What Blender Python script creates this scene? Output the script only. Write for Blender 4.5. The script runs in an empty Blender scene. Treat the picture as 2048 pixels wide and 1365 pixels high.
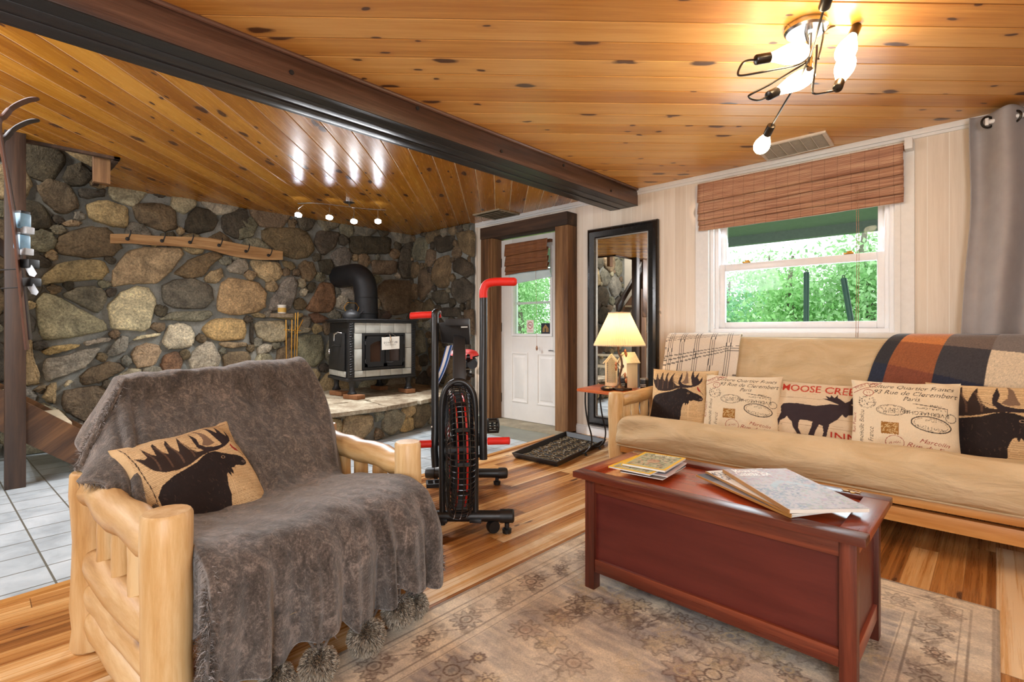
import bpy, bmesh, math, random
import numpy as np
from mathutils import Vector, Matrix
random.seed(7); RNG = np.random.default_rng(7)
SC = bpy.context.scene
COL = SC.collection
# ------------------------------------------------------------------ camera
F, Y0, TH = 1020.0, 660.0, math.radians(43.5)
CAMZ = 1.02
cd = bpy.data.cameras.new('camera'); cam = bpy.data.objects.new('camera', cd); COL.objects.link(cam)
cam.location = (0, 0, CAMZ); cam.rotation_euler = (math.pi/2, 0, TH)
cd.sensor_width = 36; cd.lens = F/2048*36; cd.shift_y = -(682.5-Y0)/2048; cd.clip_start = .02; cd.clip_end = 200
SC.camera = cam
SC.view_settings.view_transform = 'Standard'; SC.view_settings.look = 'None'
SC.view_settings.gamma = 1; SC.view_settings.exposure = 0.62; SC.view_settings.use_curve_mapping = False
SC.cycles.max_bounces = 7; SC.cycles.diffuse_bounces = 4; SC.cycles.glossy_bounces = 3
SC.cycles.transmission_bounces = 6; SC.cycles.transparent_max_bounces = 8
SC.cycles.sample_clamp_indirect = 4; SC.cycles.use_denoising = True
SC.cycles.caustics_reflective = False; SC.cycles.caustics_refractive = False
# ------------------------------------------------------------------ sky and lights
w = bpy.data.worlds.new('sky'); SC.world = w; w.use_nodes = True
wn = w.node_tree
for n_ in list(wn.nodes): wn.nodes.remove(n_)
wo = wn.nodes.new('ShaderNodeOutputWorld'); wb = wn.nodes.new('ShaderNodeBackground')
wb.inputs[0].default_value = (.93, .95, 1, 1); wb.inputs[1].default_value = 1.7
wn.links.new(wb.outputs[0], wo.inputs[0])
def area(name, loc, target, sx, sy, power, col, spread=180):
    l = bpy.data.lights.new(name, 'AREA'); l.shape = 'RECTANGLE'; l.size = sx; l.size_y = sy
    l.energy = power; l.color = col; l.spread = math.radians(spread)
    o = bpy.data.objects.new(name, l); COL.objects.link(o); o.location = loc
    o.rotation_euler = (Vector(target)-Vector(loc)).to_track_quat('-Z', 'Y').to_euler()
    return o
# daylight through the futon window; then unseen fill lights added to brighten the room
area('window_daylight', (-1.07, 4.32, 1.45), (-1.2, 1.5, .3), 1.1, .8, 13, (.80, .90, 1))
area('fill_camera_side', (1.0, -1.15, 1.25), (-2.2, 1.9, .9), 2.0, 1.7, 105, (.90, .95, 1))  # added fill behind the camera; the walls there have no opening
area('fill_stone_side', (-3.5, -1.0, 2.15), (-4.8, 2.6, .3), 1.8, 1.0, 84, (.96, .97, 1))  # added unseen fill to brighten the stone wall and hearth
pl_ = bpy.data.lights.new('fill_stairwell', 'POINT'); pl_.energy = 26; pl_.color = (1, .95, .88); pl_.shadow_soft_size = .08  # added fill to brighten the stairwell wall, no fitting there
po_ = bpy.data.objects.new('fill_stairwell', pl_); COL.objects.link(po_); po_.location = (-5.25, -.45, 2.7)

# ------------------------------------------------------------------ geometry helpers
S_, C_ = math.sin(TH), math.cos(TH)
def at(px, py, d):
    u = (px-1024)/F
    return Vector((d*(-S_+u*C_), d*(C_+u*S_), CAMZ+d*(Y0-py)/F))
def onY(px, py, Y): return at(px, py, Y/(C_+(px-1024)/F*S_))
def onX(px, py, X): return at(px, py, X/(-S_+(px-1024)/F*C_))
def onZ(px, py, z): return at(px, py, (z-CAMZ)*F/(Y0-py))
def V(*a): return Vector(a)
def lin(c): return tuple((x/255/12.92 if x/255 <= .04045 else ((x/255+.055)/1.055)**2.4) for x in c)

class MB:
    def __init__(s): s.v = []; s.f = []; s.c = []; s.uv = None
    def add(s, vs, fs):
        n = len(s.v); s.v.extend([tuple(v) for v in vs]); s.f.extend([tuple(i+n for i in f) for f in fs]); return s
    def hexa(s, p):   # 8 points: bottom 4 ccw, top 4
        return s.add(p, [(3,2,1,0),(4,5,6,7),(0,1,5,4),(1,2,6,5),(2,3,7,6),(3,0,4,7)])
    def box(s, x0, x1, y0, y1, z0, z1):
        return s.hexa([(x0,y0,z0),(x1,y0,z0),(x1,y1,z0),(x0,y1,z0),(x0,y0,z1),(x1,y0,z1),(x1,y1,z1),(x0,y1,z1)])
    def obox(s, c, sz, rz=0, M=None):
        c = Vector(c); R = M if M is not None else Matrix.Rotation(rz, 3, 'Z')
        p = [c+R@Vector((sx*sz[0]/2, sy*sz[1]/2, sk*sz[2]/2)) for sk in (-1,1) for sx,sy in ((-1,-1),(1,-1),(1,1),(-1,1))]
        return s.hexa(p)
    def prism(s, poly, a, b):   # poly 3d points, offset vectors a..b
        n = len(poly); a = Vector(a); b = Vector(b)
        vs = [Vector(p)+a for p in poly]+[Vector(p)+b for p in poly]
        fs = [tuple(range(n-1,-1,-1)), tuple(range(n, 2*n))]+[(i,(i+1)%n,n+(i+1)%n,n+i) for i in range(n)]
        return s.add(vs, fs)
    def tube(s, pts, r, n=10, cap=True, flat=1.0, closed=False):
        pts = [Vector(p) for p in pts]; N = len(pts)
        rs = r if isinstance(r, (list, tuple)) else [r]*N
        vs = []; up = None
        for i, p in enumerate(pts):
            if closed: t = pts[(i+1)%N]-pts[i-1]
            else: t = pts[min(i+1, N-1)]-pts[max(i-1, 0)]
            t = t.normalized() if t.length > 1e-9 else Vector((0,0,1))
            if up is None: up = Vector((0,0,1)) if abs(t.z) < .9 else Vector((1,0,0))
            a = t.cross(up)
            a = a.normalized() if a.length > 1e-6 else t.orthogonal().normalized()
            b = a.cross(t).normalized(); up = b
            for k in range(n):
                an = 2*math.pi*k/n
                vs.append(p+a*math.cos(an)*rs[i]+b*math.sin(an)*rs[i]*flat)
        fs = []
        for i in range(N if closed else N-1):
            j = (i+1)%N
            for k in range(n):
                fs.append((i*n+k, i*n+(k+1)%n, j*n+(k+1)%n, j*n+k))
        if cap and not closed:
            fs.append(tuple(range(n-1,-1,-1))); fs.append(tuple((N-1)*n+k for k in range(n)))
        return s.add(vs, fs)
    def lathe(s, prof, c=(0,0,0), n=24, M=None, cap=True):  # prof (r,z)
        c = Vector(c); vs = []
        for r, z in prof:
            for k in range(n):
                a = 2*math.pi*k/n; p = Vector((r*math.cos(a), r*math.sin(a), z))
                vs.append(c+(M@p if M is not None else p))
        fs = [(i*n+k, i*n+(k+1)%n, (i+1)*n+(k+1)%n, (i+1)*n+k) for i in range(len(prof)-1) for k in range(n)]
        if cap: fs += [tuple(range(n-1,-1,-1)), tuple((len(prof)-1)*n+k for k in range(n))]
        return s.add(vs, fs)
    def grid(s, P):   # P array (n,m,3)
        n, m, _ = P.shape
        o = len(s.v); s.v.extend(map(tuple, P.reshape(-1, 3).tolist()))
        s.f.extend([(o+i*m+j, o+i*m+j+1, o+(i+1)*m+j+1, o+(i+1)*m+j) for i in range(n-1) for j in range(m-1)])
        return s
    def build(s, name, mat, parent=None, smooth=True, bevel=0, cols=None, sub=0, solid=0, ang=40):
        off = Vector((0,0,0)); q = parent
        while q is not None: off += q.location; q = q.parent
        me = bpy.data.meshes.new(name)
        if off.length > 0:
            vv = (np.array(s.v)-np.array(off)).tolist()
        else: vv = s.v
        me.from_pydata(vv, [], s.f); me.materials.append(mat)
        o = bpy.data.objects.new(name, me); COL.objects.link(o)
        if parent is not None: o.parent = parent
        bmx = bmesh.new(); bmx.from_mesh(me)
        if len(s.f) < 60000: bmesh.ops.recalc_face_normals(bmx, faces=bmx.faces)
        if bevel:
            ed = [e for e in bmx.edges if len(e.link_faces) == 2 and e.calc_face_angle(0) > math.radians(35)]
            bmesh.ops.bevel(bmx, geom=ed, offset=bevel, segments=2, affect='EDGES', profile=.6)
        if smooth:
            for f in bmx.faces: f.smooth = True
            for e in bmx.edges:
                if len(e.link_faces) == 2 and e.calc_face_angle(0) > math.radians(ang): e.smooth = False
        bmx.to_mesh(me); bmx.free()
        if cols is not None:
            at_ = me.color_attributes.new('Col', 'FLOAT_COLOR', 'POINT')
            a = np.ones((len(me.vertices), 4), dtype=np.float32); a[:, :3] = cols
            at_.data.foreach_set('color', a.ravel())
        if solid:
            m = o.modifiers.new('solid', 'SOLIDIFY'); m.thickness = solid; m.offset = 0
        if sub:
            m = o.modifiers.new('sub', 'SUBSURF'); m.levels = sub; m.render_levels = sub
        return o
def tag(o, label=None, cat=None, group=None, kind=None):
    if label: o['label'] = label
    if cat: o['category'] = cat
    if group: o['group'] = group
    if kind: o['kind'] = kind
    return o
def thing(name, loc, label, cat, group=None):
    o = bpy.data.objects.new(name, None); COL.objects.link(o); o.location = loc; o.empty_display_size = .05
    return tag(o, label, cat, group)
def struct(o): o['kind'] = 'structure'; return o
def catmull(pts, k=8, closed=False):
    P = [np.array(p, float) for p in pts]; out = []; n = len(P)
    for i in range(n if closed else n-1):
        p0 = P[(i-1)%n] if closed else P[max(i-1,0)]; p1 = P[i]; p2 = P[(i+1)%n]; p3 = P[(i+2)%n] if closed else P[min(i+2,n-1)]
        for j in range(k):
            t = j/k
            out.append(.5*((2*p1)+(p2-p0)*t+(2*p0-5*p1+4*p2-p3)*t*t+(-p0+3*p1-3*p2+p3)*t**3))
    if not closed: out.append(P[-1])
    return out
def fbm(x, y, seed=0, oct=4):
    out = np.zeros_like(x, dtype=float); amp = 1; fr = 1; r = np.random.default_rng(seed)
    for o in range(oct):
        g = r.random((64, 64)); xi = np.floor(x*fr).astype(int); yi = np.floor(y*fr).astype(int)
        fx = x*fr-xi; fy = y*fr-yi; fx = fx*fx*(3-2*fx); fy = fy*fy*(3-2*fy)
        a = g[yi%64, xi%64]; b = g[yi%64, (xi+1)%64]; c = g[(yi+1)%64, xi%64]; d = g[(yi+1)%64, (xi+1)%64]
        out += amp*((a*(1-fx)+b*fx)*(1-fy)+(c*(1-fx)+d*fx)*fy-.5); amp *= .5; fr *= 2
    return out

# ------------------------------------------------------------------ materials
class NT:
    def __init__(s, name):
        s.m = bpy.data.materials.new(name); s.m.use_nodes = True; s.t = s.m.node_tree
        s.b = s.t.nodes['Principled BSDF']; s.o = s.t.nodes['Material Output']
    def n(s, typ, **kw):
        x = s.t.nodes.new(typ)
        for k, v in kw.items():
            if k.startswith('i'): x.inputs[int(k[1:])].default_value = v
            else: setattr(x, k, v)
        return x
    def l(s, a, b): s.t.links.new(a, b)
    def coord(s, which='Object'): return s.n('ShaderNodeTexCoord').outputs[which]
    def mapping(s, src, loc=(0,0,0), rot=(0,0,0), scale=(1,1,1)):
        m = s.n('ShaderNodeMapping'); m.inputs[1].default_value = loc; m.inputs[2].default_value = rot; m.inputs[3].default_value = scale
        s.l(src, m.inputs[0]); return m.outputs[0]
    def noise(s, src, scale, detail=4, rough=.6, dist=0):
        x = s.n('ShaderNodeTexNoise'); s.l(src, x.inputs['Vector']); x.inputs['Scale'].default_value = scale
        x.inputs['Detail'].default_value = detail; x.inputs['Roughness'].default_value = rough; x.inputs['Distortion'].default_value = dist
        return x.outputs['Fac']
    def ramp(s, fac, stops, interp='LINEAR'):
        r = s.n('ShaderNodeValToRGB'); r.color_ramp.interpolation = interp
        e = r.color_ramp.elements
        while len(e) > 1: e.remove(e[-1])
        e[0].position = stops[0][0]; e[0].color = (*stops[0][1], 1)
        for p, c in stops[1:]:
            q = e.new(p); q.color = (*c, 1)
        s.l(fac, r.inputs[0]); return r.outputs[0]
    def math(s, op, a, b=None, c=None):
        x = s.n('ShaderNodeMath', operation=op)
        for i, q in enumerate((a, b, c)):
            if q is None: continue
            if isinstance(q, (int, float)): x.inputs[i].default_value = q
            else: s.l(q, x.inputs[i])
        return x.outputs[0]
    def mix(s, fac, a, b, mode='MIX'):
        x = s.n('ShaderNodeMix', data_type='RGBA', blend_type=mode)
        for i, q in ((0, fac), (6, a), (7, b)):
            if isinstance(q, (int, float)): x.inputs[i].default_value = q
            elif isinstance(q, tuple): x.inputs[i].default_value = (*q, 1)
            else: s.l(q, x.inputs[i])
        return x.outputs[2]
    def bump(s, h, strength=.3, dist=.01, prev=None):
        x = s.n('ShaderNodeBump'); x.inputs['Strength'].default_value = strength; x.inputs['Distance'].default_value = dist
        s.l(h, x.inputs['Height'])
        if prev is not None: s.l(prev, x.inputs['Normal'])
        return x.outputs[0]
    def done(s, color, rough=.5, normal=None, metal=0, spec=.5, **kw):
        b = s.b
        for nm, v in (('Base Color', color), ('Roughness', rough), ('Metallic', metal), ('Specular IOR Level', spec)):
            if isinstance(v, tuple): b.inputs[nm].default_value = (*v, 1)
            elif isinstance(v, (int, float)): b.inputs[nm].default_value = v
            else: s.l(v, b.inputs[nm])
        if normal is not None: s.l(normal, b.inputs['Normal'])
        for k, v in kw.items(): b.inputs[k].default_value = v
        return s.m
def g3(k): return (k, k, k)
def simple(name, rgb, rough=.5, metal=0, var=.12, scale=30, bump=.0, spec=.5, **kw):
    t = NT(name); c = lin(rgb); co = t.coord(); nz = t.noise(co, scale, 4)
    col = t.ramp(nz, [(.3, tuple(x*(1-var) for x in c)), (.7, tuple(min(1, x*(1+var)) for x in c))])
    nrm = t.bump(nz, bump, .004) if bump else None
    rr = t.math('ADD', t.math('MULTIPLY', nz, .15), max(0, rough-.07))
    return t.done(col, rr, nrm, metal, spec, **kw)
def wood(name, cols, axis='X', rough=.45, across=26, along=1.6, bump=.12, knots=0, knotcol=(.05,.02,.01), rot=(0,0,0), spec=.5, kscale=5, coat=0):
    """streaky grain along one axis"""
    t = NT(name); co = t.coord()
    sc = {'X': (along, across, across), 'Y': (across, along, across), 'Z': (across, across, along)}[axis]
    m = t.mapping(co, rot=rot); m = t.mapping(m, scale=sc)
    big = t.noise(m, .35, 3, .5, .6); fine = t.noise(m, 2.2, 6, .7, .3)
    f = t.math('ADD', t.math('MULTIPLY', big, .62), t.math('MULTIPLY', fine, .38))
    n = len(cols); col = t.ramp(f, [(.36+.28*i/(n-1), lin(c)) for i, c in enumerate(cols)])
    if knots:
        ks = {'X': (.45, 1, 1), 'Y': (1, .45, 1), 'Z': (1, 1, .45)}[axis]
        vo = t.n('ShaderNodeTexVoronoi'); vo.inputs['Scale'].default_value = kscale
        t.l(t.mapping(t.mapping(co, rot=rot), scale=ks), vo.inputs['Vector'])
        sep = t.n('ShaderNodeSeparateColor'); t.l(vo.outputs['Color'], sep.inputs[0])
        gate = t.math('GREATER_THAN', sep.outputs[0], 1-knots)
        k = t.math('MULTIPLY', t.math('SUBTRACT', 1, t.math('SMOOTH_MIN', t.math('MULTIPLY', vo.outputs['Distance'], 9), 1, .1)), gate)
        k = t.math('MAXIMUM', k, 0)
        col = t.mix(t.math('MULTIPLY', k, 1.4), col, knotcol)
    nrm = t.bump(fine, bump, .004)
    rr = t.math('ADD', t.math('MULTIPLY', fine, .2), rough-.1)
    return t.done(col, rr, nrm, 0, spec, **({'Coat Weight': coat, 'Coat Roughness': .2} if coat else {}))
def planks(name, wdt, phase, rotz, cols, rough=.35, plen=None, groove=(.15,.06,.02), gw=.03, knots=.5, vari=.35, across=22, along=1.1, streak=.5, bump=.25, spec=.5, nogroove=False, kcol=(.07,.025,.012), vert=False):
    """boards running along local Y' after rotating; board index across X'"""
    t = NT(name); co = t.coord()
    m0 = t.mapping(co, rot=(0, 0, rotz))
    sp = t.n('ShaderNodeSeparateXYZ'); t.l(m0, sp.inputs[0])
    ac = sp.outputs[0]; al = sp.outputs[2] if vert else sp.outputs[1]
    ix = t.math('DIVIDE', t.math('SUBTRACT', ac, phase), wdt)
    idx = t.math('FLOOR', ix); fr = t.math('FRACT', ix)
    wnz = t.n('ShaderNodeTexWhiteNoise', noise_dimensions='1D'); t.l(idx, wnz.inputs['W'])
    off = t.math('MULTIPLY', wnz.outputs['Value'], 17.0)
    al2 = t.math('ADD', al, off)
    seg = None
    if plen:
        sg = t.math('DIVIDE', al2, plen); si = t.math('FLOOR', sg); seg = t.math('FRACT', sg)
        cb = t.n('ShaderNodeCombineXYZ'); t.l(idx, cb.inputs[0]); t.l(si, cb.inputs[1])
        w2 = t.n('ShaderNodeTexWhiteNoise', noise_dimensions='2D'); t.l(cb.outputs[0], w2.inputs['Vector'])
        rnd = w2.outputs['Value']
    else: rnd = wnz.outputs['Value']
    cv = t.n('ShaderNodeCombineXYZ')
    t.l(t.math('MULTIPLY', ac, across), cv.inputs[0]); t.l(t.math('MULTIPLY', al2, along), cv.inputs[1]); t.l(t.math('MULTIPLY', rnd, 40), cv.inputs[2])
    big = t.noise(cv.outputs[0], .4, 3, .55, .8); fine = t.noise(cv.outputs[0], 2.6, 6, .72, .4)
    f = t.math('ADD', t.math('MULTIPLY', big, streak), t.math('MULTIPLY', fine, 1-streak))
    f = t.math('ADD', f, t.math('MULTIPLY', t.math('SUBTRACT', rnd, .5), vari))
    n = len(cols); col = t.ramp(f, [(.3+.4*i/(n-1), lin(c)) for i, c in enumerate(cols)])
    if knots:
        kv = t.n('ShaderNodeCombineXYZ'); t.l(t.math('ADD', ac, t.math('MULTIPLY', rnd, 3)), kv.inputs[0]); t.l(t.math('MULTIPLY', al2, .42), kv.inputs[1]); t.l(rnd, kv.inputs[2])
        dn = t.n('ShaderNodeTexNoise'); t.l(kv.outputs[0], dn.inputs['Vector']); dn.inputs['Scale'].default_value = 18
        vm = t.n('ShaderNodeVectorMath', operation='MULTIPLY_ADD'); t.l(dn.outputs['Color'], vm.inputs[0]); vm.inputs[1].default_value = (.035,.035,0); t.l(kv.outputs[0], vm.inputs[2])
        for scl, siz, gate in ((5.5, 7.2, knots), (11, 9, knots*.55)):
            vo = t.n('ShaderNodeTexVoronoi', voronoi_dimensions='2D'); vo.inputs['Scale'].default_value = scl; t.l(vm.outputs[0], vo.inputs['Vector'])
            se = t.n('ShaderNodeSeparateColor'); t.l(vo.outputs['Color'], se.inputs[0])
            gt = t.math('GREATER_THAN', se.outputs[0], 1-gate)
            k = t.math('SUBTRACT', 1, t.math('MULTIPLY', vo.outputs['Distance'], siz)); k = t.math('MULTIPLY', t.math('MULTIPLY', t.math('MAXIMUM', k, 0), gt), 2.6)
            k = t.math('MINIMUM', k, .93)
            halo = t.math('MULTIPLY', t.math('MAXIMUM', t.math('SUBTRACT', 1, t.math('MULTIPLY', vo.outputs['Distance'], siz*.42)), 0), t.math('MULTIPLY', gt, .35))
            col = t.mix(halo, col, tuple(x*4 for x in kcol)); col = t.mix(k, col, kcol)
    h = fine
    if not nogroove:
        g = t.math('LESS_THAN', fr, gw)
        if seg is not None:
            g = t.math('MAXIMUM', g, t.math('LESS_THAN', seg, .0015/plen*2))
        col = t.mix(t.math('MULTIPLY', g, .75), col, groove)
        h = t.math('SUBTRACT', t.math('MULTIPLY', fine, .35), t.math('MULTIPLY', g, 1.2))
    nrm = t.bump(h, bump, .004)
    rr = t.math('ADD', t.math('MULTIPLY', fine, .25), rough-.12)
    return t.done(col, rr, nrm, 0, spec)
def vcol(name, rough=.8, var=.15, scale=60, bump=.15, bd=.004, sheen=0, spec=.3, nscale=None, stretch=(1,1,1), detail=6):
    t = NT(name); a = t.n('ShaderNodeVertexColor', layer_name='Col').outputs[0]
    co = t.mapping(t.coord(), scale=stretch); nz = t.noise(co, scale, detail, .7)
    f = t.ramp(nz, [(.3, g3(1-var)), (.7, g3(1+var))])
    col = t.mix(1, a, f, 'MULTIPLY')
    n2 = t.noise(co, nscale or scale, detail, .7)
    return t.done(col, rough, t.bump(n2, bump, bd), 0, spec, **({'Sheen Weight': sheen} if sheen else {}))
def emis(name, rgb, strength):
    t = NT(name); t.b.inputs['Emission Color'].default_value = (*lin(rgb), 1); t.b.inputs['Emission Strength'].default_value = strength
    t.b.inputs['Base Color'].default_value = (*lin(rgb), 1); return t.m

MAT = {}
MAT['ceil_l'] = planks('pine_ceiling_boards_left', .15, -.04, math.radians(-45), [(150,90,20),(182,120,36),(208,148,58)], rough=.25, groove=(.96,.78,.52), gw=.05, knots=.3, vari=.25, along=.9)  # pale groove colour paints in the gloss highlights along the board joints
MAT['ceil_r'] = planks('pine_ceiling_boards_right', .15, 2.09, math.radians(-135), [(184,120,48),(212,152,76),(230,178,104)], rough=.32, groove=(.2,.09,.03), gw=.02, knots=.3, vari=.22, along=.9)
MAT['floor'] = planks('acacia_strip_floor', .095, 0, 0, [(108,66,30),(154,98,48),(190,134,74),(218,172,114),(238,210,170)], rough=.28, plen=1.2, groove=(.1,.04,.015), gw=.015, knots=.12, vari=.30, across=30, along=.45, streak=.55)
MAT['beam'] = wood('dark_beam', [(40,24,18),(76,50,38),(112,80,62)], 'Y', .34, across=22, along=.9, knots=.15, bump=.25, kscale=3)
MAT['beamtrim'] = wood('beam_trim', [(80,52,40),(130,94,76)], 'Y', .3)
MAT['rough_timber'] = wood('rough_sawn_timber', [(62,38,20),(108,74,44),(148,110,72)], 'Z', .75, across=20, along=1.2, knots=.35, bump=.5, kscale=5)
MAT['header_timber'] = wood('rough_sawn_header', [(34,22,15),(62,43,30),(90,64,46)], 'X', .75, across=20, along=1.2, knots=.25, bump=.5, kscale=4)
MAT['whitewash'] = planks('whitewashed_pine_wall', .105, 0, 0, [(214,200,182),(230,218,202),(240,231,218)], rough=.6, groove=(.88,.84,.76), gw=.045, knots=.03, vari=.18, across=14, along=.7, bump=.2, vert=True, kcol=(.5,.42,.33))
MAT['white'] = simple('white_paint', (232,232,230), .4, var=.03)
MAT['white_vinyl'] = simple('white_vinyl', (240,240,242), .3, var=.02)
MAT['door_white'] = simple('white_door_paint', (226,222,216), .45, var=.04, scale=5)
MAT['log'] = wood('peeled_log', [(160,112,62),(206,166,110),(232,204,156)], 'Z', .42, across=16, along=1.6, knots=.12, knotcol=(.22,.1,.04), kscale=6)
MAT['log_h'] = wood('peeled_log_side', [(160,112,62),(206,166,110),(232,204,156)], 'X', .42, across=16, along=1.6, knots=.2, knotcol=(.22,.1,.04), kscale=6)
MAT['log_y'] = wood('peeled_log_deep', [(160,112,62),(206,166,110),(232,204,156)], 'Y', .42, across=16, along=1.6, knots=.15, knotcol=(.22,.1,.04), kscale=6)
MAT['log_end'] = simple('log_end_grain', (214,166,104), .5, var=.2, scale=60)
MAT['black_metal'] = simple('black_metal', (26,26,27), .38, var=.1)
MAT['black_plastic'] = simple('black_plastic', (18,18,19), .5, var=.1)
MAT['iron'] = simple('cast_iron', (42,42,43), .5, metal=.3, var=.25, bump=.15, scale=60)
MAT['chrome'] = simple('chrome', (190,190,192), .2, metal=1, var=.04)
MAT['steel'] = simple('dark_nickel', (70,66,62), .3, metal=.9, var=.05)
MAT['brass'] = simple('brass', (170,125,55), .3, metal=.9, var=.1)
MAT['red_foam'] = simple('red_foam', (220,36,22), .55, var=.06)
MAT['paper'] = simple('paper', (232,228,218), .7, var=.03)
MAT['print_black'] = simple('print_black', (24,22,22), .6)
t = NT('tan_cotton_canvas'); co = t.coord(); n1 = t.noise(t.mapping(co, scale=(1,2.2,2.2)), 3.5, 4, .55, 1.2); n2 = t.noise(co, 240, 3, .7)
t_w = t.noise(t.mapping(co, rot=(0,.5,.2), scale=(.6,3,3)), 7, 3, .5, .8)
MAT['tan_canvas'] = t.done(t.ramp(t.math('ADD', t.math('MULTIPLY', n1, .8), t.math('MULTIPLY', n2, .2)), [(.3, lin((190,165,126))), (.7, lin((212,190,154)))]), .85, t.bump(t.math('ADD', t.math('MULTIPLY', n1, 1.0), t.math('MULTIPLY', t_w, .5)), .55, .035), 0, .2)
def glassmat():
    t = NT('window_glass'); t.t.nodes.remove(t.b)
    tr = t.n('ShaderNodeBsdfTransparent'); gl = t.n('ShaderNodeBsdfGlossy'); gl.inputs['Roughness'].default_value = .02
    mx = t.n('ShaderNodeMixShader'); mx.inputs[0].default_value = .007; tr.inputs[0].default_value = (.93,.97,.96,1)
    t.l(tr.outputs[0], mx.inputs[1]); t.l(gl.outputs[0], mx.inputs[2]); t.l(mx.outputs[0], t.o.inputs[0]); return t.m
MAT['glass'] = glassmat()
# ------------------------------------------------------------------ drawing canvas for printed cloth and paper
class Canvas:
    def __init__(s, w, h, bg):
        s.w, s.h = w, h; s.a = np.ones((h, w, 3))*np.array(lin(bg))
        s.X, s.Y = np.meshgrid((np.arange(w)+.5)/w, (np.arange(h)+.5)/h)
        s.asp = w/h
    def mask(s, pts):
        p = np.array(pts, float); x0, x1 = p[:,0].min(), p[:,0].max(); y0, y1 = p[:,1].min(), p[:,1].max()
        i0 = max(0, int(x0*s.w)); i1 = min(s.w, int(x1*s.w)+2); j0 = max(0, int(y0*s.h)); j1 = min(s.h, int(y1*s.h)+2)
        if i1 <= i0 or j1 <= j0: return None
        X = s.X[j0:j1, i0:i1]; Y = s.Y[j0:j1, i0:i1]; ins = np.zeros(X.shape, bool); q = np.roll(p, -1, 0)
        for (xa, ya), (xb, yb) in zip(p, q):
            if ya == yb: continue
            ins ^= ((ya > Y) != (yb > Y)) & (X < (xb-xa)*(Y-ya)/(yb-ya)+xa)
        return (slice(j0, j1), slice(i0, i1)), ins
    def poly(s, pts, col, al=1.0, smooth=0):
        if smooth: pts = catmull(pts, smooth, True)
        r = s.mask(pts)
        if r is None: return
        sl, ins = r; c = np.array(lin(col)); s.a[sl][ins] = s.a[sl][ins]*(1-al)+c*al
    def line(s, pts, wd, col, al=1.0, smooth=0, closed=False):
        if smooth: pts = catmull(pts, smooth, closed)
        pts = [np.array(p, float) for p in pts]
        if closed: pts = pts+[pts[0]]
        c = np.array(lin(col))
        wds = wd if isinstance(wd, (list, tuple)) else None
        for k, (a, b) in enumerate(zip(pts[:-1], pts[1:])):
            w_ = wd if wds is None else wds[0]+(wds[1]-wds[0])*k/max(1, len(pts)-2)
            x0, x1 = min(a[0], b[0])-w_, max(a[0], b[0])+w_; y0, y1 = min(a[1], b[1])-w_*s.asp, max(a[1], b[1])+w_*s.asp
            i0 = max(0, int(x0*s.w)); i1 = min(s.w, int(x1*s.w)+2); j0 = max(0, int(y0*s.h)); j1 = min(s.h, int(y1*s.h)+2)
            if i1 <= i0 or j1 <= j0: continue
            X = s.X[j0:j1, i0:i1]; Y = s.Y[j0:j1, i0:i1]/s.asp; ax, ay, bx, by = a[0], a[1]/s.asp, b[0], b[1]/s.asp
            L = (bx-ax)**2+(by-ay)**2+1e-12; t = np.clip(((X-ax)*(bx-ax)+(Y-ay)*(by-ay))/L, 0, 1)
            m = (X-ax-t*(bx-ax))**2+(Y-ay-t*(by-ay))**2 < (w_/2)**2
            s.a[j0:j1, i0:i1][m] = s.a[j0:j1, i0:i1][m]*(1-al)+c*al
    def ell(s, cx, cy, rx, ry, wd, col, rot=0, al=1, fill=False, n=36):
        p = [(cx+rx*math.cos(t)*math.cos(rot)-ry*math.sin(t)*math.sin(rot), cy+rx*math.cos(t)*math.sin(rot)+ry*math.sin(t)*math.cos(rot)) for t in [2*math.pi*i/n for i in range(n)]]
        s.poly(p, col, al) if fill else s.line(p, wd, col, al, closed=True)
    def text(s, txt, x, y, size, col, rot=0, shear=0, al=1, sx=1, bold=0):
        cu = bpy.data.curves.new('t', 'FONT'); cu.body = txt; cu.shear = shear; cu.offset = bold; cu.align_x = 'CENTER'; cu.align_y = 'CENTER'; cu.resolution_u = 3
        ob = bpy.data.objects.new('t', cu); COL.objects.link(ob)
        dg = bpy.context.evaluated_depsgraph_get(); me = ob.evaluated_get(dg).to_mesh(); me.calc_loop_triangles()
        vs = np.array([v.co[:2] for v in me.vertices]) if len(me.vertices) else np.zeros((0, 2)); cr, sr = math.cos(rot), math.sin(rot)
        for t in me.loop_triangles:
            q = [(vs[i][0]*size*sx, vs[i][1]*size) for i in t.vertices]
            s.poly([(x+(a*cr-b*sr), y+(a*sr+b*cr)*s.asp) for a, b in q], col, al)
        ob.evaluated_get(dg).to_mesh_clear(); bpy.data.objects.remove(ob); bpy.data.curves.remove(cu)
    def sample(s, U, Vv):
        i = np.clip((U*s.w).astype(int), 0, s.w-1); j = np.clip((Vv*s.h).astype(int), 0, s.h-1)
        return s.a[j, i]
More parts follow.
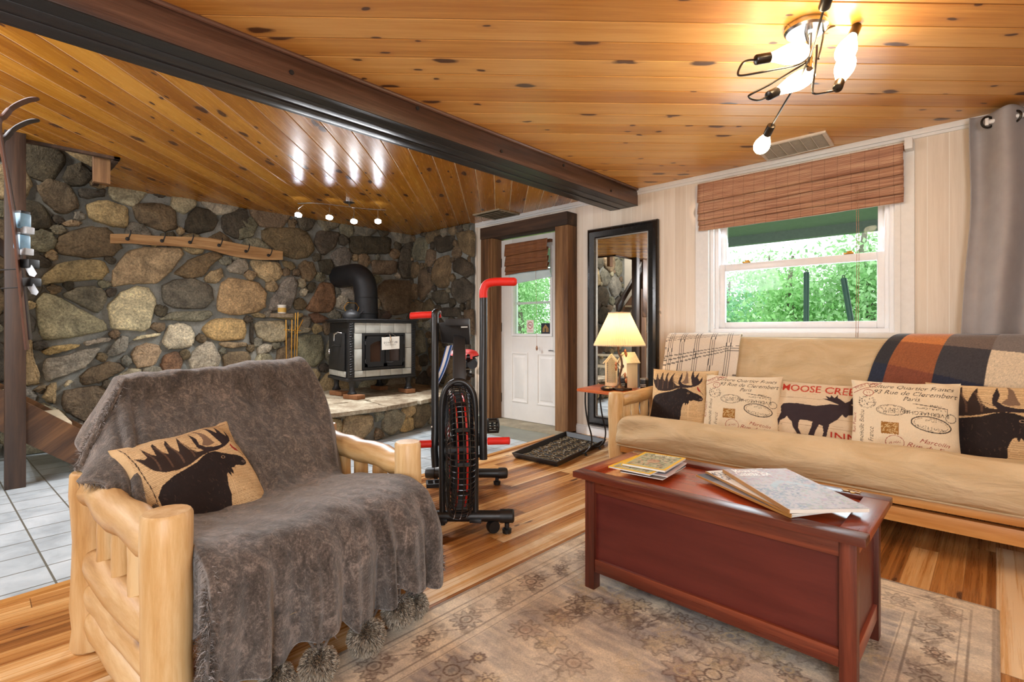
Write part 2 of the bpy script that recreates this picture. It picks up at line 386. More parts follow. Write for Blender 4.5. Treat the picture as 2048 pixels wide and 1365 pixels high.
# ================================================================== SETTING
WY, WX, H = 4.12, -5.72, 2.29
FRONT, RIGHT = -1.3, 1.5
def clip(poly, nx, ny, c, keep):   # keep where sign*(n.p - c) >= 0
    out = []; n = len(poly)
    for i in range(n):
        a, b = poly[i], poly[(i+1)%n]; da = keep*(nx*a[0]+ny*a[1]-c); db = keep*(nx*b[0]+ny*b[1]-c)
        if da >= 0: out.append(a)
        if (da > 0 and db < 0) or (da < 0 and db > 0):
            t = da/(da-db); out.append((a[0]+(b[0]-a[0])*t, a[1]+(b[1]-a[1])*t))
    return out
def boards(mb, region, n, phase, w):
    """tongue-and-groove boards with bevelled V joints on the underside of the ceiling"""
    ds = [n[0]*p[0]+n[1]*p[1] for p in region]; k0 = int((min(ds)-phase)//w); k1 = int((max(ds)-phase)//w)+1
    for k in range(k0, k1+1):
        a = phase+k*w
        for lo, hi, zl, zh in ((a+.005, a+w-.005, H, H), (a, a+.005, H+.006, H), (a+w-.005, a+w, H, H+.006)):
            p = clip(clip(region, n[0], n[1], lo, 1), n[0], n[1], hi, -1)
            if len(p) < 3: continue
            vs = []
            for q in p:
                d = n[0]*q[0]+n[1]*q[1]; t = (d-lo)/(hi-lo); vs.append((q[0], q[1], zl+(zh-zl)*t))
            mb.add(vs, [tuple(range(len(vs)))[::-1]])
r2 = math.sqrt(.5)
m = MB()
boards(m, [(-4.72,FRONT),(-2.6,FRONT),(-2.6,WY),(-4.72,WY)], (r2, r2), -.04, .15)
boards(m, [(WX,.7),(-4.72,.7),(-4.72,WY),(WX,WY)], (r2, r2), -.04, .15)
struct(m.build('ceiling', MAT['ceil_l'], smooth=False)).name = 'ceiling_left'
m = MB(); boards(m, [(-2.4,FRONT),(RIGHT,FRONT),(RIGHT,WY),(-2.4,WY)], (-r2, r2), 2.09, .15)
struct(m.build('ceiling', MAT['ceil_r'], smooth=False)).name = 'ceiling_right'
m = MB().box(-4.72,RIGHT,FRONT,WY,H+.012,H+.12).box(WX,-4.72,.7,WY,H+.012,H+.12)
struct(m.build('ceiling_deck', MAT['header_timber'], smooth=False))
m = MB().box(WX-.05,-4.66,FRONT-.05,.74,3.05,3.1)
struct(m.build('ceiling_stairwell', MAT['header_timber'], smooth=False))
# stairwell lining
m = MB().box(-4.72,-4.68,FRONT,.74,H-.02,3.05).box(WX,-4.68,.7,.74,H-.02,3.05)
struct(m.build('trim_1', MAT['header_timber'], bevel=.003))
m = MB().box(-4.86,-4.80,.60,.70,H-.18,H+.3); struct(m.build('trim_2', MAT['rough_timber'], bevel=.004))
# floor: strip wood and tile
TE = [(-2.655,FRONT),(-3.09,WY)]
m = MB().add([(-2.58,FRONT,0),(RIGHT,FRONT,0),(RIGHT,WY,0),(-3.10,WY,0),(-2.68,.1,0)], [(0,1,2,3,4)])
struct(m.build('floor', MAT['floor'], smooth=False)).name = 'floor_wood'
t = NT('ceramic_floor_tile'); co = t.coord()
br = t.n('ShaderNodeTexBrick'); br.offset = 0; br.inputs['Scale'].default_value = 1
br.inputs['Brick Width'].default_value = .205; br.inputs['Row Height'].default_value = .205; br.inputs['Mortar Size'].default_value = .0045; br.inputs['Mortar Smooth'].default_value = .3
br.inputs['Color1'].default_value = (.3,.3,.3,1); br.inputs['Color2'].default_value = (.7,.7,.7,1)
t.l(t.mapping(co, loc=(.09,.04,0), rot=(0,0,math.radians(-3))), br.inputs['Vector'])
cloud = t.noise(co, 5, 5, .6, .5); sc_ = t.n('ShaderNodeSeparateColor'); t.l(br.outputs['Color'], sc_.inputs[0])
f = t.math('ADD', t.math('MULTIPLY', cloud, .7), t.math('MULTIPLY', sc_.outputs[0], .3))
col = t.ramp(f, [(.3, lin((142,152,158))), (.5, lin((182,192,197))), (.72, lin((208,216,220)))])
col = t.mix(br.outputs['Fac'], col, lin((104,102,92)))
MAT['tile'] = t.done(col, t.math('ADD', t.math('MULTIPLY', cloud, .25), .2), t.bump(t.math('SUBTRACT', cloud, t.math('MULTIPLY', br.outputs['Fac'], 1.5)), .3, .004))
m = MB().add([(WX,FRONT,0),(-2.64,FRONT,0),(-2.70,.1,0),(-3.12,WY-.02,0),(WX,WY-.02,0)], [(0,1,2,3,4)])
struct(m.build('floor_tile', MAT['tile'], smooth=False))
MAT['threshold'] = wood('oak_threshold', [(176,120,58),(206,152,84)], 'Y', .4)
m = MB()
for (xa,ya),(xb,yb) in (((-2.58,FRONT),(-2.68,.1)), ((-2.68,.1),(-3.09,4.0))):
    m.hexa([(xa-.03,ya,0),(xa+.02,ya,0),(xb+.02,yb,0),(xb-.03,yb,0),(xa-.024,ya,.008),(xa+.014,ya,.008),(xb+.014,yb,.008),(xb-.024,yb,.008)])
struct(m.build('trim_threshold', MAT['threshold']))
MAT['concrete'] = simple('worn_concrete', (150,140,118), .8, var=.3, scale=7, bump=.3)
MAT['concrete2'] = simple('slate_tile_landing', (128,130,118), .5, var=.16, scale=6, bump=.1)
m = MB().box(-4.3,-3.06,3.45,3.84,0,.006); struct(m.build('floor_landing', MAT['concrete2'], smooth=False))
m = MB().box(-4.3,-3.02,3.84,4.3,0,.018); struct(m.build('floor_doorstep', MAT['concrete'], smooth=False))
# window wall
WIN = (-1.69, -.475, 1.0, 2.13); DR = (-4.14, -3.16, 0, 2.05)
T = .16
m = MB().box(WX-.2,DR[0],WY,WY+T,0,H).box(DR[0],DR[1],WY,WY+T,DR[3],H).box(DR[1],WIN[0],WY,WY+T,0,H)
m.box(WIN[0],WIN[1],WY,WY+T,0,WIN[2]).box(WIN[0],WIN[1],WY,WY+T,WIN[3],H).box(WIN[1],RIGHT+.1,WY,WY+T,0,H)
struct(m.build('wall_back', MAT['whitewash'], smooth=False))
m = MB().box(-4.5,RIGHT,WY-.018,WY,H-.035,H).box(-4.5,RIGHT,WY-.010,WY,H-.055,H-.035)
struct(m.build('trim_crown', MAT['white'], bevel=.003))
m = MB().box(-3.02,RIGHT,WY-.016,WY,0,.075).box(-3.02,RIGHT,WY-.010,WY,.075,.09)
struct(m.build('baseboard_back', MAT['white'], bevel=.003))
m = MB().box(-4.5,-4.47,WY-.02,WY,0,H-.055); struct(m.build('trim_3', MAT['whitewash'], bevel=.002))
MAT['plaster'] = simple('cream_wall_paint', (226,216,200), .7, var=.03, scale=4)
m = MB().box(RIGHT,RIGHT+.1,FRONT,WY,0,H+.1); struct(m.build('wall_right', MAT['plaster'], smooth=False))
m = MB().box(WX-.2,RIGHT+.1,FRONT-.1,FRONT,0,3.1); struct(m.build('wall_front', MAT['plaster'], smooth=False))
# ceiling beam
MAT['beam_dark'] = wood('darker_beam_underside', [(12,9,8),(26,18,15),(46,32,25)], 'Y', .42, across=22, along=.9, bump=.25)  # darker tone for the boards on the beam's underside
m = MB().hexa([(-2.63,FRONT,2.142),(-2.342,FRONT,2.142),(-2.342,WY-.001,2.142),(-2.63,WY-.001,2.142),(-2.63,FRONT,H+.01),(-2.342,FRONT,H+.01),(-2.342,WY-.001,H+.01),(-2.63,WY-.001,H+.01)])
bo = m.build('ceiling_beam', MAT['beam'], bevel=.006); struct(bo)
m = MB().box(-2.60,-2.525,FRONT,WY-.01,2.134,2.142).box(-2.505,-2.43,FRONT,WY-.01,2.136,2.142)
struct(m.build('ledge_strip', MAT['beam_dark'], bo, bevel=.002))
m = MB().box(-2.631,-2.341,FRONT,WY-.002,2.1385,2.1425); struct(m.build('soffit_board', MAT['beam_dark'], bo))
m = MB()
for py, z in ((280,0),(520,1),(885,2),(1010,2),(1128,2),(1222,2)): pass
holes = [(583,145),(832+0,0),(1003,303),(1127,331),(1222,382),(841,216)]
for hx, hy in ((583,145),(1003,303),(1127,331),(1222,382),(835,217)):
    p = onX(hx, hy, -2.341); m.lathe([(.001,0),(.011,0),(.011,.004),(.001,.004)], p, 12, Matrix.Rotation(math.pi/2,3,'Y'))
struct(m.build('bolt_hole', MAT['print_black'], bo))
m = MB().tube([(-2.336,FRONT,H-.008),(-2.336,WY-.02,H-.008)], .011, 8); struct(m.build('trim_4', MAT['beamtrim']))
# ---------------- window 1 (double hung, white vinyl)
x0,x1,z0,z1 = WIN
def frame_rect(m, xa, xb, za, zb, w, ya, yb, wb=None):
    wb = wb or w
    m.box(xa,xa+w,ya,yb,za,zb).box(xb-w,xb,ya,yb,za,zb).box(xa+w,xb-w,ya,yb,za,za+wb).box(xa+w,xb-w,ya,yb,zb-w,zb); return m
wroot = thing('window_1', (-1.08, WY, 1.0), None, None); wroot['kind'] = 'structure'
def wpart(m, name, mat, **k): return m.build(name, mat, wroot, **k)
m = MB().box(x0-.11,x0,WY-.022,WY,z0-.03,z1).box(x1,x1+.10,WY-.022,WY,z0-.03,z1).box(x0-.11,x1+.10,WY-.022,WY,z1,z1+.08)
m.box(x0-.04,x0-.0,WY-.03,WY-.02,z0,z1).box(x1,x1+.03,WY-.03,WY-.02,z0,z1)
wpart(m, 'window_casing', MAT['white'])
m = MB().box(x0-.11,x1+.10,WY-.05,WY+.06,z0-.035,z0); wpart(m, 'window_sill', MAT['white'], bevel=.004)
m = frame_rect(MB(), x0, x1, z0, z1, .03, WY+.0, WY+T); frame_rect(m, x0+.03, x1-.03, z0+.0, z1, .03, WY+.03, WY+T-.02)
wpart(m, 'window_frame', MAT['white_vinyl'], bevel=.002)
zm = 1.545
s1 = wpart(frame_rect(MB(), x0+.05, x1-.05, z0+.03, zm, .055, WY+.05, WY+.08, .05), 'lower_sash', MAT['white_vinyl'], bevel=.004)
s2 = wpart(frame_rect(MB(), x0+.05, x1-.05, zm-.045, z1-.03, .055, WY+.085, WY+.115, .04), 'upper_sash', MAT['white_vinyl'], bevel=.004)
MB().box(x0+.1,x1-.1,WY+.062,WY+.066,z0+.075,zm-.05).build('pane', MAT['glass'], s1, smooth=False)
MB().box(x0+.1,x1-.1,WY+.097,WY+.101,zm-.01,z1-.08).build('pane', MAT['glass'], s2, smooth=False)
for xx in (-1.42,-.74): MB().box(xx-.03,xx+.03,WY+.045,WY+.08,zm,zm+.012).box(xx-.012,xx+.02,WY+.05,WY+.07,zm+.012,zm+.022).build('sash_lock', MAT['brass'], s1, bevel=.002)
# ---------------- door 1
dx0, dx1, dz = -4.10, -3.17, 2.035
gx0,gx1,gz0,gz1 = -3.93,-3.345,.95,1.90
dy = WY+.02
droot = thing('door_1', (-3.6, dy, 0), None, None); droot['kind'] = 'structure'
m = MB().box(dx0,gx0,dy,dy+.045,.022,dz).box(gx1,dx1,dy,dy+.045,.022,dz).box(gx0,gx1,dy,dy+.045,.022,gz0).box(gx0,gx1,dy,dy+.045,gz1,dz)
m.build('door_slab', MAT['door_white'], droot, bevel=.002)
m = frame_rect(MB(), gx0, gx1, gz0, gz1, .028, dy-.012, dy+.05); m.build('glazing_frame', MAT['white'], droot, bevel=.004)
MB().box(gx0+.02,gx1-.02,dy+.02,dy+.024,gz0+.02,gz1-.02).build('pane', MAT['glass'], droot, smooth=False)
m = MB().box(gx0+.02,gx1-.02,dy+.03,dy+.045,1.30,1.325); m.build('muntin', MAT['white'], droot)
for pa, pb in ((-3.935,-3.69),(-3.56,-3.30)):
    m = frame_rect(MB(), pa, pb, .22, .77, .018, dy-.008, dy+.01)
    m.hexa([(pa+.035,dy+.004,.255),(pb-.035,dy+.004,.255),(pb-.035,dy+.004,.735),(pa+.035,dy+.004,.735),(pa+.055,dy-.008,.275),(pb-.055,dy-.008,.275),(pb-.055,dy-.008,.715),(pa+.055,dy-.008,.715)])
    m.build('raised_panel', MAT['door_white'], droot, bevel=.002)
for hz in (1.78,1.05,.25):
    MB().tube([(dx0-.004,dy-.008,hz-.05),(dx0-.004,dy-.008,hz+.05)], .008, 8).box(dx0-.02,dx0+.012,dy-.004,dy,hz-.05,hz+.05).build('hinge', MAT['steel'], droot)
m = MB().tube([(-3.40,dy-.002,.80),(-3.36,dy-.02,.805),(-3.325,dy-.012,.80)], .004, 6); m.build('door_hook', MAT['black_metal'], droot)
# rough timber surround
fy = 3.97
jr = thing('trim_door_surround', (-3.6, fy, 0), None, None); jr['kind'] = 'structure'
MB().box(-4.26,-4.12,fy,WY+.02,0.019,2.045).build('jamb', MAT['rough_timber'], jr, bevel=.006)
MB().box(-4.12,-4.095,fy+.02,WY+.06,0.019,2.045).build('jamb_liner', MAT['rough_timber'], jr, bevel=.004)
MB().box(-3.18,-3.02,fy,WY+.02,0.0,2.045).build('jamb', MAT['rough_timber'], jr, bevel=.006)
MB().box(-4.26,-3.02,fy-.01,WY+.02,2.045,2.175).build('header', MAT['header_timber'], jr, bevel=.006)

# ---------------- fieldstone masonry
def stone_material():
    t = NT('fieldstone'); a = t.n('ShaderNodeVertexColor', layer_name='Col').outputs[0]; co = t.coord()
    n1 = t.noise(co, 7, 5, .65, .6); n2 = t.noise(co, 60, 6, .75)
    f = t.ramp(n1, [(.26, (.42,.41,.40)), (.42, (.8,.79,.77)), (.55, (1.1,1.08,1.04)), (.72, (1.6,1.55,1.45))])
    f2 = t.ramp(n2, [(.32, g3(.5)), (.66, g3(1.6))])
    col = t.mix(1, t.mix(1, a, f, 'MULTIPLY'), f2, 'MULTIPLY')
    h = t.math('ADD', t.math('MULTIPLY', n1, 2), t.math('MULTIPLY', n2, .6))
    return t.done(col, .72, t.bump(h, 1, .02), 0, .35)
MAT['stone'] = stone_material()
t = NT('grey_mortar'); co = t.coord(); n1 = t.noise(co, 5, 5, .6); n2 = t.noise(co, 90, 5, .7)
MAT['mortar'] = t.done(t.ramp(t.math('ADD', t.math('MULTIPLY', n1, .7), t.math('MULTIPLY', n2, .3)), [(.3, lin((84,84,78))), (.5, lin((118,119,113))), (.7, lin((158,158,150)))]), .9, t.bump(t.math('ADD', n1, n2), .5, .01))
PAL = {'b': (116,100,78), 't': (164,144,110), 'g': (122,118,104), 'w': (206,194,168), 'd': (80,73,62), 'r': (122,92,68), 'y': (176,150,108), 'l': (158,150,130)}
class Stones:
    def __init__(s, P, w, h): s.P = P; s.w, s.h = w, h; s.mb = MB(); s.cols = []; s.res = .012; s.occ = Canvas(int(w/s.res), int(h/s.res), (0,0,0)); s.r = np.random.default_rng(int(w*1000))
    def stone(s, poly, ck, hgt=.04):
        pts = [np.array(p) for p in poly]
        q = []
        n = len(pts)      # chaikin rounding
        for _ in range(2):
            q = []
            for i in range(len(pts)):
                a, b = pts[i], pts[(i+1)%len(pts)]; q += [a*.87+b*.13, a*.13+b*.87]
            pts = q
        pts = [p+s.r.normal(0, .0035, 2) for p in pts]
        c = sum(pts)/len(pts); N = len(pts); k0 = len(s.mb.v); base = np.array(lin(PAL[ck]))*s.r.uniform(.78, 1.15)*np.array([1, s.r.uniform(.95,1.03), s.r.uniform(.88,1.08)])
        tilt = s.r.normal(0, .12, 2)
        for sc, hh in ((1.0,-.008),(.965,hgt*.55),(.9,hgt*.9),(.72,hgt*1.02),(.4,hgt*1.1)):
            for i, p in enumerate(pts):
                q_ = c+(p-c)*sc; h_ = hh+(0 if sc > .95 else float(tilt@(q_-c))*.25+s.r.normal(0,.0022))
                s.mb.v.append(tuple(s.P(q_[0], q_[1], h_))); s.cols.append(base*s.r.uniform(.92,1.08))
        s.mb.v.append(tuple(s.P(c[0], c[1], hgt*1.12))); s.cols.append(base)
        for k in range(4):
            for i in range(N):
                j = (i+1)%N; s.mb.f.append((k0+k*N+i, k0+k*N+j, k0+(k+1)*N+j, k0+(k+1)*N+i))
        for i in range(N): s.mb.f.append((k0+4*N+i, k0+4*N+(i+1)%N, k0+5*N))
        s.occ.poly([((c+(p-c)*1.03)[0]/s.w, (c+(p-c)*1.03)[1]/s.h) for p in pts], (255,255,255))
    def fill_greedy(s, rmin=.02, rmax=.2, pal='bbtggdgl', infl=1.3):
        st = .022; gx = np.arange(st/2, s.w, st); gy = np.arange(st/2, s.h, st); GX, GY = np.meshgrid(gx, gy)
        ys, xs = np.nonzero(s.occ.a[:,:,0] > .5); ox = (xs+.5)*s.res; oy = (ys+.5)*s.res
        D = np.minimum(np.minimum(GX, s.w-GX), np.minimum(GY, s.h-GY))+.03
        if len(ox):
            for r0 in range(0, GX.shape[0]):
                m_ = np.abs(oy-gy[r0]) < .4
                if m_.any(): D[r0] = np.minimum(D[r0], np.sqrt(((gx[:, None]-ox[m_][None])**2+((gy[r0]-oy[m_])[None])**2).min(1)))
        for _ in range(900):
            mxd = D.max()
            if mxd < rmin: break
            c = np.argwhere(D > mxd*.93); j, i = c[s.r.integers(len(c))]; r = min(D[j, i], rmax)*1.0; x, y = GX[j, i], GY[j, i]; n = s.r.integers(5, 9); a0 = s.r.uniform(0, 6.28); el = s.r.uniform(.9, 1.1); pts = []
            for k in range(n):
                a = a0+2*math.pi*(k+s.r.uniform(-.2, .2))/n; rr = r*s.r.uniform(1.05, infl+.12)
                pts.append((min(max(x+rr*math.cos(a)*(2-el), .003), s.w-.003), min(max(y+rr*math.sin(a)*el, .003), s.h-.003)))
            s.stone(pts, pal[s.r.integers(len(pal))], .03+.02*s.r.random()); D = np.minimum(D, np.hypot(GX-x, GY-y)-r*1.12)
    def fill(s, rmax, rmin, tries=900, pal='bbtggdgl', gap=.012, aspect=1.0):
        r = rmax
        while r > rmin:
            ys, xs = np.nonzero(s.occ.a[:,:,0] > .5); ox = (xs+.5)*s.res; oy = (ys+.5)*s.res
            ex, ey = [], []
            for _ in range(int(tries*rmin/r)+60):
                x, y = s.r.uniform(0, s.w), s.r.uniform(0, s.h)
                if min(x, s.w-x) < r*.5 or min(y, s.h-y) < r*.5: continue
                st = s.r.uniform(.7, 1.0)*aspect
                if len(ox) and (((ox-x)**2+((oy-y)/st)**2).min() < (r+gap)**2): continue
                n = s.r.integers(5, 8); a0 = s.r.uniform(0, 6.28); pts = []
                for i in range(n):
                    a = a0+2*math.pi*(i+s.r.uniform(-.22,.22))/n; rr = r*s.r.uniform(1.02, 1.32)
                    pts.append((min(max(x+rr*math.cos(a), .004), s.w-.004), min(max(y+rr*math.sin(a)*st, .004), s.h-.004)))
                s.stone(pts, pal[s.r.integers(len(pal))], .03+.02*s.r.random())
                ys, xs = np.nonzero(s.occ.a[:,:,0] > .5); ox = (xs+.5)*s.res; oy = (ys+.5)*s.res
            r *= .74
    def build(s, name, parent): return s.mb.build(name, MAT['stone'], parent, cols=np.array(s.cols), ang=60)
# traced stones of the long wall; a crop's scale and offset, then outlines
crop1 = (2.202, 0, 100); crop2 = (2.844, 400, 380); crop3 = (4.55, 40, 640); crop4 = (5.12, 260, 600)
TR = [
 (crop1,'b',[(155,600),(210,565),(300,590),(335,640),(350,700),(300,724),(240,718),(185,665)]),
 (crop1,'d',[(340,612),(470,612),(465,650),(352,655)]),
 (crop1,'t',[(372,680),(450,658),(560,690),(570,740),(560,788),(490,780),(392,750)]),
 (crop1,'b',[(575,680),(700,672),(775,700),(782,790),(720,805),(600,760)]),
 (crop1,'d',[(60,650),(180,670),(230,750),(225,790),(60,800)]),
 (crop1,'t',[(262,765),(320,748),(362,765),(345,778),(290,782)]),
 (crop1,'b',[(232,860),(270,810),(400,775),(480,780),(545,870),(500,910),(380,922),(250,900)]),
 (crop1,'t',[(485,1020),(500,960),(560,885),(640,865),(800,870),(812,905),(750,985),(690,1035),(600,1030),(490,1048)]),
 (crop1,'b',[(760,985),(830,920),(950,885),(985,910),(930,950),(895,1000),(830,1012)]),
 (crop1,'t',[(893,1012),(920,975),(975,960),(982,1000),(955,1030),(905,1025)]),
 (crop1,'t',[(178,1000),(250,940),(400,920),(460,930),(485,980),(450,1015),(300,1025),(190,1038)]),
 (crop1,'g',[(265,1080),(330,1045),(440,1040),(475,1080),(460,1130),(430,1165),(350,1130)]),
 (crop1,'l',[(150,1110),(185,1065),(260,1085),(350,1140),(470,1200),(475,1237),(350,1262),(190,1285),(165,1230)]),
 (crop1,'w',[(468,1130),(530,1060),(610,1035),(660,1050),(692,1110),(660,1225),(640,1242),(490,1235),(480,1190)]),
 (crop1,'g',[(708,1040),(760,1010),(850,1003),(930,1035),(947,1100),(900,1140),(780,1146),(710,1110)]),
 (crop1,'d',[(95,880),(160,885),(235,940),(220,960),(130,960),(95,940)]),
 (crop1,'d',[(805,800),(820,735),(860,690),(920,700),(960,740),(940,800),(870,815)]),
 (crop1,'d',[(970,735),(1040,700),(1090,700),(1100,790),(1040,840),(975,800)]),
 (crop4,'g',[(290,190),(420,125),(600,115),(830,110),(850,165),(720,232),(500,215),(300,208)]),
 (crop4,'w',[(320,420),(400,250),(520,232),(620,270),(668,350),(640,470),(580,500),(400,512),(345,470)]),
 (crop4,'y',[(720,290),(830,200),(980,178),(1170,205),(1190,330),(1170,410),(900,425),(780,380)]),
 (crop4,'t',[(905,440),(1000,430),(1195,435),(1190,480),(1030,497),(930,480)]),
 (crop4,'l',[(580,620),(660,500),(760,418),(840,430),(930,580),(900,700),(620,720)]),
 (crop4,'t',[(5,560),(60,470),(170,430),(300,470),(322,520),(250,680),(80,705),(20,640)]),
 (crop4,'w',[(22,420),(70,375),(250,340),(318,348),(300,372),(90,412)]),
 (crop4,'r',[(310,640),(350,560),(480,520),(545,640),(500,760),(330,760)]),
 (crop4,'l',[(1260,240),(1350,210),(1580,205),(1620,300),(1600,430),(1380,440),(1290,380)]),
 (crop4,'l',[(1290,555),(1300,470),(1370,445),(1460,460),(1440,520),(1360,560)]),
 (crop4,'t',[(1225,150),(1290,132),(1380,150),(1370,188),(1280,185)]),
 (crop4,'r',[(1825,140),(1900,130),(2030,190),(2010,230),(1880,238),(1840,200)]),
 (crop4,'g',[(1700,380),(1800,350),(1950,350),(1980,450),(1985,600),(1870,710),(1720,600)]),
 (crop4,'l',[(1680,250),(1860,290),(1830,330),(1720,350)]),
 (crop4,'d',[(1225,220),(1250,215),(1255,470),(1225,440)]),
 (crop4,'b',[(940,540),(1200,520),(1240,600),(1200,720),(960,720)]),
 (crop4,'b',[(1500,500),(1600,470),(1680,560),(1690,700),(1480,700)]),
 (crop3,'t',[(40,100),(80,95),(110,200),(110,300),(140,400),(180,500),(170,590),(60,610),(40,580)]),
 (crop3,'y',[(182,290),(260,245),(420,225),(550,218),(530,250),(400,290),(250,325)]),
 (crop3,'l',[(560,205),(680,175),(830,162),(830,190),(720,215),(590,240)]),
 (crop3,'l',[(205,360),(420,320),(560,270),(735,250),(720,300),(600,430),(450,500),(230,570),(200,480)]),
 (crop3,'g',[(770,310),(840,220),(920,140),(995,160),(990,230),(960,290),(840,340),(790,345)]),
 (crop3,'b',[(535,520),(640,430),(800,370),(940,400),(960,450),(860,500),(720,580),(580,600),(540,570)]),
 (crop3,'b',[(110,640),(170,600),(240,590),(235,625),(150,665)]),
 (crop3,'t',[(185,710),(270,580),(328,560),(330,650),(320,770),(240,750)]),
 (crop3,'b',[(390,650),(500,620),(740,590),(800,640),(760,900),(640,960),(440,860),(370,800)]),
 (crop3,'w',[(385,600),(440,545),(480,560),(450,585),(400,615)]),
 (crop2,'b',[(340,232),(380,210),(560,215),(620,250),(655,340),(620,385),(540,400),(470,380),(350,290)]),
 (crop2,'l',[(145,440),(200,390),(265,395),(278,450),(240,485),(160,470)]),
 (crop2,'t',[(275,402),(330,398),(450,410),(470,480),(440,520),(380,530),(320,490)]),
 (crop2,'y',[(90,640),(110,540),(160,495),(330,520),(378,580),(375,670),(320,700),(200,718),(100,695)]),
 (crop2,'g',[(382,680),(400,620),(480,500),(530,485),(553,530),(545,600),(510,690),(420,695)]),
 (crop2,'b',[(550,430),(590,400),(640,410),(662,480),(620,530),(580,510)]),
 (crop2,'b',[(463,402),(520,410),(545,445),(510,462),(475,440)]),
 (crop2,'w',[(563,575),(590,555),(612,570),(590,612),(568,600)]),
 (crop2,'r',[(592,680),(650,590),(690,520),(760,530),(772,640),(740,700),(640,700)]),
 (crop2,'t',[(400,712),(420,698),(572,700),(578,722),(540,740),(420,732)]),
 (crop2,'d',[(665,230),(800,240),(760,340),(690,380),(640,300)]),
 (crop2,'d',[(665,400),(740,390),(760,440),(740,490),(680,470)]),
 (crop2,'b',[(965,395),(1115,400),(1118,480),(980,485)]),
 (crop2,'b',[(1010,545),(1060,505),(1235,520),(1245,690),(1100,720),(1040,690),(1005,600)]),
 (crop2,'d',[(1130,345),(1180,290),(1238,300),(1238,500),(1150,515),(1120,440)]),
 (crop2,'d',[(840,262),(1090,265),(1080,370),(850,370)]),
 (crop2,'g',[(205,150),(290,150),(330,200),(300,270),(215,290),(190,220)]),
]
wl = struct(MB().box(WX-.25,WX,FRONT-.05,WY+.1,0,3.05).build('wall_left', MAT['mortar'], smooth=False))
Y00 = -1.2
st = Stones(lambda u, v, h: (WX+h, Y00+u, v), WY-Y00, 3.0)
for (sc_, ox, oy), ck, pl in TR:
    pp = []
    for a, b in pl:
        q = onX(ox+a/sc_, oy+b/sc_, WX); pp.append((q.y-Y00, q.z))
    hg = .085 if (pl[0] == (400,712)) else .045
    st.stone(pp, ck, hg)
st.fill_greedy(.036, .2, 'bbtgddgl', 1.36)
struct(st.build('stones', wl))
# stone pier beside the door
PX0, PX1 = WX, -4.52
pier = struct(MB().box(PX0,PX1,WY-.06,WY+.01,0,H).build('wall_pier', MAT['mortar'], smooth=False))
st = Stones(lambda u, v, h: (PX0+u, WY-.06-h, v), PX1-PX0, H)
cp = (2.275, 780, 500)
for ck, pl in (('b',[(132,95),(175,80),(205,165),(150,240),(132,200)]),('b',[(195,92),(215,40),(270,20),(283,60),(270,170),(235,180),(195,150)]),('d',[(290,60),(320,28),(375,60),(385,110),(350,130),(290,100)]),
  ('d',[(195,190),(258,178),(275,215),(270,245),(225,252),(198,230)]),('d',[(285,142),(340,120),(380,160),(375,230),(320,252),(278,200)]),('d',[(235,262),(325,262),(325,305),(235,305)]),('b',[(342,270),(383,268),(385,400),(347,330)]),
  ('b',[(155,250),(185,215),(215,270),(180,320),(150,330)]),('d',[(200,-60),(300,-70),(290,0),(220,20)]),('b',[(300,-80),(385,-90),(385,40),(330,10)])):
    pp = []
    for a, b in pl:
        q = onY(cp[1]+a/cp[0], cp[2]+b/cp[0], WY-.06); pp.append((q.x-PX0, q.z))
    st.stone(pp, ck)
st.fill_greedy(.032, .16, 'bdbdbg', 1.36)
struct(st.build('stones', pier))
# raised hearth
HZ = .31
HP = [(-4.22,1.55),(-4.16,2.53),(-4.38,3.42),(-4.5,4.05)]
hr = struct(MB().prism([(WX,1.55,0)]+[(x,y,0) for x, y in HP]+[(WX,4.05,0)], (0,0,0), (0,0,HZ-.035)).build('hearth_base', MAT['mortar'], smooth=False))
hr.name = 'floor_hearth'
MAT['mortar_tan'] = MAT['mortar']
for k in range(3):
    a, b = np.array(HP[k]), np.array(HP[k+1]); L = float(np.linalg.norm(b-a)); d = (b-a)/L; nn = np.array([d[1], -d[0]])
    s_ = Stones(lambda u, v, h, a=a, d=d, nn=nn: (a[0]+d[0]*u+nn[0]*h, a[1]+d[1]*u+nn[1]*h, v), L, HZ-.03)
    s_.fill_greedy(.03, .14, 'btlybg', 1.45); struct(s_.build('face_stones', hr))
t = NT('hearth_flagstone'); co = t.coord(); n1 = t.noise(co, 4, 6, .65, .8); n2 = t.noise(co, 40, 6, .7)
MAT['flag'] = t.done(t.ramp(t.math('ADD', t.math('MULTIPLY', n1, .65), t.math('MULTIPLY', n2, .35)), [(.3, lin((84,66,50))), (.45, lin((140,122,98))), (.6, lin((186,174,150))), (.75, lin((216,208,188)))]), .75, t.bump(t.math('ADD', n1, n2), .6, .015))
rr = np.random.default_rng(5)
slabs = [[(-4.12,1.5),(-4.1,2.0),(-4.55,2.08),(-4.6,1.5)],[(-4.1,2.02),(-4.08,2.62),(-4.62,2.72),(-4.56,2.1)],[(-4.09,2.64),(-4.18,3.05),(-4.66,3.1),(-4.63,2.74)],[(-4.18,3.07),(-4.32,3.5),(-4.8,3.5),(-4.67,3.12)],[(-4.32,3.52),(-4.44,4.02),(-5.0,4.02),(-4.8,3.52)],
 [(-4.62,1.5),(-4.57,2.09),(-5.68,2.09),(-5.68,1.5)],[(-4.58,2.11),(-4.64,2.74),(-5.68,2.8),(-5.68,2.11)],[(-4.65,2.76),(-4.68,3.11),(-4.82,3.51),(-5.02,4.02),(-5.68,4.02),(-5.68,2.82)]]
m = MB()
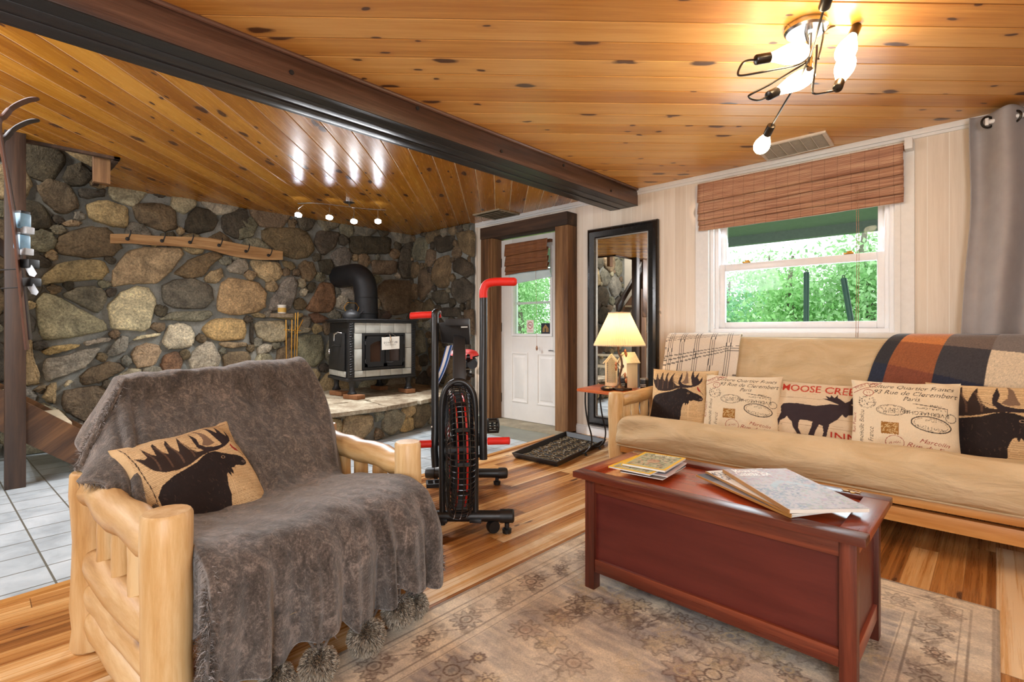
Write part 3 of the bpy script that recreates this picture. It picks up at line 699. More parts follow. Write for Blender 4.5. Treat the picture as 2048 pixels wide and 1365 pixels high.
for sl in slabs:
    pts = []
    for i in range(len(sl)):
        a, b = np.array(sl[i]), np.array(sl[(i+1)%len(sl)]); n = max(2, int(np.linalg.norm(b-a)/.07))
        for j in range(n): pts.append(a+(b-a)*j/n+rr.normal(0, .008, 2))
    z_ = HZ+rr.normal(0, .003); m.prism([(p[0], p[1], 0) for p in pts], (0,0,HZ-.04), (0,0,z_))
struct(m.build('hearth_slab', MAT['flag'], hr, bevel=.006))
# ---------------- stair against the stone wall
MAT['stair_wood'] = wood('stained_stair_board', [(52,32,18),(86,56,32),(116,80,48)], 'Y', .4, knots=.3, rot=(math.radians(-38),0,0), kscale=4)
MAT['post_wood'] = wood('stained_post', [(24,15,11),(48,32,22),(72,50,35)], 'Z', .45, knots=.2)
sr = thing('trim_staircase', (-5.1,.2,0), None, None); sr['kind'] = 'structure'
def stringer(x, top, bot): 
    sl = .80; yb = .60
    return MB().prism([(x,yb,top-(yb-.22)*sl),(x,yb,max(0,bot-(yb-.22)*sl)),(x,.22+bot/sl,0.0),(x,.22,bot),(x,FRONT+.02,bot+(.22-FRONT)*sl),(x,FRONT+.02,top+(.22-FRONT)*sl)][:], (-.02,0,0), (.02,0,0))
def strg(x, top, bot):
    sl = .8; ya = .22+bot/sl; yt = .22+top/sl
    return MB().prism([(x,yt,0),(x,FRONT+.02,top+(.2-FRONT)*sl),(x,FRONT+.02,bot+(.2-FRONT)*sl),(x,ya,0)], (-.02,0,0), (.02,0,0))
strg(-4.66, .555, .28).build('stringer', MAT['stair_wood'], sr, bevel=.003)
strg(-5.52, .545, .30).build('stringer', MAT['stair_wood'], sr, bevel=.003)
MAT['tread'] = simple('worn_stair_tread', (196,180,152), .7, var=.15, scale=12)
for k in range(8):
    zt = .15+.19*k; y_ = .22+.555/.8-.26-(zt)/.8
    MB().box(-5.5,-4.68,y_-.02,y_+.24,zt,zt+.035).build('tread', MAT['tread'], sr, bevel=.003)
pt = MB().box(-4.655,-4.555,.13,.23,0,H+.3).build('trim_stair_post', MAT['post_wood'], bevel=.004); struct(pt)
pt = MB().box(-5.05,-4.95,-.78,-.68,1.2,3.04).build('trim_stair_post', MAT['post_wood'], bevel=.004); struct(pt)
# boards left of the post: closet under the stair
pt = MB().box(-4.60,-4.57,-.75,-.02,1.25,2.28).build('trim_stair_panel', MAT['stair_wood'], bevel=.004); struct(pt)
pt = MB().box(-4.62,-4.58,-.16,.02,0,1.75).build('trim_stair_board', MAT['rough_timber'], bevel=.004); struct(pt)
m = MB().prism([(-4.9,-1.2,2.9),(-4.9,-1.2,2.78),(-4.9,.3,1.35),(-4.9,.3,1.47)], (-.03,0,0), (.03,0,0)); struct(m.build('trim_handrail', MAT['post_wood'], bevel=.005))
# ---------------- outside
MAT['grass'] = simple('lawn', (96,140,60), .9, var=.3, scale=3)
struct(MB().box(-40,40,WY+.17,70,-1.2,-1.1).build('ground_lawn', MAT['grass'], smooth=False))
MAT['soffit'] = simple('dark_soffit', (120,130,122), .8, var=.1)
struct(MB().box(-7,4,WY+.2,6.3,2.12,2.2).box(-7,4,6.2,6.3,2.02,2.2).build('trim_porch_roof', MAT['soffit']))
for xx in (-5.85,): struct(MB().box(xx-.07,xx+.07,6.1,6.24,-1.1,2.1).build('trim_porch_post', MAT['white'], bevel=.005))
# ================================================================== FURNITURE
def logpost(p0, p1, r, r2=None, n=18, wob=.004, seed=0, dome=.008):
    rg = np.random.default_rng(seed); p0 = Vector(p0); p1 = Vector(p1); r2 = r2 or r; N = 9
    pts, rs = [], []
    side = (p1-p0).normalized().orthogonal()
    for i in range(N):
        t = i/(N-1); pts.append(p0.lerp(p1, t)+side*float(rg.normal(0, wob))*(0 if i in (0, N-1) else 1)); rs.append((r+(r2-r)*t)*(1+float(rg.normal(0, .018))))
    d = (p1-p0).normalized()
    pts = [p0+d*.0]+[p0+d*dome]+pts[1:-1]+[p1-d*dome]+[p1]; rs = [rs[0]*.9, rs[0]]+rs[1:-1]+[rs[-1], rs[-1]*.9]
    return MB().tube(pts, rs, n)
def tenon(p0, p1, r, seed=0):   # a rail log whose ends shrink into the posts
    rg = np.random.default_rng(seed); p0 = Vector(p0); p1 = Vector(p1); ts = [0,.04,.09,.16,.3,.5,.7,.84,.91,.96,1]
    k = [.55,.72,.88,.97,1,1.02,1,.97,.88,.72,.55]; side = Vector((0,0,1))
    return MB().tube([p0.lerp(p1, t)+side*float(rg.normal(0,.003)) for t in ts], [r*q*(1+float(rg.normal(0,.02))) for q in k], 16)
# ---------------- cushions (printed covers)
def cushion(name, label, center, right, up, w, h, th, cv, group=None, cat='cushion', N=190, parent=None, corner=.05, seed=0, backcol=(196,166,122)):
    """a stuffed cover: front face shows the print; right/up are the face axes"""
    right = Vector(right).normalized(); up = Vector(up).normalized(); nrm = right.cross(up).normalized()
    u = np.linspace(-1, 1, N); U, Vv = np.meshgrid(u, u)
    pinch = 1-corner*(1-np.abs(Vv)**2.2)*np.abs(U)**1.5; pinch2 = 1-corner*(1-np.abs(U)**2.2)*np.abs(Vv)**1.5
    prof = (np.clip(1-np.abs(U)**2.6, 0, 1)*np.clip(1-np.abs(Vv)**2.6, 0, 1))**.55
    wr = fbm((U+1)*3, (Vv+1)*3, seed, 3)*.012*(1-prof*.5)+.006*np.sin(U*9+Vv*5+seed)*(np.abs(U)+np.abs(Vv))/2
    c = np.array(center); R = np.array(right); Un = np.array(up); Nn = np.array(nrm)
    X = U*w/2*pinch; Y = Vv*h/2*pinch2
    def surf(sgn): return c+X[...,None]*R+Y[...,None]*Un+(sgn*(prof*th/2+.002)+wr*(prof > 0.02))[...,None]*Nn
    A = surf(1); B = surf(-1)[:, ::-1]
    mb = MB(); mb.grid(A); mb.grid(B)
    # seam joining the two faces
    ring = [(0,j) for j in range(N)]+[(i,N-1) for i in range(1,N)]+[(N-1,j) for j in range(N-2,-1,-1)]+[(i,0) for i in range(N-2,0,-1)]
    o2 = N*N; ia = [i*N+j for i, j in ring]; ib = [o2+i*N+(N-1-j) for i, j in ring]
    for k in range(len(ring)):
        k2 = (k+1)%len(ring); mb.f.append((ia[k2], ia[k], ib[k], ib[k2]))
    cf = cv.sample((U+1)/2, (Vv+1)/2).reshape(-1, 3); cb = np.ones_like(cf)*np.array(lin(backcol))
    o = mb.build(name, MAT['print_cloth'], parent, cols=np.vstack([cf, cb]), ang=80)
    return tag(o, label, cat, group)
MAT['print_cloth'] = vcol('printed_burlap', .85, .10, 260, .35, .002)
def newsprint(cv, rng, cols=2, ink=(120,84,50), sc=1.0, x0=.04, x1=.96, y0=.04, y1=.96, head=None):
    y = y1
    cw = (x1-x0)/cols
    while y > y0:
        for k in range(cols):
            xs = x0+k*cw+.008; x = xs
            while x < xs+cw-.024:
                l = rng.uniform(.012, .045)*sc; x2 = min(x+l, xs+cw-.02)
                cv.line([(x, y+rng.normal(0,.0005)), (x2, y)], .0042*sc, ink, .7); x = x2+.006*sc
        y -= .0135*sc
    for k in range(1, cols): cv.line([(x0+k*cw-.004, y0), (x0+k*cw-.004, y1)], .0022, ink, .6)
def moose_bust(cv, ox, oy, s, bird=True, rng=None):
    """side-on bust of a bull moose, antlers and a small red bird; (ox,oy) offset, s scale"""
    T = lambda pts: [(ox+x*s, oy+y*s) for x, y in pts]
    dk = (38,30,30); md = (62,48,44); lt = (110,86,70)
    body = [(.0,-.15),(.0,.42),(.06,.50),(.16,.54),(.28,.57),(.40,.60),(.47,.64),(.53,.66),(.60,.655),(.66,.62),(.73,.585),(.80,.565),(.86,.53),(.885,.49),(.87,.455),(.82,.44),(.765,.455),(.73,.46),(.70,.44),(.672,.445),(.668,.40),(.648,.37),(.635,.40),(.62,.35),(.605,.40),(.585,.385),(.565,.33),(.55,.26),(.55,.18),(.53,.10),(.50,.02),(.48,-.04),(.43,-.02),(.40,.03),(.34,.0),(.30,-.06),(.28,-.15)]
    cv.poly(T(body), dk)
    rng = rng or np.random.default_rng(1)
    for _ in range(420):
        x, y = rng.uniform(.02, .84), rng.uniform(-.1, .64)
        r = cv.mask(T([(x-.01,y-.01),(x+.01,y-.01),(x,y+.01)]))
        inside = False; p = body
        for i in range(len(p)):
            (xa, ya), (xb, yb) = p[i], p[(i+1)%len(p)]
            if (ya > y) != (yb > y) and x < (xb-xa)*(y-ya)/(yb-ya)+xa: inside = not inside
        if inside: cv.line(T([(x, y), (x+rng.uniform(-.012,.02), y-rng.uniform(.01,.035))]), .004*s, md if rng.random() < .7 else lt, .35)
    cv.ell(*T([(.645,.575)])[0], .018*s, .014*s, .005*s, (170,140,110)); cv.ell(*T([(.645,.575)])[0], .009*s, .009*s, 0, (14,10,10), fill=True)
    cv.ell(*T([(.845,.485)])[0], .016*s, .010*s, .005*s, (140,120,110), rot=-.4)
    # left palm with five curved tines
    palm = [(.56,.665),(.46,.645),(.34,.60),(.22,.585),(.12,.60),(.05,.66),(.01,.74),(-.03,.84),(.03,.79),(.055,.80),(.06,.93),(.10,.82),(.13,.80),(.15,.93),(.175,.955),(.185,.82),(.23,.775),(.245,.90),(.275,.955),(.275,.83),(.31,.76),(.345,.88),(.38,.955),(.37,.83),(.385,.76),(.43,.70),(.52,.69)]
    palm = [(x, y) for x, y in palm]
    cv.poly(T(palm), (52,40,36))
    for a, b in (((.10,.64),(.07,.86)),((.2,.63),(.165,.90)),((.3,.64),(.26,.88)),((.4,.66),(.36,.88))):
        cv.line(T([a, ((a[0]+b[0])/2+.015, (a[1]+b[1])/2), b]), .016*s, (104,78,62), .6, smooth=4)
    # right antler
    cv.poly(T([(.56,.66),(.50,.69),(.465,.75),(.47,.84),(.50,.97),(.515,.86),(.50,.78),(.54,.73),(.62,.71),(.70,.715),(.68,.78),(.66,.86),(.66,1.03),(.69,.93),(.72,.86),(.76,.98),(.765,.86),(.80,.80),(.83,.90),(.835,.80),(.80,.73),(.73,.69),(.65,.67)], ), (48,38,40))
    cv.poly(T([(.52,.76),(.56,.82),(.57,.93),(.55,1.01),(.60,.93),(.62,.82),(.64,.75),(.57,.735)]), (112,88,74), .9)
    cv.line(T([(.44,.70),(.40,.745)]), .008*s, (60,46,40)); cv.line(T([(.49,.72),(.42,.76),(.37,.78)]), .006*s, (70,54,46), smooth=3)
    if bird:
        cv.poly(T([(.775,.685),(.79,.70),(.80,.665),(.83,.63),(.845,.60),(.825,.605),(.80,.625),(.785,.65)]), (150,30,30))
        cv.line(T([(.84,.61),(.885,.555)]), .006*s, (60,30,30))
def postcard(seed=0):
    cv = Canvas(620, 620, (222,206,178)); bk = (58,50,44); rd = (150,62,48); br = (150,104,48)
    cv.text('Culture Quartier Francs', .56, .915, .078, bk, rot=-.03, shear=.35); cv.text('93 Rue de Clerembert', .60, .83, .082, bk, rot=-.03, shear=.35); cv.text('Paris', .58, .755, .078, bk, shear=.35)
    cv.text('Mademoiselle Boleu', .115, .30, .07, bk, rot=math.pi/2, shear=.35); cv.text('St. France', .215, .23, .07, bk, rot=math.pi/2, shear=.35)
    cv.text('Rue Postale', .03, .42, .055, rd, rot=math.pi/2, shear=.3)
    for dx in (0,): cv.ell(.40, .60, .135, .066, .006, bk, rot=0); cv.ell(.40, .60, .12, .054, .003, bk)
    cv.text('DIE GOEDERENDIENST', .40, .622, .024, bk, rot=math.pi); cv.text('COMPAGNIE', .40, .598, .026, bk, rot=math.pi); cv.text('CLIENTELE', .40, .573, .03, bk, rot=math.pi)
    cv.text('L.VERHAEGHEN', .70, .585, .062, bk, rot=math.pi-.05); cv.text('5. Rue des Cartes', .76, .645, .036, bk, rot=math.pi-.05); cv.text('MAISON', .80, .69, .028, bk, rot=math.pi-.05)
    cv.ell(.755, .455, .175, .088, .012, bk, rot=-.18); cv.ell(.755, .455, .15, .068, .003, bk, rot=-.18)
    cv.text('CALCO & TOCOLI', .755, .415, .034, bk, rot=math.pi-.18); cv.text('COUPE', .755, .50, .03, bk, rot=math.pi-.18)
    cv.line([(.60,.70),(.9,.66),(.9,.55)], .008, bk); cv.ell(.93, .55, .045, .05, .006, bk)
    cv.poly([(.31,.30),(.475,.295),(.475,.445),(.31,.45)], br); rg = np.random.default_rng(3)
    for _ in range(60):
        a = rg.uniform(.32,.46); b = rg.uniform(.305,.44); cv.line([(a,b),(a+rg.uniform(-.02,.02),b+rg.uniform(-.02,.02))], .006, (206,180,130))
    for k in range(8): cv.ell(.31+.0236*k, .297, .006, .006, 0, (222,206,178), fill=True); cv.ell(.31+.0236*k, .45, .006, .006, 0, (222,206,178), fill=True)
    cv.ell(.435, .20, .085, .085, .006, rd, n=24); cv.text('18 AOU', .435, .20, .034, rd, rot=.2); 
    for k in range(5): cv.line([(.38+.035*k,.03),(.375+.035*k,.10)], .008, bk)
    cv.text('Marcelin', .78, .235, .075, rd, rot=-.12, shear=.35); cv.text('Rue du Francs', .78, .155, .085, rd, rot=-.14, shear=.35); cv.text('19', .73, .06, .06, bk)
    cv.line([(.0,.88),(.16,.96),(.30,.97)], .008, rd); cv.line([(.02,.82),(.10,.86),(.24,.92),(.30,.99)], .008, rd); cv.text('PORT', .10, .90, .05, rd, rot=.4); cv.text('NAV', .22, .955, .05, rd, rot=.45)
    cv.ell(.18, .82, .055, .045, .008, rd, n=8); cv.text('11', .18, .82, .05, rd, rot=.3)
    for _ in range(26):
        a, b = rg.uniform(.08,.25), rg.uniform(.62,.76); cv.line([(a,b),(a+rg.uniform(-.012,.012),b+rg.uniform(-.012,.012))], .008, (40,36,34))
    for k in range(16): an = k*.4; cv.ell(.165+.085*math.cos(an), .69+.075*math.sin(an), .008, .008, .003, bk)
    return cv
def moose_news(seed, stitched=False):
    rg = np.random.default_rng(seed); cv = Canvas(640, 640, (214,184,140))
    for _ in range(30): cv.ell(rg.random(), rg.random(), rg.uniform(.05,.15), rg.uniform(.05,.15), 0, (226,196,150), al=.12, fill=True)
    newsprint(cv, rg, 3, (128,92,56)); return cv, rg
def moose_sign():
    cv = Canvas(640, 560, (210,188,158)); rg = np.random.default_rng(4); br = (120,88,64)
    for k in range(1, 7): cv.line([(0, k/7+rg.normal(0,.004)), (.5, k/7+rg.normal(0,.004)), (1, k/7)], .004, br, .6)
    for _ in range(50):
        x, y = rg.random(), rg.random(); cv.line([(x, y), (x+rg.uniform(.02,.12), y+rg.normal(0,.004))], .003, br, .4)
    for _ in range(14):
        x, y = rg.choice([rg.uniform(0,.15), rg.uniform(.85,1)]), rg.uniform(.05,.45); cv.line([(x, y), (x+rg.uniform(-.05,.05), y+.04), (x+.05, y+.05)], .006, (90,66,50), .6, smooth=3)
    cv.text('MOOSE CREEK', .545, .875, .15, (178,52,36), sx=.80, bold=.012); cv.text('INN', .80, .17, .15, (178,52,36), bold=.014)
    mo = [(.115,.17),(.165,.155),(.155,.19),(.145,.27),(.165,.36),(.215,.40),(.235,.44),(.255,.40),(.29,.36),(.31,.27),(.335,.22),(.36,.155),(.385,.115),(.435,.10),(.425,.13),(.395,.17),(.365,.26),(.36,.34),(.375,.40),(.44,.405),(.50,.39),(.49,.30),(.465,.20),(.445,.11),(.50,.11),(.515,.15),(.53,.24),(.565,.36),(.60,.34),(.61,.25),(.595,.14),(.59,.07),(.655,.055),(.65,.09),(.635,.15),(.645,.25),(.66,.38),(.70,.43),(.735,.47),(.775,.55),(.79,.52),(.81,.51),(.83,.55),(.88,.565),(.93,.545),(.985,.525),(.99,.56),(.96,.60),(.91,.66),(.865,.70),(.84,.72),(.90,.735),(.97,.74),(.995,.79),(.955,.765),(.945,.81),(.915,.775),(.90,.83),(.875,.78),(.85,.84),(.83,.77),(.79,.735),(.76,.765),(.72,.80),(.715,.85),(.69,.79),(.655,.835),(.65,.79),(.60,.82),(.63,.765),(.58,.765),(.65,.735),(.72,.70),(.735,.69),(.66,.69),(.60,.665),(.52,.64),(.44,.645),(.34,.655),(.24,.65),(.18,.635),(.155,.59),(.16,.54),(.165,.48),(.145,.41),(.12,.33),(.125,.25)]
    cv.poly([(x, y-.035) for x, y in mo], (52,40,44)); return cv

# ================= FUTON against the window wall
FX0, FX1, FY = -1.90, .42, 2.93      # arm post centre x, off-frame end, front of mattress
fut = thing('log_futon', (-.8, 3.4, 0), 'peeled log futon sofa with a tan cover under the window', 'sofa')
MB_ = logpost
logpost((-1.872,3.0,0),(-1.872,3.0,.595),.052,.05,seed=1).build('post', MAT['log'], fut)
logpost((-1.95,3.85,0),(-1.95,3.85,.62),.052,.05,seed=2).build('post', MAT['log'], fut)
logpost((-1.872,3.04,.535),(-1.945,3.83,.545),.046,.043,seed=3).build('arm_rail', MAT['log_y'], fut)
logpost((-1.875,3.04,.20),(-1.95,3.83,.20),.045,.043,seed=4).build('lower_rail', MAT['log_y'], fut)
for k, y in enumerate((3.17,3.31,3.46,3.62)):
    logpost((-1.875-(y-3)*.09,y,.19),(-1.875-(y-3)*.09,y,.54),.032,.030,seed=5+k,dome=.001).build('spindle', MAT['log'], fut)
MAT['oak_board'] = wood('golden_pine_board', [(150,92,38),(190,128,62),(216,160,92)], 'X', .4, across=20, along=1.2, knots=.1)
MB().box(-1.82,.45,2.99,3.03,.115,.185).build('front_board', MAT['oak_board'], fut, bevel=.004)
MB().box(-1.82,.45,2.965,3.06,.205,.25).build('seat_rail', MAT['oak_board'], fut, bevel=.006)
MB().box(-1.82,.45,3.06,3.75,.215,.24).build('seat_slats', MAT['oak_board'], fut, bevel=.003)
MB().box(-1.82,.45,3.84,3.88,.3,.86).build('back_frame', MAT['oak_board'], fut, bevel=.004)
# seat mattress: profile in (y,z) swept along x
def sweep_x(prof, xs, mod):
    P = np.zeros((len(xs), len(prof), 3)); pr = np.array(prof)
    for i, x in enumerate(xs):
        P[i, :, 0] = x; P[i, :, 1] = pr[:, 0]; P[i, :, 2] = pr[:, 1]
    X = P[:, :, 0]; tt = np.tile(np.linspace(0, 1, len(prof)), (len(xs), 1))
    return mod(P, X, tt)
prof = [tuple(p) for p in catmull([(3.62,.25),(3.2,.245),(3.0,.25),(2.93,.275),(2.90,.33),(2.905,.39),(2.94,.44),(3.0,.462),(3.08,.455),(3.2,.425),(3.36,.385),(3.55,.36),(3.68,.37)], 7)]
xs = np.linspace(-1.835, .45, 190)
def mod(P, X, t):
    fold = fbm(X*1.6+5, t*3+X*.6, 11, 4)*.03+.008*np.sin(X*5+t*16)+.012*np.sin((X+1.8)*9-t*22)*np.exp(-(X+1.75)*2.6)*np.clip(1-np.abs(t-.45)*3,0,1)*2
    front = np.exp(-((t-.42)/.16)**2)
    fold += .010*np.sin(X*11+t*9+2*np.sin(X*3))*np.clip(fbm(X*2.2+3, t*2, 77, 2)+.3, 0, 1)+.006*np.sin(t*60+X*7)*np.clip(fbm(X*1.7+9, t*2, 5, 2)+.2, 0, 1)
    P[:, :, 1] -= fold*front; P[:, :, 2] += fold*.5*np.exp(-((t-.62)/.2)**2)+.012*np.sin(X*1.3+1)*np.exp(-((t-.5)/.25)**2)
    e = np.clip((-1.835-X+.07)/.07, 0, 1)**2
    P[:, :, 1] += e*.05*front; P[:, :, 2] -= e*.03*(t > .4)
    P[:, :, 2] -= .012*(X+1.8)*np.exp(-((t-.3)/.2)**2)*.5
    return P
P = sweep_x(prof, xs, mod); mm = MB().grid(P)
n_ = len(prof); mm.f.append(tuple(range(n_)))
sm = mm.build('seat_mattress', MAT['tan_canvas'], fut, ang=70)
crease = P[:, :, :]
k_ = int(n_*.22); sp_ = [tuple(P[i, k_]+np.array([0,-.004,-.002])) for i in range(0, 190, 3)]
MB().tube(sp_, .005, 6).build('piping', MAT['tan_canvas'], sm)
prof = [tuple(p) for p in catmull([(3.58,.36),(3.60,.5),(3.64,.66),(3.68,.82),(3.705,.91),(3.735,.955),(3.78,.972),(3.83,.95),(3.835,.85),(3.82,.4)], 7)]
def mod2(P, X, t):
    f = fbm(X*1.5, t*4, 5, 4)*.018; P[:, :, 1] -= f*np.clip(1-t*1.2, 0, 1)+.018*np.exp(-((t-.27)/.03)**2)*0-.008*np.exp(-((t-.30)/.015)**2); P[:, :, 2] += .006*np.sin(X*2.2)*(t > .5)
    return P
P = sweep_x(prof, np.linspace(-1.83, .45, 150), mod2); mm = MB().grid(P); mm.f.append(tuple(range(len(prof))))
mm.build('back_mattress', MAT['tan_canvas'], fut, ang=70)
# cushions on the futon: (label, px centre, py centre, width, height)
def cush_at(px, py, Y, w, h, lean, yaw, roll, cv, label, grp, seed, th=.13, name='throw_pillow'):
    c = onY(px, py, Y); R = Matrix.Rotation(yaw, 3, 'Z')@Vector((1,0,0)); up = Vector((0, math.sin(lean), math.cos(lean))); up = Matrix.Rotation(yaw, 3, 'Z')@up
    q = Matrix.Rotation(roll, 3, R.cross(up)); return cushion(name, label, c, q@R, q@up, w, h, th, cv, grp, seed=seed)
g_ = 'printed throw pillows on the futon'
cv, rg = moose_news(21); moose_bust(cv, .03, .06, .93, rng=rg)
for k in range(4):
    a = .03 if k in (0,3) else .97
cv.line([(.03,.03),(.03,.97),(.97,.97),(.97,.03)], .004, (120,84,50), closed=True)
cush_at(1365, 800, 3.42, .47, .43, .26, .06, 0.02, cv, 'burlap moose head pillow with a red bird, nearest the log arm of the futon', g_, 1)
pc = postcard()
cush_at(1482, 815, 3.36, .47, .41, .26, .03, .02, pc, 'cream postcard print pillow left of the walking moose pillow', g_, 2)
cush_at(1806, 842, 3.29, .455, .41, .28, .03, .02, pc, 'cream postcard print pillow overlapping the right end of the walking moose pillow', g_, 4)
c3 = cush_at(1632, 829, 3.40, .53, .375, .28, .0, -.01, moose_sign(), 'long pillow with red lettering above a walking moose silhouette', g_, 3)
cv, rg = moose_news(22); moose_bust(cv, -.02, .02, 1.0, rng=rg)
cush_at(2003, 862, 3.45, .58, .45, .28, .0, .02, cv, 'large moose head pillow at the far right end of the futon', g_, 5)
MB().box(0,.022,0,.004,-.02,.02)
p = onY(1892, 877, 3.28); MB().obox(p, (.022,.003,.04), .1).build('care_tag', MAT['paper'], [o for o in bpy.data.objects if o.name == 'throw_pillow.002'][0])
# throws over the futon back
def drape(name, label, corners, prof, cv, mat, thick=.006, N=(150,120), wav=.006, seed=0, cat='throw blanket'):
    """corners: function (s,t)->xyz ; colour from canvas"""
    s_ = np.linspace(0, 1, N[0]); t_ = np.linspace(0, 1, N[1]); S2, T2 = np.meshgrid(s_, t_)
    P = corners(S2, T2); P[..., 1] -= fbm(S2*5, T2*5, seed, 3)*wav
    mb = MB().grid(P); o = mb.build(name, mat, None, cols=cv.sample(np.clip(S2, 0, .999), np.clip(T2, 0, .999)).reshape(-1, 3), ang=80, solid=thick)
    return tag(o, label, cat)
bp = np.array(catmull([(3.60,.50),(3.635,.66),(3.675,.82),(3.69,.91),(3.725,.968),(3.775,.988),(3.84,.975),(3.86,.9),(3.858,.7)], 12))
def backprof(t):
    k = np.clip(t, 0, 1)*(len(bp)-1); i = np.clip(k.astype(int), 0, len(bp)-2); f = (k-i)[..., None]; return bp[i]*(1-f)+bp[i+1]*f
def cor1(S, T):
    yz = backprof(.02+T*.80); X = -1.845+S*(.50+.03*np.sin(T*3))+.02*T*(1-S)*0
    P = np.stack([X, yz[..., 0]-.014, yz[..., 1]+.004], -1); P[..., 0] += (1-T)*.04*(S-.3); return P
MAT['wool_print'] = vcol('woven_throw', .9, .12, 220, .5, .003, sheen=.3)
cv = Canvas(500, 500, (226,214,196)); bk = (44,42,44)
for x in (.07,.235,.44,.65,.86):
    for d in (-.027,0,.027): cv.line([(x+d,0),(x+d+.02,1)], .007, bk)
for y in (.62,.34,.08,.86):
    for d in (-.032,0,.032): cv.line([(0,y+d-.10),(.3,y+d-.06),(.75,y+d+.02),(.85,y+d+.05),(1,y+d+.055)], .007, bk)
for yy in np.arange(0, 1, .02): cv.line([(0,yy),(.02,yy)], .006, bk if int(yy*50)%6 < 2 else (226,214,196))
o_ = drape('plaid_throw', 'cream throw with thin black plaid lines over the left end of the futon back', cor1, None, cv, MAT['wool_print'], seed=3)
def cor2(S, T):
    yz = backprof(.0+T*.80); X = -.60+S*1.02+(T*.24)*(1-S)**1.0
    return np.stack([X, yz[..., 0]-.018, yz[..., 1]+.005], -1)
cv = Canvas(700, 500, (60,58,66))
def quad(c, pts): cv.poly(pts, c)
xs_ = [0,.075,.30,.52,.76,1.01]; ys_ = [0,.22,.47,.72,1.0]
pal = [[(40,48,66),(128,72,52),(40,44,62),(152,142,134),(66,64,56)],[(52,52,56),(150,90,56),(62,60,64),(214,196,168),(140,126,100)],[(62,60,60),(196,124,70),(110,96,88),(120,112,108),(40,48,66)],[(34,40,54),(196,124,70),(44,48,62),(120,112,108),(40,48,66)]]
for j in range(4):
    for i in range(5):
        d = -.05; sh = lambda x: -.20*x+.10
        cv.poly([(xs_[i], ys_[j]+sh(xs_[i])),(xs_[i+1], ys_[j]+sh(xs_[i+1])),(xs_[i+1], ys_[j+1]+sh(xs_[i+1])),(xs_[i], ys_[j+1]+sh(xs_[i]))], pal[j][i])
rgx = np.random.default_rng(0); cv.a *= rgx.normal(1, .10, cv.a.shape[:2])[..., None].clip(.7, 1.35)
drape('checked_blanket', 'large checked rust, grey, navy and cream blanket over the right of the futon back', cor2, None, cv, MAT['wool_print'], thick=.008, N=(260,180), seed=8, wav=.008)

# ================= LOG ARMCHAIR with grey throw
BL, FL, BR, FR = V(-2.122,.263,0), V(-1.475,.325,0), V(-2.36,1.17,0), V(-1.66,1.16,0)
ch = thing('log_armchair', (-1.9,.73,0), 'peeled log armchair at left, draped with a fuzzy grey throw', 'armchair')
up = V(0,0,1)
logpost(BL, BL+up*.565, .058, .058, seed=11).build('post', MAT['log'], ch)
logpost(FL, FL+up*.575, .056, .055, seed=12, wob=.001).build('post', MAT['log'], ch)
logpost(BR, BR+up*.565, .055, .055, seed=13).build('post', MAT['log'], ch)
logpost(FR, FR+up*.585, .050, .050, seed=14, wob=.001).build('post', MAT['log'], ch)
for A, B, sd in ((BL, FL, 20), (BR, FR, 40)):
    logpost(A+up*.50, B+up*.495, .050, .048, seed=sd, wob=.006).build('arm_rail', MAT['log_h'], ch)
    tenon(A.lerp(B,.04)+up*.29, B.lerp(A,.02)+up*.27, .052, seed=sd+1).build('side_rail', MAT['log_h'], ch)
    tenon(A.lerp(B,.04)+up*.195, B.lerp(A,.02)+up*.175, .046, seed=sd+2).build('side_rail', MAT['log_h'], ch)
    tenon(A.lerp(B,.04)+up*.105, B.lerp(A,.02)+up*.075, .044, seed=sd+3).build('side_rail', MAT['log_h'], ch)
    for k, t_ in enumerate((.27,.49,.71)):
        q = A.lerp(B, t_); logpost(q+up*.27, q+up*.50, .031, .030, wob=.0006, seed=sd+5+k, dome=.001).build('spindle', MAT['log'], ch)
ch_peg = MB()
MAT['peg'] = simple('walnut_peg', (84,52,34), .6)
for z_ in (.16,.115):
    p = FL+V(.052*math.cos(-.5),.052*math.sin(-.5),z_); MB().tube([p-V(.004,-.002,0), p+V(.005,-.0025,0)], .0085, 12).build('peg', MAT['peg'], ch)
MB().hexa([BL.lerp(FL,.3)+V(0,.06,.17),FL+V(.0,.13,.17),FR+V(.05,-.06,.17),BR.lerp(FR,.3)+V(0,-.06,.17),BL.lerp(FL,.3)+V(0,.06,.23),FL+V(.0,.13,.23),FR+V(.05,-.06,.23),BR.lerp(FR,.3)+V(0,-.06,.23)]).build('seat_frame', MAT['log_y'], ch, bevel=.01)
# rows of the draped surface: left and right ends
rowsL = [(-2.42,.36,.40),(-2.38,.345,.70),(-2.29,.34,.845),tuple(at(250,752,1.78)),tuple(at(240,800,1.75)),(-1.98,.34,.60),(-1.84,.335,.462),(-1.70,.345,.44),(-1.52,.375,.465),(-1.43,.39,.45),(-1.375,.39,.38),(-1.37,.385,.27),(-1.38,.38,.13)]
rowsR = [(-2.70,1.10,.40),(-2.64,1.08,.72),(-2.52,1.08,.852),tuple(at(608,724,2.42)),tuple(at(646,790,2.38)),tuple(at(663,872,2.24)),tuple(at(682,945,2.13)),(-1.86,1.08,.435),(-1.62,1.10,.465),(-1.50,1.12,.445),(-1.44,1.13,.375),(-1.42,1.14,.27),(-1.43,1.15,.14)]
def surf_rows(L, R, ns, off=0.0):
    A = np.array(catmull(L, 14)); B = np.array(catmull(R, 14)); s = np.linspace(0, 1, ns)[None, :, None]
    return A[:, None, :]*(1-s)+B[:, None, :]*s
Pm = surf_rows([(x,y+.02,z-.03) for x,y,z in rowsL[1:11]], [(x,y-.02,z-.03) for x,y,z in rowsR[1:11]], 20)
Pm[..., 0] -= .015
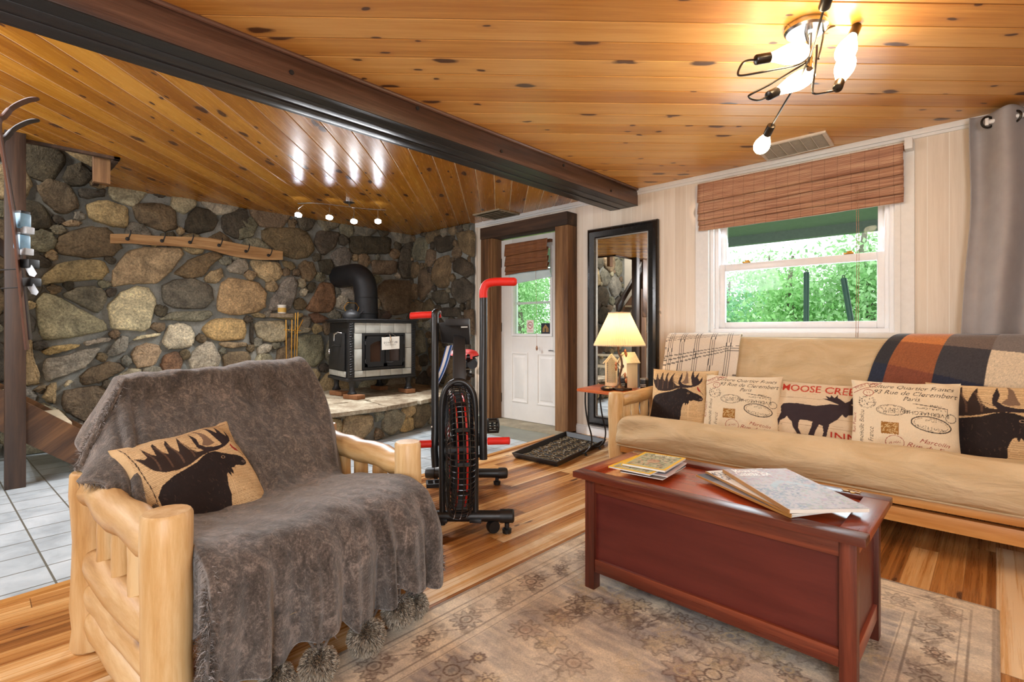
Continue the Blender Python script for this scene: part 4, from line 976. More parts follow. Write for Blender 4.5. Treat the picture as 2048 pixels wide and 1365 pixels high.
m = MB().grid(Pm); nn_ = Pm.shape[0]; lo = Pm.copy(); lo[..., 2] = np.clip(lo[..., 2]-.13, .235, 1)
m.grid(lo[:, ::-1])
m.build('seat_mattress', MAT['tan_canvas'], ch)
# grey throw
NS = 200
s = np.linspace(-.16, 1.16, NS); A = np.array(catmull(rowsL, 16)); B = np.array(catmull(rowsR, 16)); NTt = len(A)
sc_ = np.clip(s, 0, 1)[None, :, None]; P = A[:, None, :]*(1-sc_)+B[:, None, :]*sc_
T2 = np.linspace(0, 1, NTt)[:, None]*np.ones((1, NS)); S2 = np.ones((NTt, 1))*s[None, :]
# back top edge rounding and side drops
backw = np.clip((.62-T2)/.12, 0, 1); dropL = np.clip(-S2, 0, 1)/.16; dropR = np.clip(S2-1, 0, 1)/.16
rnd = lambda d: np.sin(np.clip(d*1.2, 0, 1)*math.pi/2)
# left wing falls over the rear arm post and flares out
wT = np.interp(T2, [0,.1,.2,.40,.52], [.25,.6,1,1,0])
P[..., 2] += dropL*wT*(np.interp(T2, [0,.2,.3,.45], [.50,.575,.58,.56])-P[..., 2])*np.interp(T2, [0,.15,.2], [.3,.9,1])
P[..., 1] -= rnd(dropL)*wT*.03+dropL*wT*.085; P[..., 0] += dropL*wT*np.interp(T2, [.0,.2,.3,.45], [0,.10, .06, .0])
P[..., 2] -= dropL*(1-wT)*np.interp(T2, [.45,.5,.7,.8], [.1,.24,.24,.05])*(T2 > .45); P[..., 1] -= dropL*(1-wT)*.012*(T2 < .72)
P[..., 2] -= dropR*backw*.20; P[..., 1] += rnd(dropR)*backw*.04
P[..., 2] -= dropR*(1-backw)*.12*(T2 < .8); P[..., 1] += dropR*(1-backw)*.03; P[..., 0] -= dropR*(T2 > .72)*.10
hang = np.clip((T2-.74)/.26, 0, 1)
fold = (.022*np.sin(S2*38+1.5*np.sin(S2*9))+.014*np.sin(S2*71+2)+.012*np.sin(S2*17))*hang**1.1
P[..., 0] += fold+.02*hang*0; P[..., 1] += .008*np.cos(S2*38)*hang
P[..., 2] += (.022*np.sin(S2*17+1)+.012*np.sin(S2*44))*np.clip((T2-.9)/.1, 0, 1)
wingf = (.016*np.sin(T2*75))*dropL*wT; P[..., 1] += wingf*.8
edge = np.exp(-((S2-.02)/.06)**2)*np.clip((T2-.28)/.1, 0, 1)*np.clip((.62-T2)/.1, 0, 1)
P[..., 0] += .02*np.sin(S2*110)*edge
P[..., 2] += fbm(S2*6+3, T2*6, 9, 4)*.022*(1-hang); P[..., 0] += fbm(S2*5, T2*8, 19, 4)*.02
t = NT('mohair_wool'); co = t.coord(); n1 = t.noise(t.mapping(co, scale=(1,1,.6)), 26, 6, .8, 1.2); n2 = t.noise(co, 130, 4, .8); a_ = t.n('ShaderNodeVertexColor', layer_name='Col').outputs[0]
f = t.math('ADD', t.math('MULTIPLY', n1, .6), t.math('MULTIPLY', n2, .4))
MAT['mohair'] = t.done(t.mix(1, a_, t.ramp(f, [(.36, g3(.3)), (.5, g3(1)), (.62, g3(2.8))]), 'MULTIPLY'), .95, t.bump(f, .8, .008), 0, .1, **{'Sheen Weight': .5, 'Sheen Roughness': .5})
cb = np.array(lin((84,75,68))); nz = fbm(S2*9, T2*14, 3, 4); cc = cb[None, None, :]*(1+.5*nz[..., None])*np.where(T2[..., None] > .6, np.array([.98,1.0,1.06]), np.array([1.0,.98,.94]))
thr = tag(MB().grid(P).build('fuzzy_throw', MAT['mohair'], None, cols=cc.reshape(-1, 3), ang=85, solid=.008), 'fuzzy grey wool throw with pompoms draped over the log armchair', 'throw blanket')
def fibres(P, N, length, w, cols, droop=.4, seed=0, curl=.5, region=None):
    """short curved wool hairs standing on a surface grid"""
    rg = np.random.default_rng(seed); n, m_, _ = P.shape
    i = rg.random(N)*(n-2); j = rg.random(N)*(m_-2); i0 = i.astype(int); j0 = j.astype(int); fi = (i-i0)[:, None]; fj = (j-j0)[:, None]
    a = P[i0, j0]; b = P[i0+1, j0]; c = P[i0, j0+1]; base = a+(b-a)*fi+(c-a)*fj
    nr = np.cross(c-a, b-a); nr /= np.linalg.norm(nr, axis=1)[:, None]+1e-9
    if region is not None: nr *= region
    tn = rg.normal(0, 1, (N, 3)); tn -= (tn*nr).sum(1)[:, None]*nr; tn /= np.linalg.norm(tn, axis=1)[:, None]
    L = length*rg.uniform(.5, 1.3, (N, 1)); side = np.cross(nr, tn)
    p1 = base+nr*L*.5+tn*L*.35; p2 = base+nr*L*.75+tn*L*.9+side*L*curl*rg.normal(0, .6, (N, 1)); p2[:, 2] -= (L*droop)[:, 0]
    ww = w*rg.uniform(.7, 1.3, (N, 1))
    V_ = np.stack([base-side*ww, base+side*ww, p1+side*ww*.8, p1-side*ww*.8, p2], 1).reshape(-1, 3)
    cc_ = np.repeat(cols[rg.integers(0, len(cols), N)], 5, 0)
    k = np.arange(N)[:, None]*5
    return V_, np.hstack([k, k+1, k+2, k+3]), np.hstack([k+3, k+2, k+4]), cc_
def fast_mesh(name, mat, V_, Q, T_, cols, parent, off=(0,0,0)):
    me = bpy.data.meshes.new(name); nq, nt = len(Q), len(T_)
    me.vertices.add(len(V_)); me.vertices.foreach_set('co', (V_-np.array(off)).astype(np.float32).ravel())
    li = np.concatenate([Q.ravel(), T_.ravel()]).astype(np.int32); me.loops.add(len(li)); me.loops.foreach_set('vertex_index', li)
    me.polygons.add(nq+nt); ls = np.concatenate([np.arange(nq)*4, nq*4+np.arange(nt)*3]).astype(np.int32); me.polygons.foreach_set('loop_start', ls)
    me.polygons.foreach_set('loop_total', np.concatenate([np.full(nq, 4), np.full(nt, 3)]).astype(np.int32))
    me.update(calc_edges=True); a = np.ones((len(V_), 4), np.float32); a[:, :3] = cols
    ca = me.color_attributes.new('Col', 'FLOAT_COLOR', 'POINT'); ca.data.foreach_set('color', a.ravel()); me.materials.append(mat)
    o = bpy.data.objects.new(name, me); COL.objects.link(o); o.parent = parent; return o
MAT['fibre'] = vcol('wool_fibre', .9, .1, 50, 0, sheen=.2)
fc = np.array([lin((100,90,82)), lin((76,66,58)), lin((120,114,110)), lin((176,174,176)), lin((62,55,50))])
v_, q_, t__, c_ = fibres(P, 170000, .021, .0009, fc, .3, 4)
fast_mesh('wool_nap', MAT['fibre'], v_, q_, t__, c_, thr)['kind'] = 'stuff'
# pompoms: cords and furry balls
MAT['fur'] = vcol('pompom_fur', .9, .15, 40, 0)
MAT['cord'] = wood('twisted_cord', [(60,54,50),(112,104,98)], 'Z', .9, across=40, along=200)
def fur_ball(c, r, parent, seed, N=9000):
    rg = np.random.default_rng(seed); d = rg.normal(0, 1, (N, 3)); d /= np.linalg.norm(d, axis=1)[:, None]; d[:, 2] *= .93
    base = c+d*r*.74; L = r*rg.uniform(.22, .36, (N, 1)); side = np.cross(d, rg.normal(0, 1, (N, 3))); side /= np.linalg.norm(side, axis=1)[:, None]
    cl = np.cross(d, side)
    # locks: neighbouring hairs lean the same way
    lk = np.stack([np.sin(d[:, 0]*9+d[:, 1]*7+seed), np.sin(d[:, 1]*8-d[:, 2]*9), -np.abs(np.sin(d[:, 2]*6))-.3], 1)
    p1 = base+d*L*.6+lk*L*.04; p2 = base+d*L+lk*L*.16+np.array([0,0,-.12])*L; ww = .0015
    V_ = np.stack([base-side*ww, base+side*ww, p1+side*ww*.8, p1-side*ww*.8, p2], 1).reshape(-1, 3)
    cs = np.array([lin((150,140,124)), lin((118,108,94)), lin((182,174,160)), lin((76,68,60))]); ix = (np.clip((np.sin(d[:, 0]*13+d[:, 2]*11)+1)*1.2+.6+rg.normal(0,1.0,N), 0, 3.99)).astype(int)
    cc_ = np.repeat(cs[ix], 5, 0); cc_[4::5] *= 1.25; k = np.arange(N)[:, None]*5
    core = MB().lathe([(r*.78*math.sin(a), -r*.78*math.cos(a)) for a in np.linspace(.05, 3.09, 12)], c, 20)
    off = np.array(parent.location)
    b = core.build('pompom', MAT['fur_core'], parent)
    fast_mesh('fur', MAT['fur'], V_, np.hstack([k, k+1, k+2, k+3]), np.hstack([k+3, k+2, k+4]), cc_, b, off)['kind'] = 'stuff'
    return b
MAT['fur_core'] = simple('pompom_core', (84,76,66), .95, var=.3, scale=80, bump=.5)
Bt = P[-1]
def hem(px):   # nearest hem point to a pixel column
    best = min(range(NS), key=lambda k: abs(1024+F*(Bt[k,0]*C_+Bt[k,1]*S_)/(-Bt[k,0]*S_+Bt[k,1]*C_)-px)); return Vector(Bt[best])
for k, (px, py, rp) in enumerate(((553,1358,30),(637,1328,33),(733,1272,33),(797,1222,29),(828,1210,25))):
    h = hem(px); d = -h.x*S_+h.y*C_; d += (.06 if k == 4 else 0.0)
    c = at(px, py, d); c.z = max(c.z, rp*d/F*1.0+.001); r = rp*d/F*1.12
    root = fur_ball(np.array(c), r, thr, 30+k)
    for dx in (-22, 0, 20):
        a = hem(px+dx*1.3); mb = MB().tube([a+V(0,0,.012), a.lerp(c+V(0,0,r*.7),.5)+V(.004,0,0), c+V(0,0,r*.6)], .0045, 6); mb.build('cord', MAT['cord'], root)
# moose cushion in the armchair
cv, rg = moose_news(23); moose_bust(cv, .10, .05, .92, rng=rg)
cv.line([(.05,.02),(.09,.5),(.05,.98)], .006, (60,44,34)); cv.line([(.45,.93),(.97,.96)], .004, (110,76,46))
pTL, pTR, pBR = at(212,900,1.60), at(448,852,1.93), at(548,1010,1.86)
pBL = at(330,1120,1.52)
cc0 = (pTL+pTR+pBR+pBL)/4; Rr = ((pTR-pTL)+(pBR-pBL)).normalized(); Uu = ((pTL-pBL)+(pTR-pBR)).normalized(); Uu = (Uu-Rr*Uu.dot(Rr)).normalized()
wd_ = ((pTR-pTL).length+(pBR-pBL).length)/2; ht_ = ((pTL-pBL).length+(pTR-pBR).length)/2
print('cushion', wd_, ht_, cc0, Rr.cross(Uu))
cushion('throw_pillow', 'moose head pillow with a red bird, lying on the grey throw in the armchair', cc0, Rr, Uu, wd_*1.02, ht_*1.02, .15, cv, seed=6, N=260)

# ================= TRUNK coffee table
MAT['cherry'] = wood('red_stained_oak', [(70,26,16),(100,42,26),(136,66,40)], 'X', .3, across=30, along=1.4, bump=.15, coat=.25)
MAT['cherry_z'] = wood('red_stained_oak_upright', [(62,26,18),(92,40,26),(122,58,38)], 'Z', .35, across=34, along=1.6, bump=.3)
MAT['cherry_p'] = wood('red_stained_panel', [(76,26,22),(92,34,27),(108,42,32)], 'X', .38, across=10, along=1.2, bump=.05)
MAT['cherry_y'] = wood('red_stained_oak_end', [(92,32,18),(128,50,28),(160,74,42)], 'Y', .3, across=30, along=1.4, bump=.15, coat=.25)
MAT['cherry_top'] = wood('red_stained_lid_panel', [(140,54,26),(168,72,36),(190,92,50)], 'X', .22, across=12, along=1.0, bump=.05, coat=.4)
tx0, tx1, ty0, ty1 = -1.205, -.248, 1.614, 2.093
tr = thing('wooden_trunk', (-.73,1.85,0), 'red stained wooden trunk used as a coffee table on the rug', 'trunk')
bx0, bx1, by0, by1 = tx0+.028, tx1-.028, ty0+.045, ty1-.03
lw = .042
for x in (bx0, bx1-lw):
    for y in (by0, by1-lw): MB().box(x,x+lw,y,y+lw,.006,.438).build('leg', MAT['cherry_z'], tr, bevel=.002)
for y in (by0+.004, by1-lw+.008):
    MB().box(bx0+lw,bx1-lw,y,y+.028,.385,.438).build('top_rail', MAT['cherry'], tr, bevel=.002)
    MB().box(bx0+lw,bx1-lw,y,y+.028,.075,.125).build('bottom_rail', MAT['cherry'], tr, bevel=.002)
    MB().box(bx0+lw,bx1-lw,y+.012,y+.020,.12,.39).build('panel', MAT['cherry_p'], tr)
for x in (bx0+.004, bx1-lw+.010):
    MB().box(x,x+.028,by0+lw,by1-lw,.385,.438).build('end_rail', MAT['cherry_y'], tr, bevel=.002)
    MB().box(x,x+.028,by0+lw,by1-lw,.075,.125).build('end_rail', MAT['cherry_y'], tr, bevel=.002)
    MB().box(x+.010,x+.018,by0+lw,by1-lw,.12,.39).build('end_panel', MAT['cherry_p'], tr)
lid = MB().box(tx0+.02,tx1-.02,ty0+.02,ty1-.02,.438,.452).build('lid', MAT['cherry_top'], tr)
fr = .062
MB().box(tx0,tx1,ty0,ty0+fr,.442,.466).build('lid_rail', MAT['cherry'], lid, bevel=.004); MB().box(tx0,tx1,ty1-fr,ty1,.442,.466).build('lid_rail', MAT['cherry'], lid, bevel=.004)
MB().box(tx0,tx0+fr,ty0+fr,ty1-fr,.442,.466).build('lid_rail', MAT['cherry_y'], lid, bevel=.003); MB().box(tx1-fr*1.15,tx1,ty0+fr,ty1-fr,.442,.466).build('lid_rail', MAT['cherry_y'], lid, bevel=.003)
for x in (-.36,): 
    p = onZ(1703, 984, .467); m = MB().obox(p, (.05,.012,.002), -.1).obox(p+V(.0,0,.001), (.012,.03,.003), .4).tube([p+V(-.028,-.004,.004), p+V(0,.008,.005), p+V(.028,-.002,.004)], .002, 6); m.build('clasp', MAT['brass'], lid)
# magazines
def mag(name, label, c, w, h, t, rz, cover, group, z):
    """c = ground centre; page block with a cover sheet"""
    root = thing(name, (c[0], c[1], z), label, 'magazine', group); R = Matrix.Rotation(rz, 3, 'Z')
    MB().obox((c[0],c[1],z+t/2), (w-.004,h-.004,t-.0012), rz).build('pages', MAT['paper'], root)
    N, M2 = (120, 90) if cover.w > 200 else (40, 30)
    U, Vv = np.meshgrid(np.linspace(0,1,N), np.linspace(0,1,M2)); L = np.stack([(U-.5)*w, (Vv-.5)*h], -1)
    X = c[0]+L[..., 0]*math.cos(rz)-L[..., 1]*math.sin(rz); Y = c[1]+L[..., 0]*math.sin(rz)+L[..., 1]*math.cos(rz)
    Z = z+t+.0006+.0012*np.exp(-U*14)*-1+0*U
    MB().grid(np.stack([X, Y, Z], -1)).build('cover', MAT['gloss_print'], root, cols=cover.sample(np.clip(U,0,.999), np.clip(Vv,0,.999)).reshape(-1, 3))
    MB().obox(Vector((c[0],c[1],z+t/2))+R@Vector((-w/2+.001,0,0)), (.003,h,t+.001), rz).build('spine', MAT['spine_'+('y' if 'yellow' in label else 'o')], root)
    return root
MAT['gloss_print'] = vcol('glossy_cover', .42, .02, 30, .0, spec=.35)
MAT['spine_y'] = simple('yellow_spine', (232,190,50), .4); MAT['spine_o'] = simple('ochre_spine', (170,120,60), .4)
yel = (238,194,40)
cvy = Canvas(300, 240, yel); rg = np.random.default_rng(9); cvy.poly([(.06,.05),(.94,.05),(.94,.95),(.06,.95)], (176,182,150))
for _ in range(240):
    x, y = rg.uniform(.1,.9), rg.uniform(.08,.92); c = [(70,84,60),(206,204,182),(120,130,104),(214,170,140),(50,60,44)][rg.integers(5)]; cvy.ell(x, y, rg.uniform(.01,.06), rg.uniform(.01,.04), 0, c, rot=rg.uniform(0,3), al=.6, fill=True)
cvy.ell(.5,.45,.14,.12,0,(206,150,120), al=.6, fill=True); cvy.text('NATIONAL', .5, .86, .07, (235,235,225)); cvy.text('GEOGRAPHIC', .55, .90, .08, (235,235,225))
cvy = cvy
cvm = Canvas(520, 400, (168,156,156)); rg = np.random.default_rng(10)
for _ in range(900):
    x, y = rg.random(), rg.random(); k = rg.random()
    c = (186,146,140) if y > .55 else ((104,124,146) if x < .5 or y > .4 else (170,162,152))
    if y < .42 and x > .25: c = (170,162,150) if k < .8 else (120,112,106)
    if abs(y-.5+.2*math.sin(x*5)) < .07: c = (66,92,116)
    if y > .7 and k < .3: c = (200,110,90)
    cvm.line([(x, y), (x+rg.uniform(-.06,.06), y+rg.uniform(-.02,.02))], rg.uniform(.006,.02), tuple(int(max(0,min(255,q*.8+rg.normal(0,14)))) for q in c), .6)
cvm.line([(.3,.5),(.55,.62),(.85,.48)], .05, (150,172,182), .5, smooth=4)
cvm.text('Mountain', .30, .93, .10, (240,236,228), bold=.01); cvm.text('Gazette 204', .33, .835, .10, (240,236,228), bold=.01)
cvw = Canvas(520, 400, (222,220,214)); cvw.text('MOUNTAIN', .25, .9, .10, (60,64,80), bold=.01); cvw.text('GAZETTE', .25, .78, .10, (60,64,80), bold=.01)
cvb = Canvas(260, 200, (70,76,90)); cvb.poly([(0,0),(1,0),(1,.8),(0,.8)], (120,116,120))
cvl = Canvas(200, 160, (206,190,196)); cvl.poly([(.1,.1),(.9,.1),(.9,.7),(.1,.7)], (150,160,176))
zt = .4675
gs = 'magazines stacked on the left of the trunk'
def zc(px, py, z): q = onZ(px, py, z); return (q.x, q.y)
for k, (px, py, rz, t_, cvk, lb) in enumerate(((1307,940,-.30,.004,cvb,'dark magazine at the bottom of the small stack on the trunk'),(1312,935,-.24,.005,cvl,'pale pink magazine second from the bottom of the small stack'),(1300,932,-.34,.006,cvy,'yellow bordered magazine under the top one, its left edge showing'),(1309,926,-.27,.008,cvy,'yellow bordered magazine on top of the small stack'))):
    if k == 2: px -= 14
    mag('magazine', lb, zc(px, py, zt), .175, .235, t_, rz+math.pi/2*0+.38, cvk, gs, zt); zt += t_+.002
gs2 = 'large magazines fanned on the trunk'; zt = .4675
# oriented so that the titles face the far edge of the trunk
def magq(label, cL, cF, cR, t_, cvk, z, col):   # three pixel corners: far left, near, near right
    a, b, c = onZ(*cL, z+t_), onZ(*cF, z+t_), onZ(*cR, z+t_); h = (a-b).length; w_ = (c-b).length
    ux = (c-b).normalized(); uy = (a-b); uy = (uy-ux*uy.dot(ux)).normalized()
    if col: uy = (a-b).normalized(); ux = (c-b); ux = (ux-uy*ux.dot(uy)).normalized()
    rz = math.atan2(ux.y, ux.x); ct = b+ux*w_/2+uy*h/2
    print(label[:20], round(w_,3), round(h,3)); return mag('large_magazine', label, (ct.x, ct.y), w_, h, t_, rz, cvk, gs2, z)
magq('grey covered magazine at the bottom of the large stack on the trunk', (1392,950), (1582,1033), (1728,1026), .006, cvb, zt, 1)
magq('white magazine with dark lettering in the middle of the large stack', (1411,943), (1582,1029), (1730,1022), .006, cvw, zt+.0085, 1)
magq('large pastel landscape magazine with white title on top of the stack', (1437,939), (1578,1020), (1741,1018), .012, cvm, zt+.017, None)

# ================= RUG
rug_x0, rug_x1, rug_y0, rug_y1 = -1.50, .01, -.20, 2.56
Nx, Ny = 420, 760
cv = Canvas(Nx, Ny, (156,140,122)); rg = np.random.default_rng(12)
X, Y = cv.X, cv.Y
base = np.array(lin((232,218,194))); grey = np.array(lin((160,152,150)))
n = fbm(X*14, Y*150, 2, 3); n2 = fbm(X*10, Y*18, 6, 4)
mixv = np.clip(.5+n*.7+n2*.9, 0, 1)[..., None]
inner = ((X > .17) & (X < .83) & (Y > .10) & (Y < .90))[..., None]
cv.a = np.where(inner, base*(1-mixv)*1.0+grey*.9*mixv, base*1.02*(1-mixv*.5)+grey*mixv*.5)
ink = (112,94,84); rose = (150,112,90); sky_ = (120,120,122); crm = (206,186,150)
for d in (.012,.05,.065,.145,.165):
    cv.line([(d,d*.57),(1-d,d*.57),(1-d,1-d*.57),(d,1-d*.57)], .0035, ink, .6, closed=True)
cv.line([(.006,.004),(.994,.004),(.994,.996),(.006,.996)], .012, (150,138,128), .8, closed=True)
def flower(x, y, s, c, c2):
    nP = rg.integers(6, 10); a0 = rg.uniform(0, 6)
    pts = [(x+s*(1+.28*math.cos(nP*a))*math.cos(a+a0), y+s*.55*(1+.28*math.cos(nP*a))*math.sin(a+a0)) for a in np.linspace(0, 6.28, 50)]
    cv.poly(pts, c, .35); cv.line(pts, .004, ink, .5, closed=True); cv.ell(x, y, s*.45, s*.26, .004, c2, al=.6); cv.ell(x, y, s*.2, s*.12, 0, c, al=.5, fill=True)
def vine(x0_, y0_, x1_, y1_, c, amp):
    pts = [(x0_+(x1_-x0_)*t+amp*math.sin(t*12)*(.6), y0_+(y1_-y0_)*t+amp*.5*math.cos(t*9)) for t in np.linspace(0, 1, 30)]
    cv.line(pts, .004, c, .5)
    for i in range(2, 29, 4):
        px_, py_ = pts[i]; cv.ell(px_+.014, py_, .014, .004, 0, c, rot=rg.uniform(0,3), al=.32, fill=True); cv.ell(px_-.012, py_+.006, .012, .004, 0, c, rot=rg.uniform(0,3), al=.3, fill=True)
for k in range(15):
    y = .05+k*.0645
    for x in (.105, .895):
        flower(x+rg.uniform(-.012,.012), y, .030 if k % 2 else .018, [rose, sky_, ink][k % 3], ink); vine(x-.03, y+.01, x+.03, y+.055, ink, .02)
for k in range(9):
    x = .08+k*.105
    for y in (.062, .938): flower(x, y, .028 if k % 2 else .018, [rose, sky_][k % 2], ink)
for _ in range(130): flower(rg.uniform(.2,.8), rg.uniform(.12,.88), rg.uniform(.012,.036), [crm, sky_, rose, crm][rg.integers(4)], [ink, crm][rg.integers(2)])
for _ in range(80):
    x, y = rg.uniform(.2,.78), rg.uniform(.12,.86); vine(x, y, x+rg.uniform(-.14,.14), y+rg.uniform(-.07,.07), [crm, crm, ink][rg.integers(3)], .02)
wear = np.clip(fbm(X*7, Y*12, 31, 4)*1.6+.35, 0, .75)[..., None]; cv.a = cv.a*(1-wear*.45)+np.array(lin((214,200,178)))*wear*.45
cv.a *= (1+fbm(X*60, Y*110, 8, 2)*.22)[..., None]
gx = np.linspace(rug_x0, rug_x1, Nx); gy = np.linspace(rug_y0, rug_y1, Ny); GX, GY = np.meshgrid(gx, gy)
GZ = .006+fbm(GX*2+9, GY*2+9, 4, 2)*.0015; ed = np.minimum(np.minimum(GX-rug_x0, rug_x1-GX), np.minimum(GY-rug_y0, rug_y1-GY)); GZ = np.where(ed < .006, .0015, GZ)
skew = (GY-rug_y0)/(rug_y1-rug_y0)*-.05
MAT['rug'] = vcol('woven_rug', .95, .22, 150, .6, .004, nscale=300)
tag(MB().grid(np.stack([GX+skew*0, GY, GZ], -1)).build('area_rug', MAT['rug'], None, cols=cv.sample((GX-rug_x0)/(rug_x1-rug_x0)*.999, (GY-rug_y0)/(rug_y1-rug_y0)*.999).reshape(-1, 3)), 'faded beige and grey oriental rug on the wood floor under the trunk', 'rug')
# ================================================================== WINDOW DRESSING
def bamboo(name, rgb):
    t = NT(name); co = t.coord(); sp = t.n('ShaderNodeSeparateXYZ'); t.l(co, sp.inputs[0])
    reed = t.math('FRACT', t.math('MULTIPLY', sp.outputs[2], 210)); st_ = t.noise(t.mapping(co, scale=(2.2,6,160)), 1.6, 4, .7)
    thr_ = t.math('LESS_THAN', t.math('FRACT', t.math('MULTIPLY', sp.outputs[0], 13)), .03)
    c = [lin(x) for x in rgb]; col = t.ramp(st_, [(.32, c[0]), (.5, c[1]), (.68, c[2])])
    col = t.mix(t.math('MULTIPLY', t.math('LESS_THAN', reed, .22), .5), col, (.06,.025,.015)); col = t.mix(t.math('MULTIPLY', thr_, .6), col, (.10,.05,.03))
    return t.done(col, .6, t.bump(reed, .5, .003))
MAT['bamboo'] = bamboo('woven_reed_shade', [(134,86,66),(188,136,104),(222,184,146)])
MAT['bamboo2'] = bamboo('woven_reed_small', [(84,48,26),(124,76,42),(156,104,62)])
def shade(name, label, x0, x1, y, zt, zb0, zb1, folds, mat, depth=.05):
    """roman reed shade: valance on top, folded layers below; zb0/zb1 bottom at left/right"""
    root = thing(name, ((x0+x1)/2, y, zt), label, 'window blind'); n = 40
    mb = MB().box(x0,x1,y-.0,y+.035,zt-.03,zt); mb.build('head_rail', mat, root)
    def layer(nm, za0, za1, zb_0, zb_1, yy, bulge, sag=0.):
        s = np.linspace(0, 1, n); t_ = np.linspace(0, 1, 10); S, T = np.meshgrid(s, t_)
        za = za0+(za1-za0)*S; zb = zb_0+(zb_1-zb_0)*S+sag*np.sin(S*math.pi)
        P = np.stack([x0+(x1-x0)*S, yy-bulge*np.sin(T*math.pi*.5)**2+.002*np.sin(S*30), za+(zb-za)*T], -1)
        MB().grid(P).build(nm, mat, root, solid=.004)
    z1_ = zt-(zt-(zb0+zb1)/2)*.40
    layer('valance', zt, zt, z1_-.0, z1_+.02, y-depth, .012)
    k = len(folds)
    for i, (a0, a1, b0, b1) in enumerate(folds):
        layer('fold', a0, a1, b0, b1, y-depth*(.62-.14*i), .026, .006*((-1)**i))
    return root
zT = 2.205
zb0, zb1 = 1.80, 1.80
sh_ = shade('reed_shade', 'woven bamboo roman shade over the large window, bottom sagging', -1.755, -.425, WY-.03, 2.20, 1.82, 1.815,
      [(2.10,2.10,1.955,2.005),(2.03,2.06,1.90,1.945),(1.97,2.0,1.865,1.885),(1.93,1.93,1.822,1.83)], MAT['bamboo'])
MB().box(-.418,-.378,WY-.10,WY-.005,2.155,2.225).build('bracket', MAT['white'], sh_, bevel=.002)
for dx in (0, .012): MB().tube([(-.672+dx,WY-.10,1.98),(-.672+dx,WY-.075,1.5),(-.68+dx,WY-.06,.97)], .0016, 5).build('pull_cord', MAT['bamboo'], sh_)
MB().box(-.60,-.50,WY-.04,WY-.035,.985,.99) 
ds = shade('reed_shade', 'small bamboo roman shade hanging on the white door', -3.955, -3.345, WY-.02, 1.965, 1.62, 1.64,
      [(1.88,1.88,1.72,1.73),(1.78,1.79,1.66,1.67),(1.72,1.72,1.625,1.645)], MAT['bamboo2'], depth=.045)
MB().tube([(-3.52,WY-.05,1.75),(-3.52,WY-.035,1.2),(-3.52,WY-.03,.84)], .0015, 5).build('pull_cord', MAT['bamboo'], ds)
MB().lathe([(.004,0),(.010,.01),(.012,.03),(.005,.05)], (-3.52,WY-.03,.80), 10).build('cord_tassel', MAT['bamboo'], ds)
MAT['liner'] = simple('white_shade_liner', (196,214,216), .8, var=.05, scale=8)
m = MB(); S, T = np.meshgrid(np.linspace(0,1,30), np.linspace(0,1,10))
m.grid(np.stack([-3.93+.585*S, WY-.018-.012*np.sin(T*5)+.004*np.sin(S*14), 1.66-(.14-.05*S)*T], -1)); m.build('liner', MAT['liner'], ds, solid=.002)
# stickers on the door glass
cv = Canvas(160, 240, (232,220,212)); rd = (170,60,50); cv.ell(.5,.60,.36,.25,.07,rd); cv.line([(.28,.72),(.74,.47)], .06, rd)
cv.line([(.3,.6),(.7,.62)], .07, (90,70,66)); cv.text('NO SMOKING', .5, .16, .13, rd, sx=.95, bold=.02); cv.text('PLEASE', .5, .28, .10, rd)
def card(name, label, cat, x0, x1, z0, z1, y, cv, parent=None, mat=None, M=None):
    U, Vv = np.meshgrid(np.linspace(0,1,100), np.linspace(0,1,130)); P = np.stack([x0+(x1-x0)*U, np.full_like(U, y)+0*U, z0+(z1-z0)*Vv], -1)
    if M: P = M(U, Vv)
    o = MB().grid(P).build(name, mat or MAT['matte_print'], parent, cols=cv.sample(np.clip(U,0,.999), np.clip(Vv,0,.999)).reshape(-1,3), solid=.001)
    return tag(o, label, cat) if label else o
MAT['matte_print'] = vcol('printed_card', .6, .03, 60, 0)
cs = card('sticker', 'white and red no smoking sticker on the door glass', 'sticker', -3.70, -3.60, .985, 1.125, WY+.012, cv)
cv = Canvas(160, 160, (38,44,54)); gd = (190,150,84)
for k in (0,1,2): cv.line([(.2+.1*k,.2),(.2+.1*k,.52-.0*k),(.5,.84-.12*k),(.8-.1*k,.52),(.8-.1*k,.2)], .045, gd)
card('sticker', 'square black sticker with a gold house emblem on the door glass', 'sticker', -3.495, -3.375, .975, 1.09, WY+.012, cv)
# curtain and rod
MAT['curtain'] = simple('grey_curtain_cloth', (164,160,160), .85, var=.06, scale=12, bump=.12, spec=.2)
CY = 3.98
rod = thing('curtain_rod', (.1,CY,2.21), 'white curtain rod at the top right corner', 'curtain rod')
MB().tube([(-.03,CY,2.205),(1.3,CY,2.215)], .013, 12).build('rod', MAT['white'], rod)
MB().box(-.045,-.03,CY-.018,CY+.018,2.185,2.225).build('end_cap', MAT['white'], rod, bevel=.002)
MB().box(.0,.02,CY,WY,2.215,2.235).box(.0,.02,WY-.02,WY-.001,2.19,2.26).build('bracket', MAT['black_metal'], rod, bevel=.002)
cu = thing('curtain', (.3,CY,2.2), 'grey grommet curtain hanging at the right beside the window', 'curtain')
S, T = np.meshgrid(np.linspace(0,1,260), np.linspace(0,1,120))
X = -.115+S*.95+.01*np.sin(T*3)-.055*np.clip(T,0,1)**.8*(1-S)+.02*np.exp(-((T-.3)/.2)**2)*(1-S)
fold = np.sin(S*math.pi*2*4.3+.4); Yy = CY+.012+(.062-.015*T)*fold+.030*np.sin(S*23+T*4.2)*T+.022*np.sin(S*9-T*5+1)*T+.012*np.sin(S*41+T*7)*T
Z = 2.262-T*1.75+.006*np.sin(S*40)
cp_ = MB().grid(np.stack([X, Yy, Z], -1)).build('panel', MAT['curtain'], cu, solid=.003, ang=85)
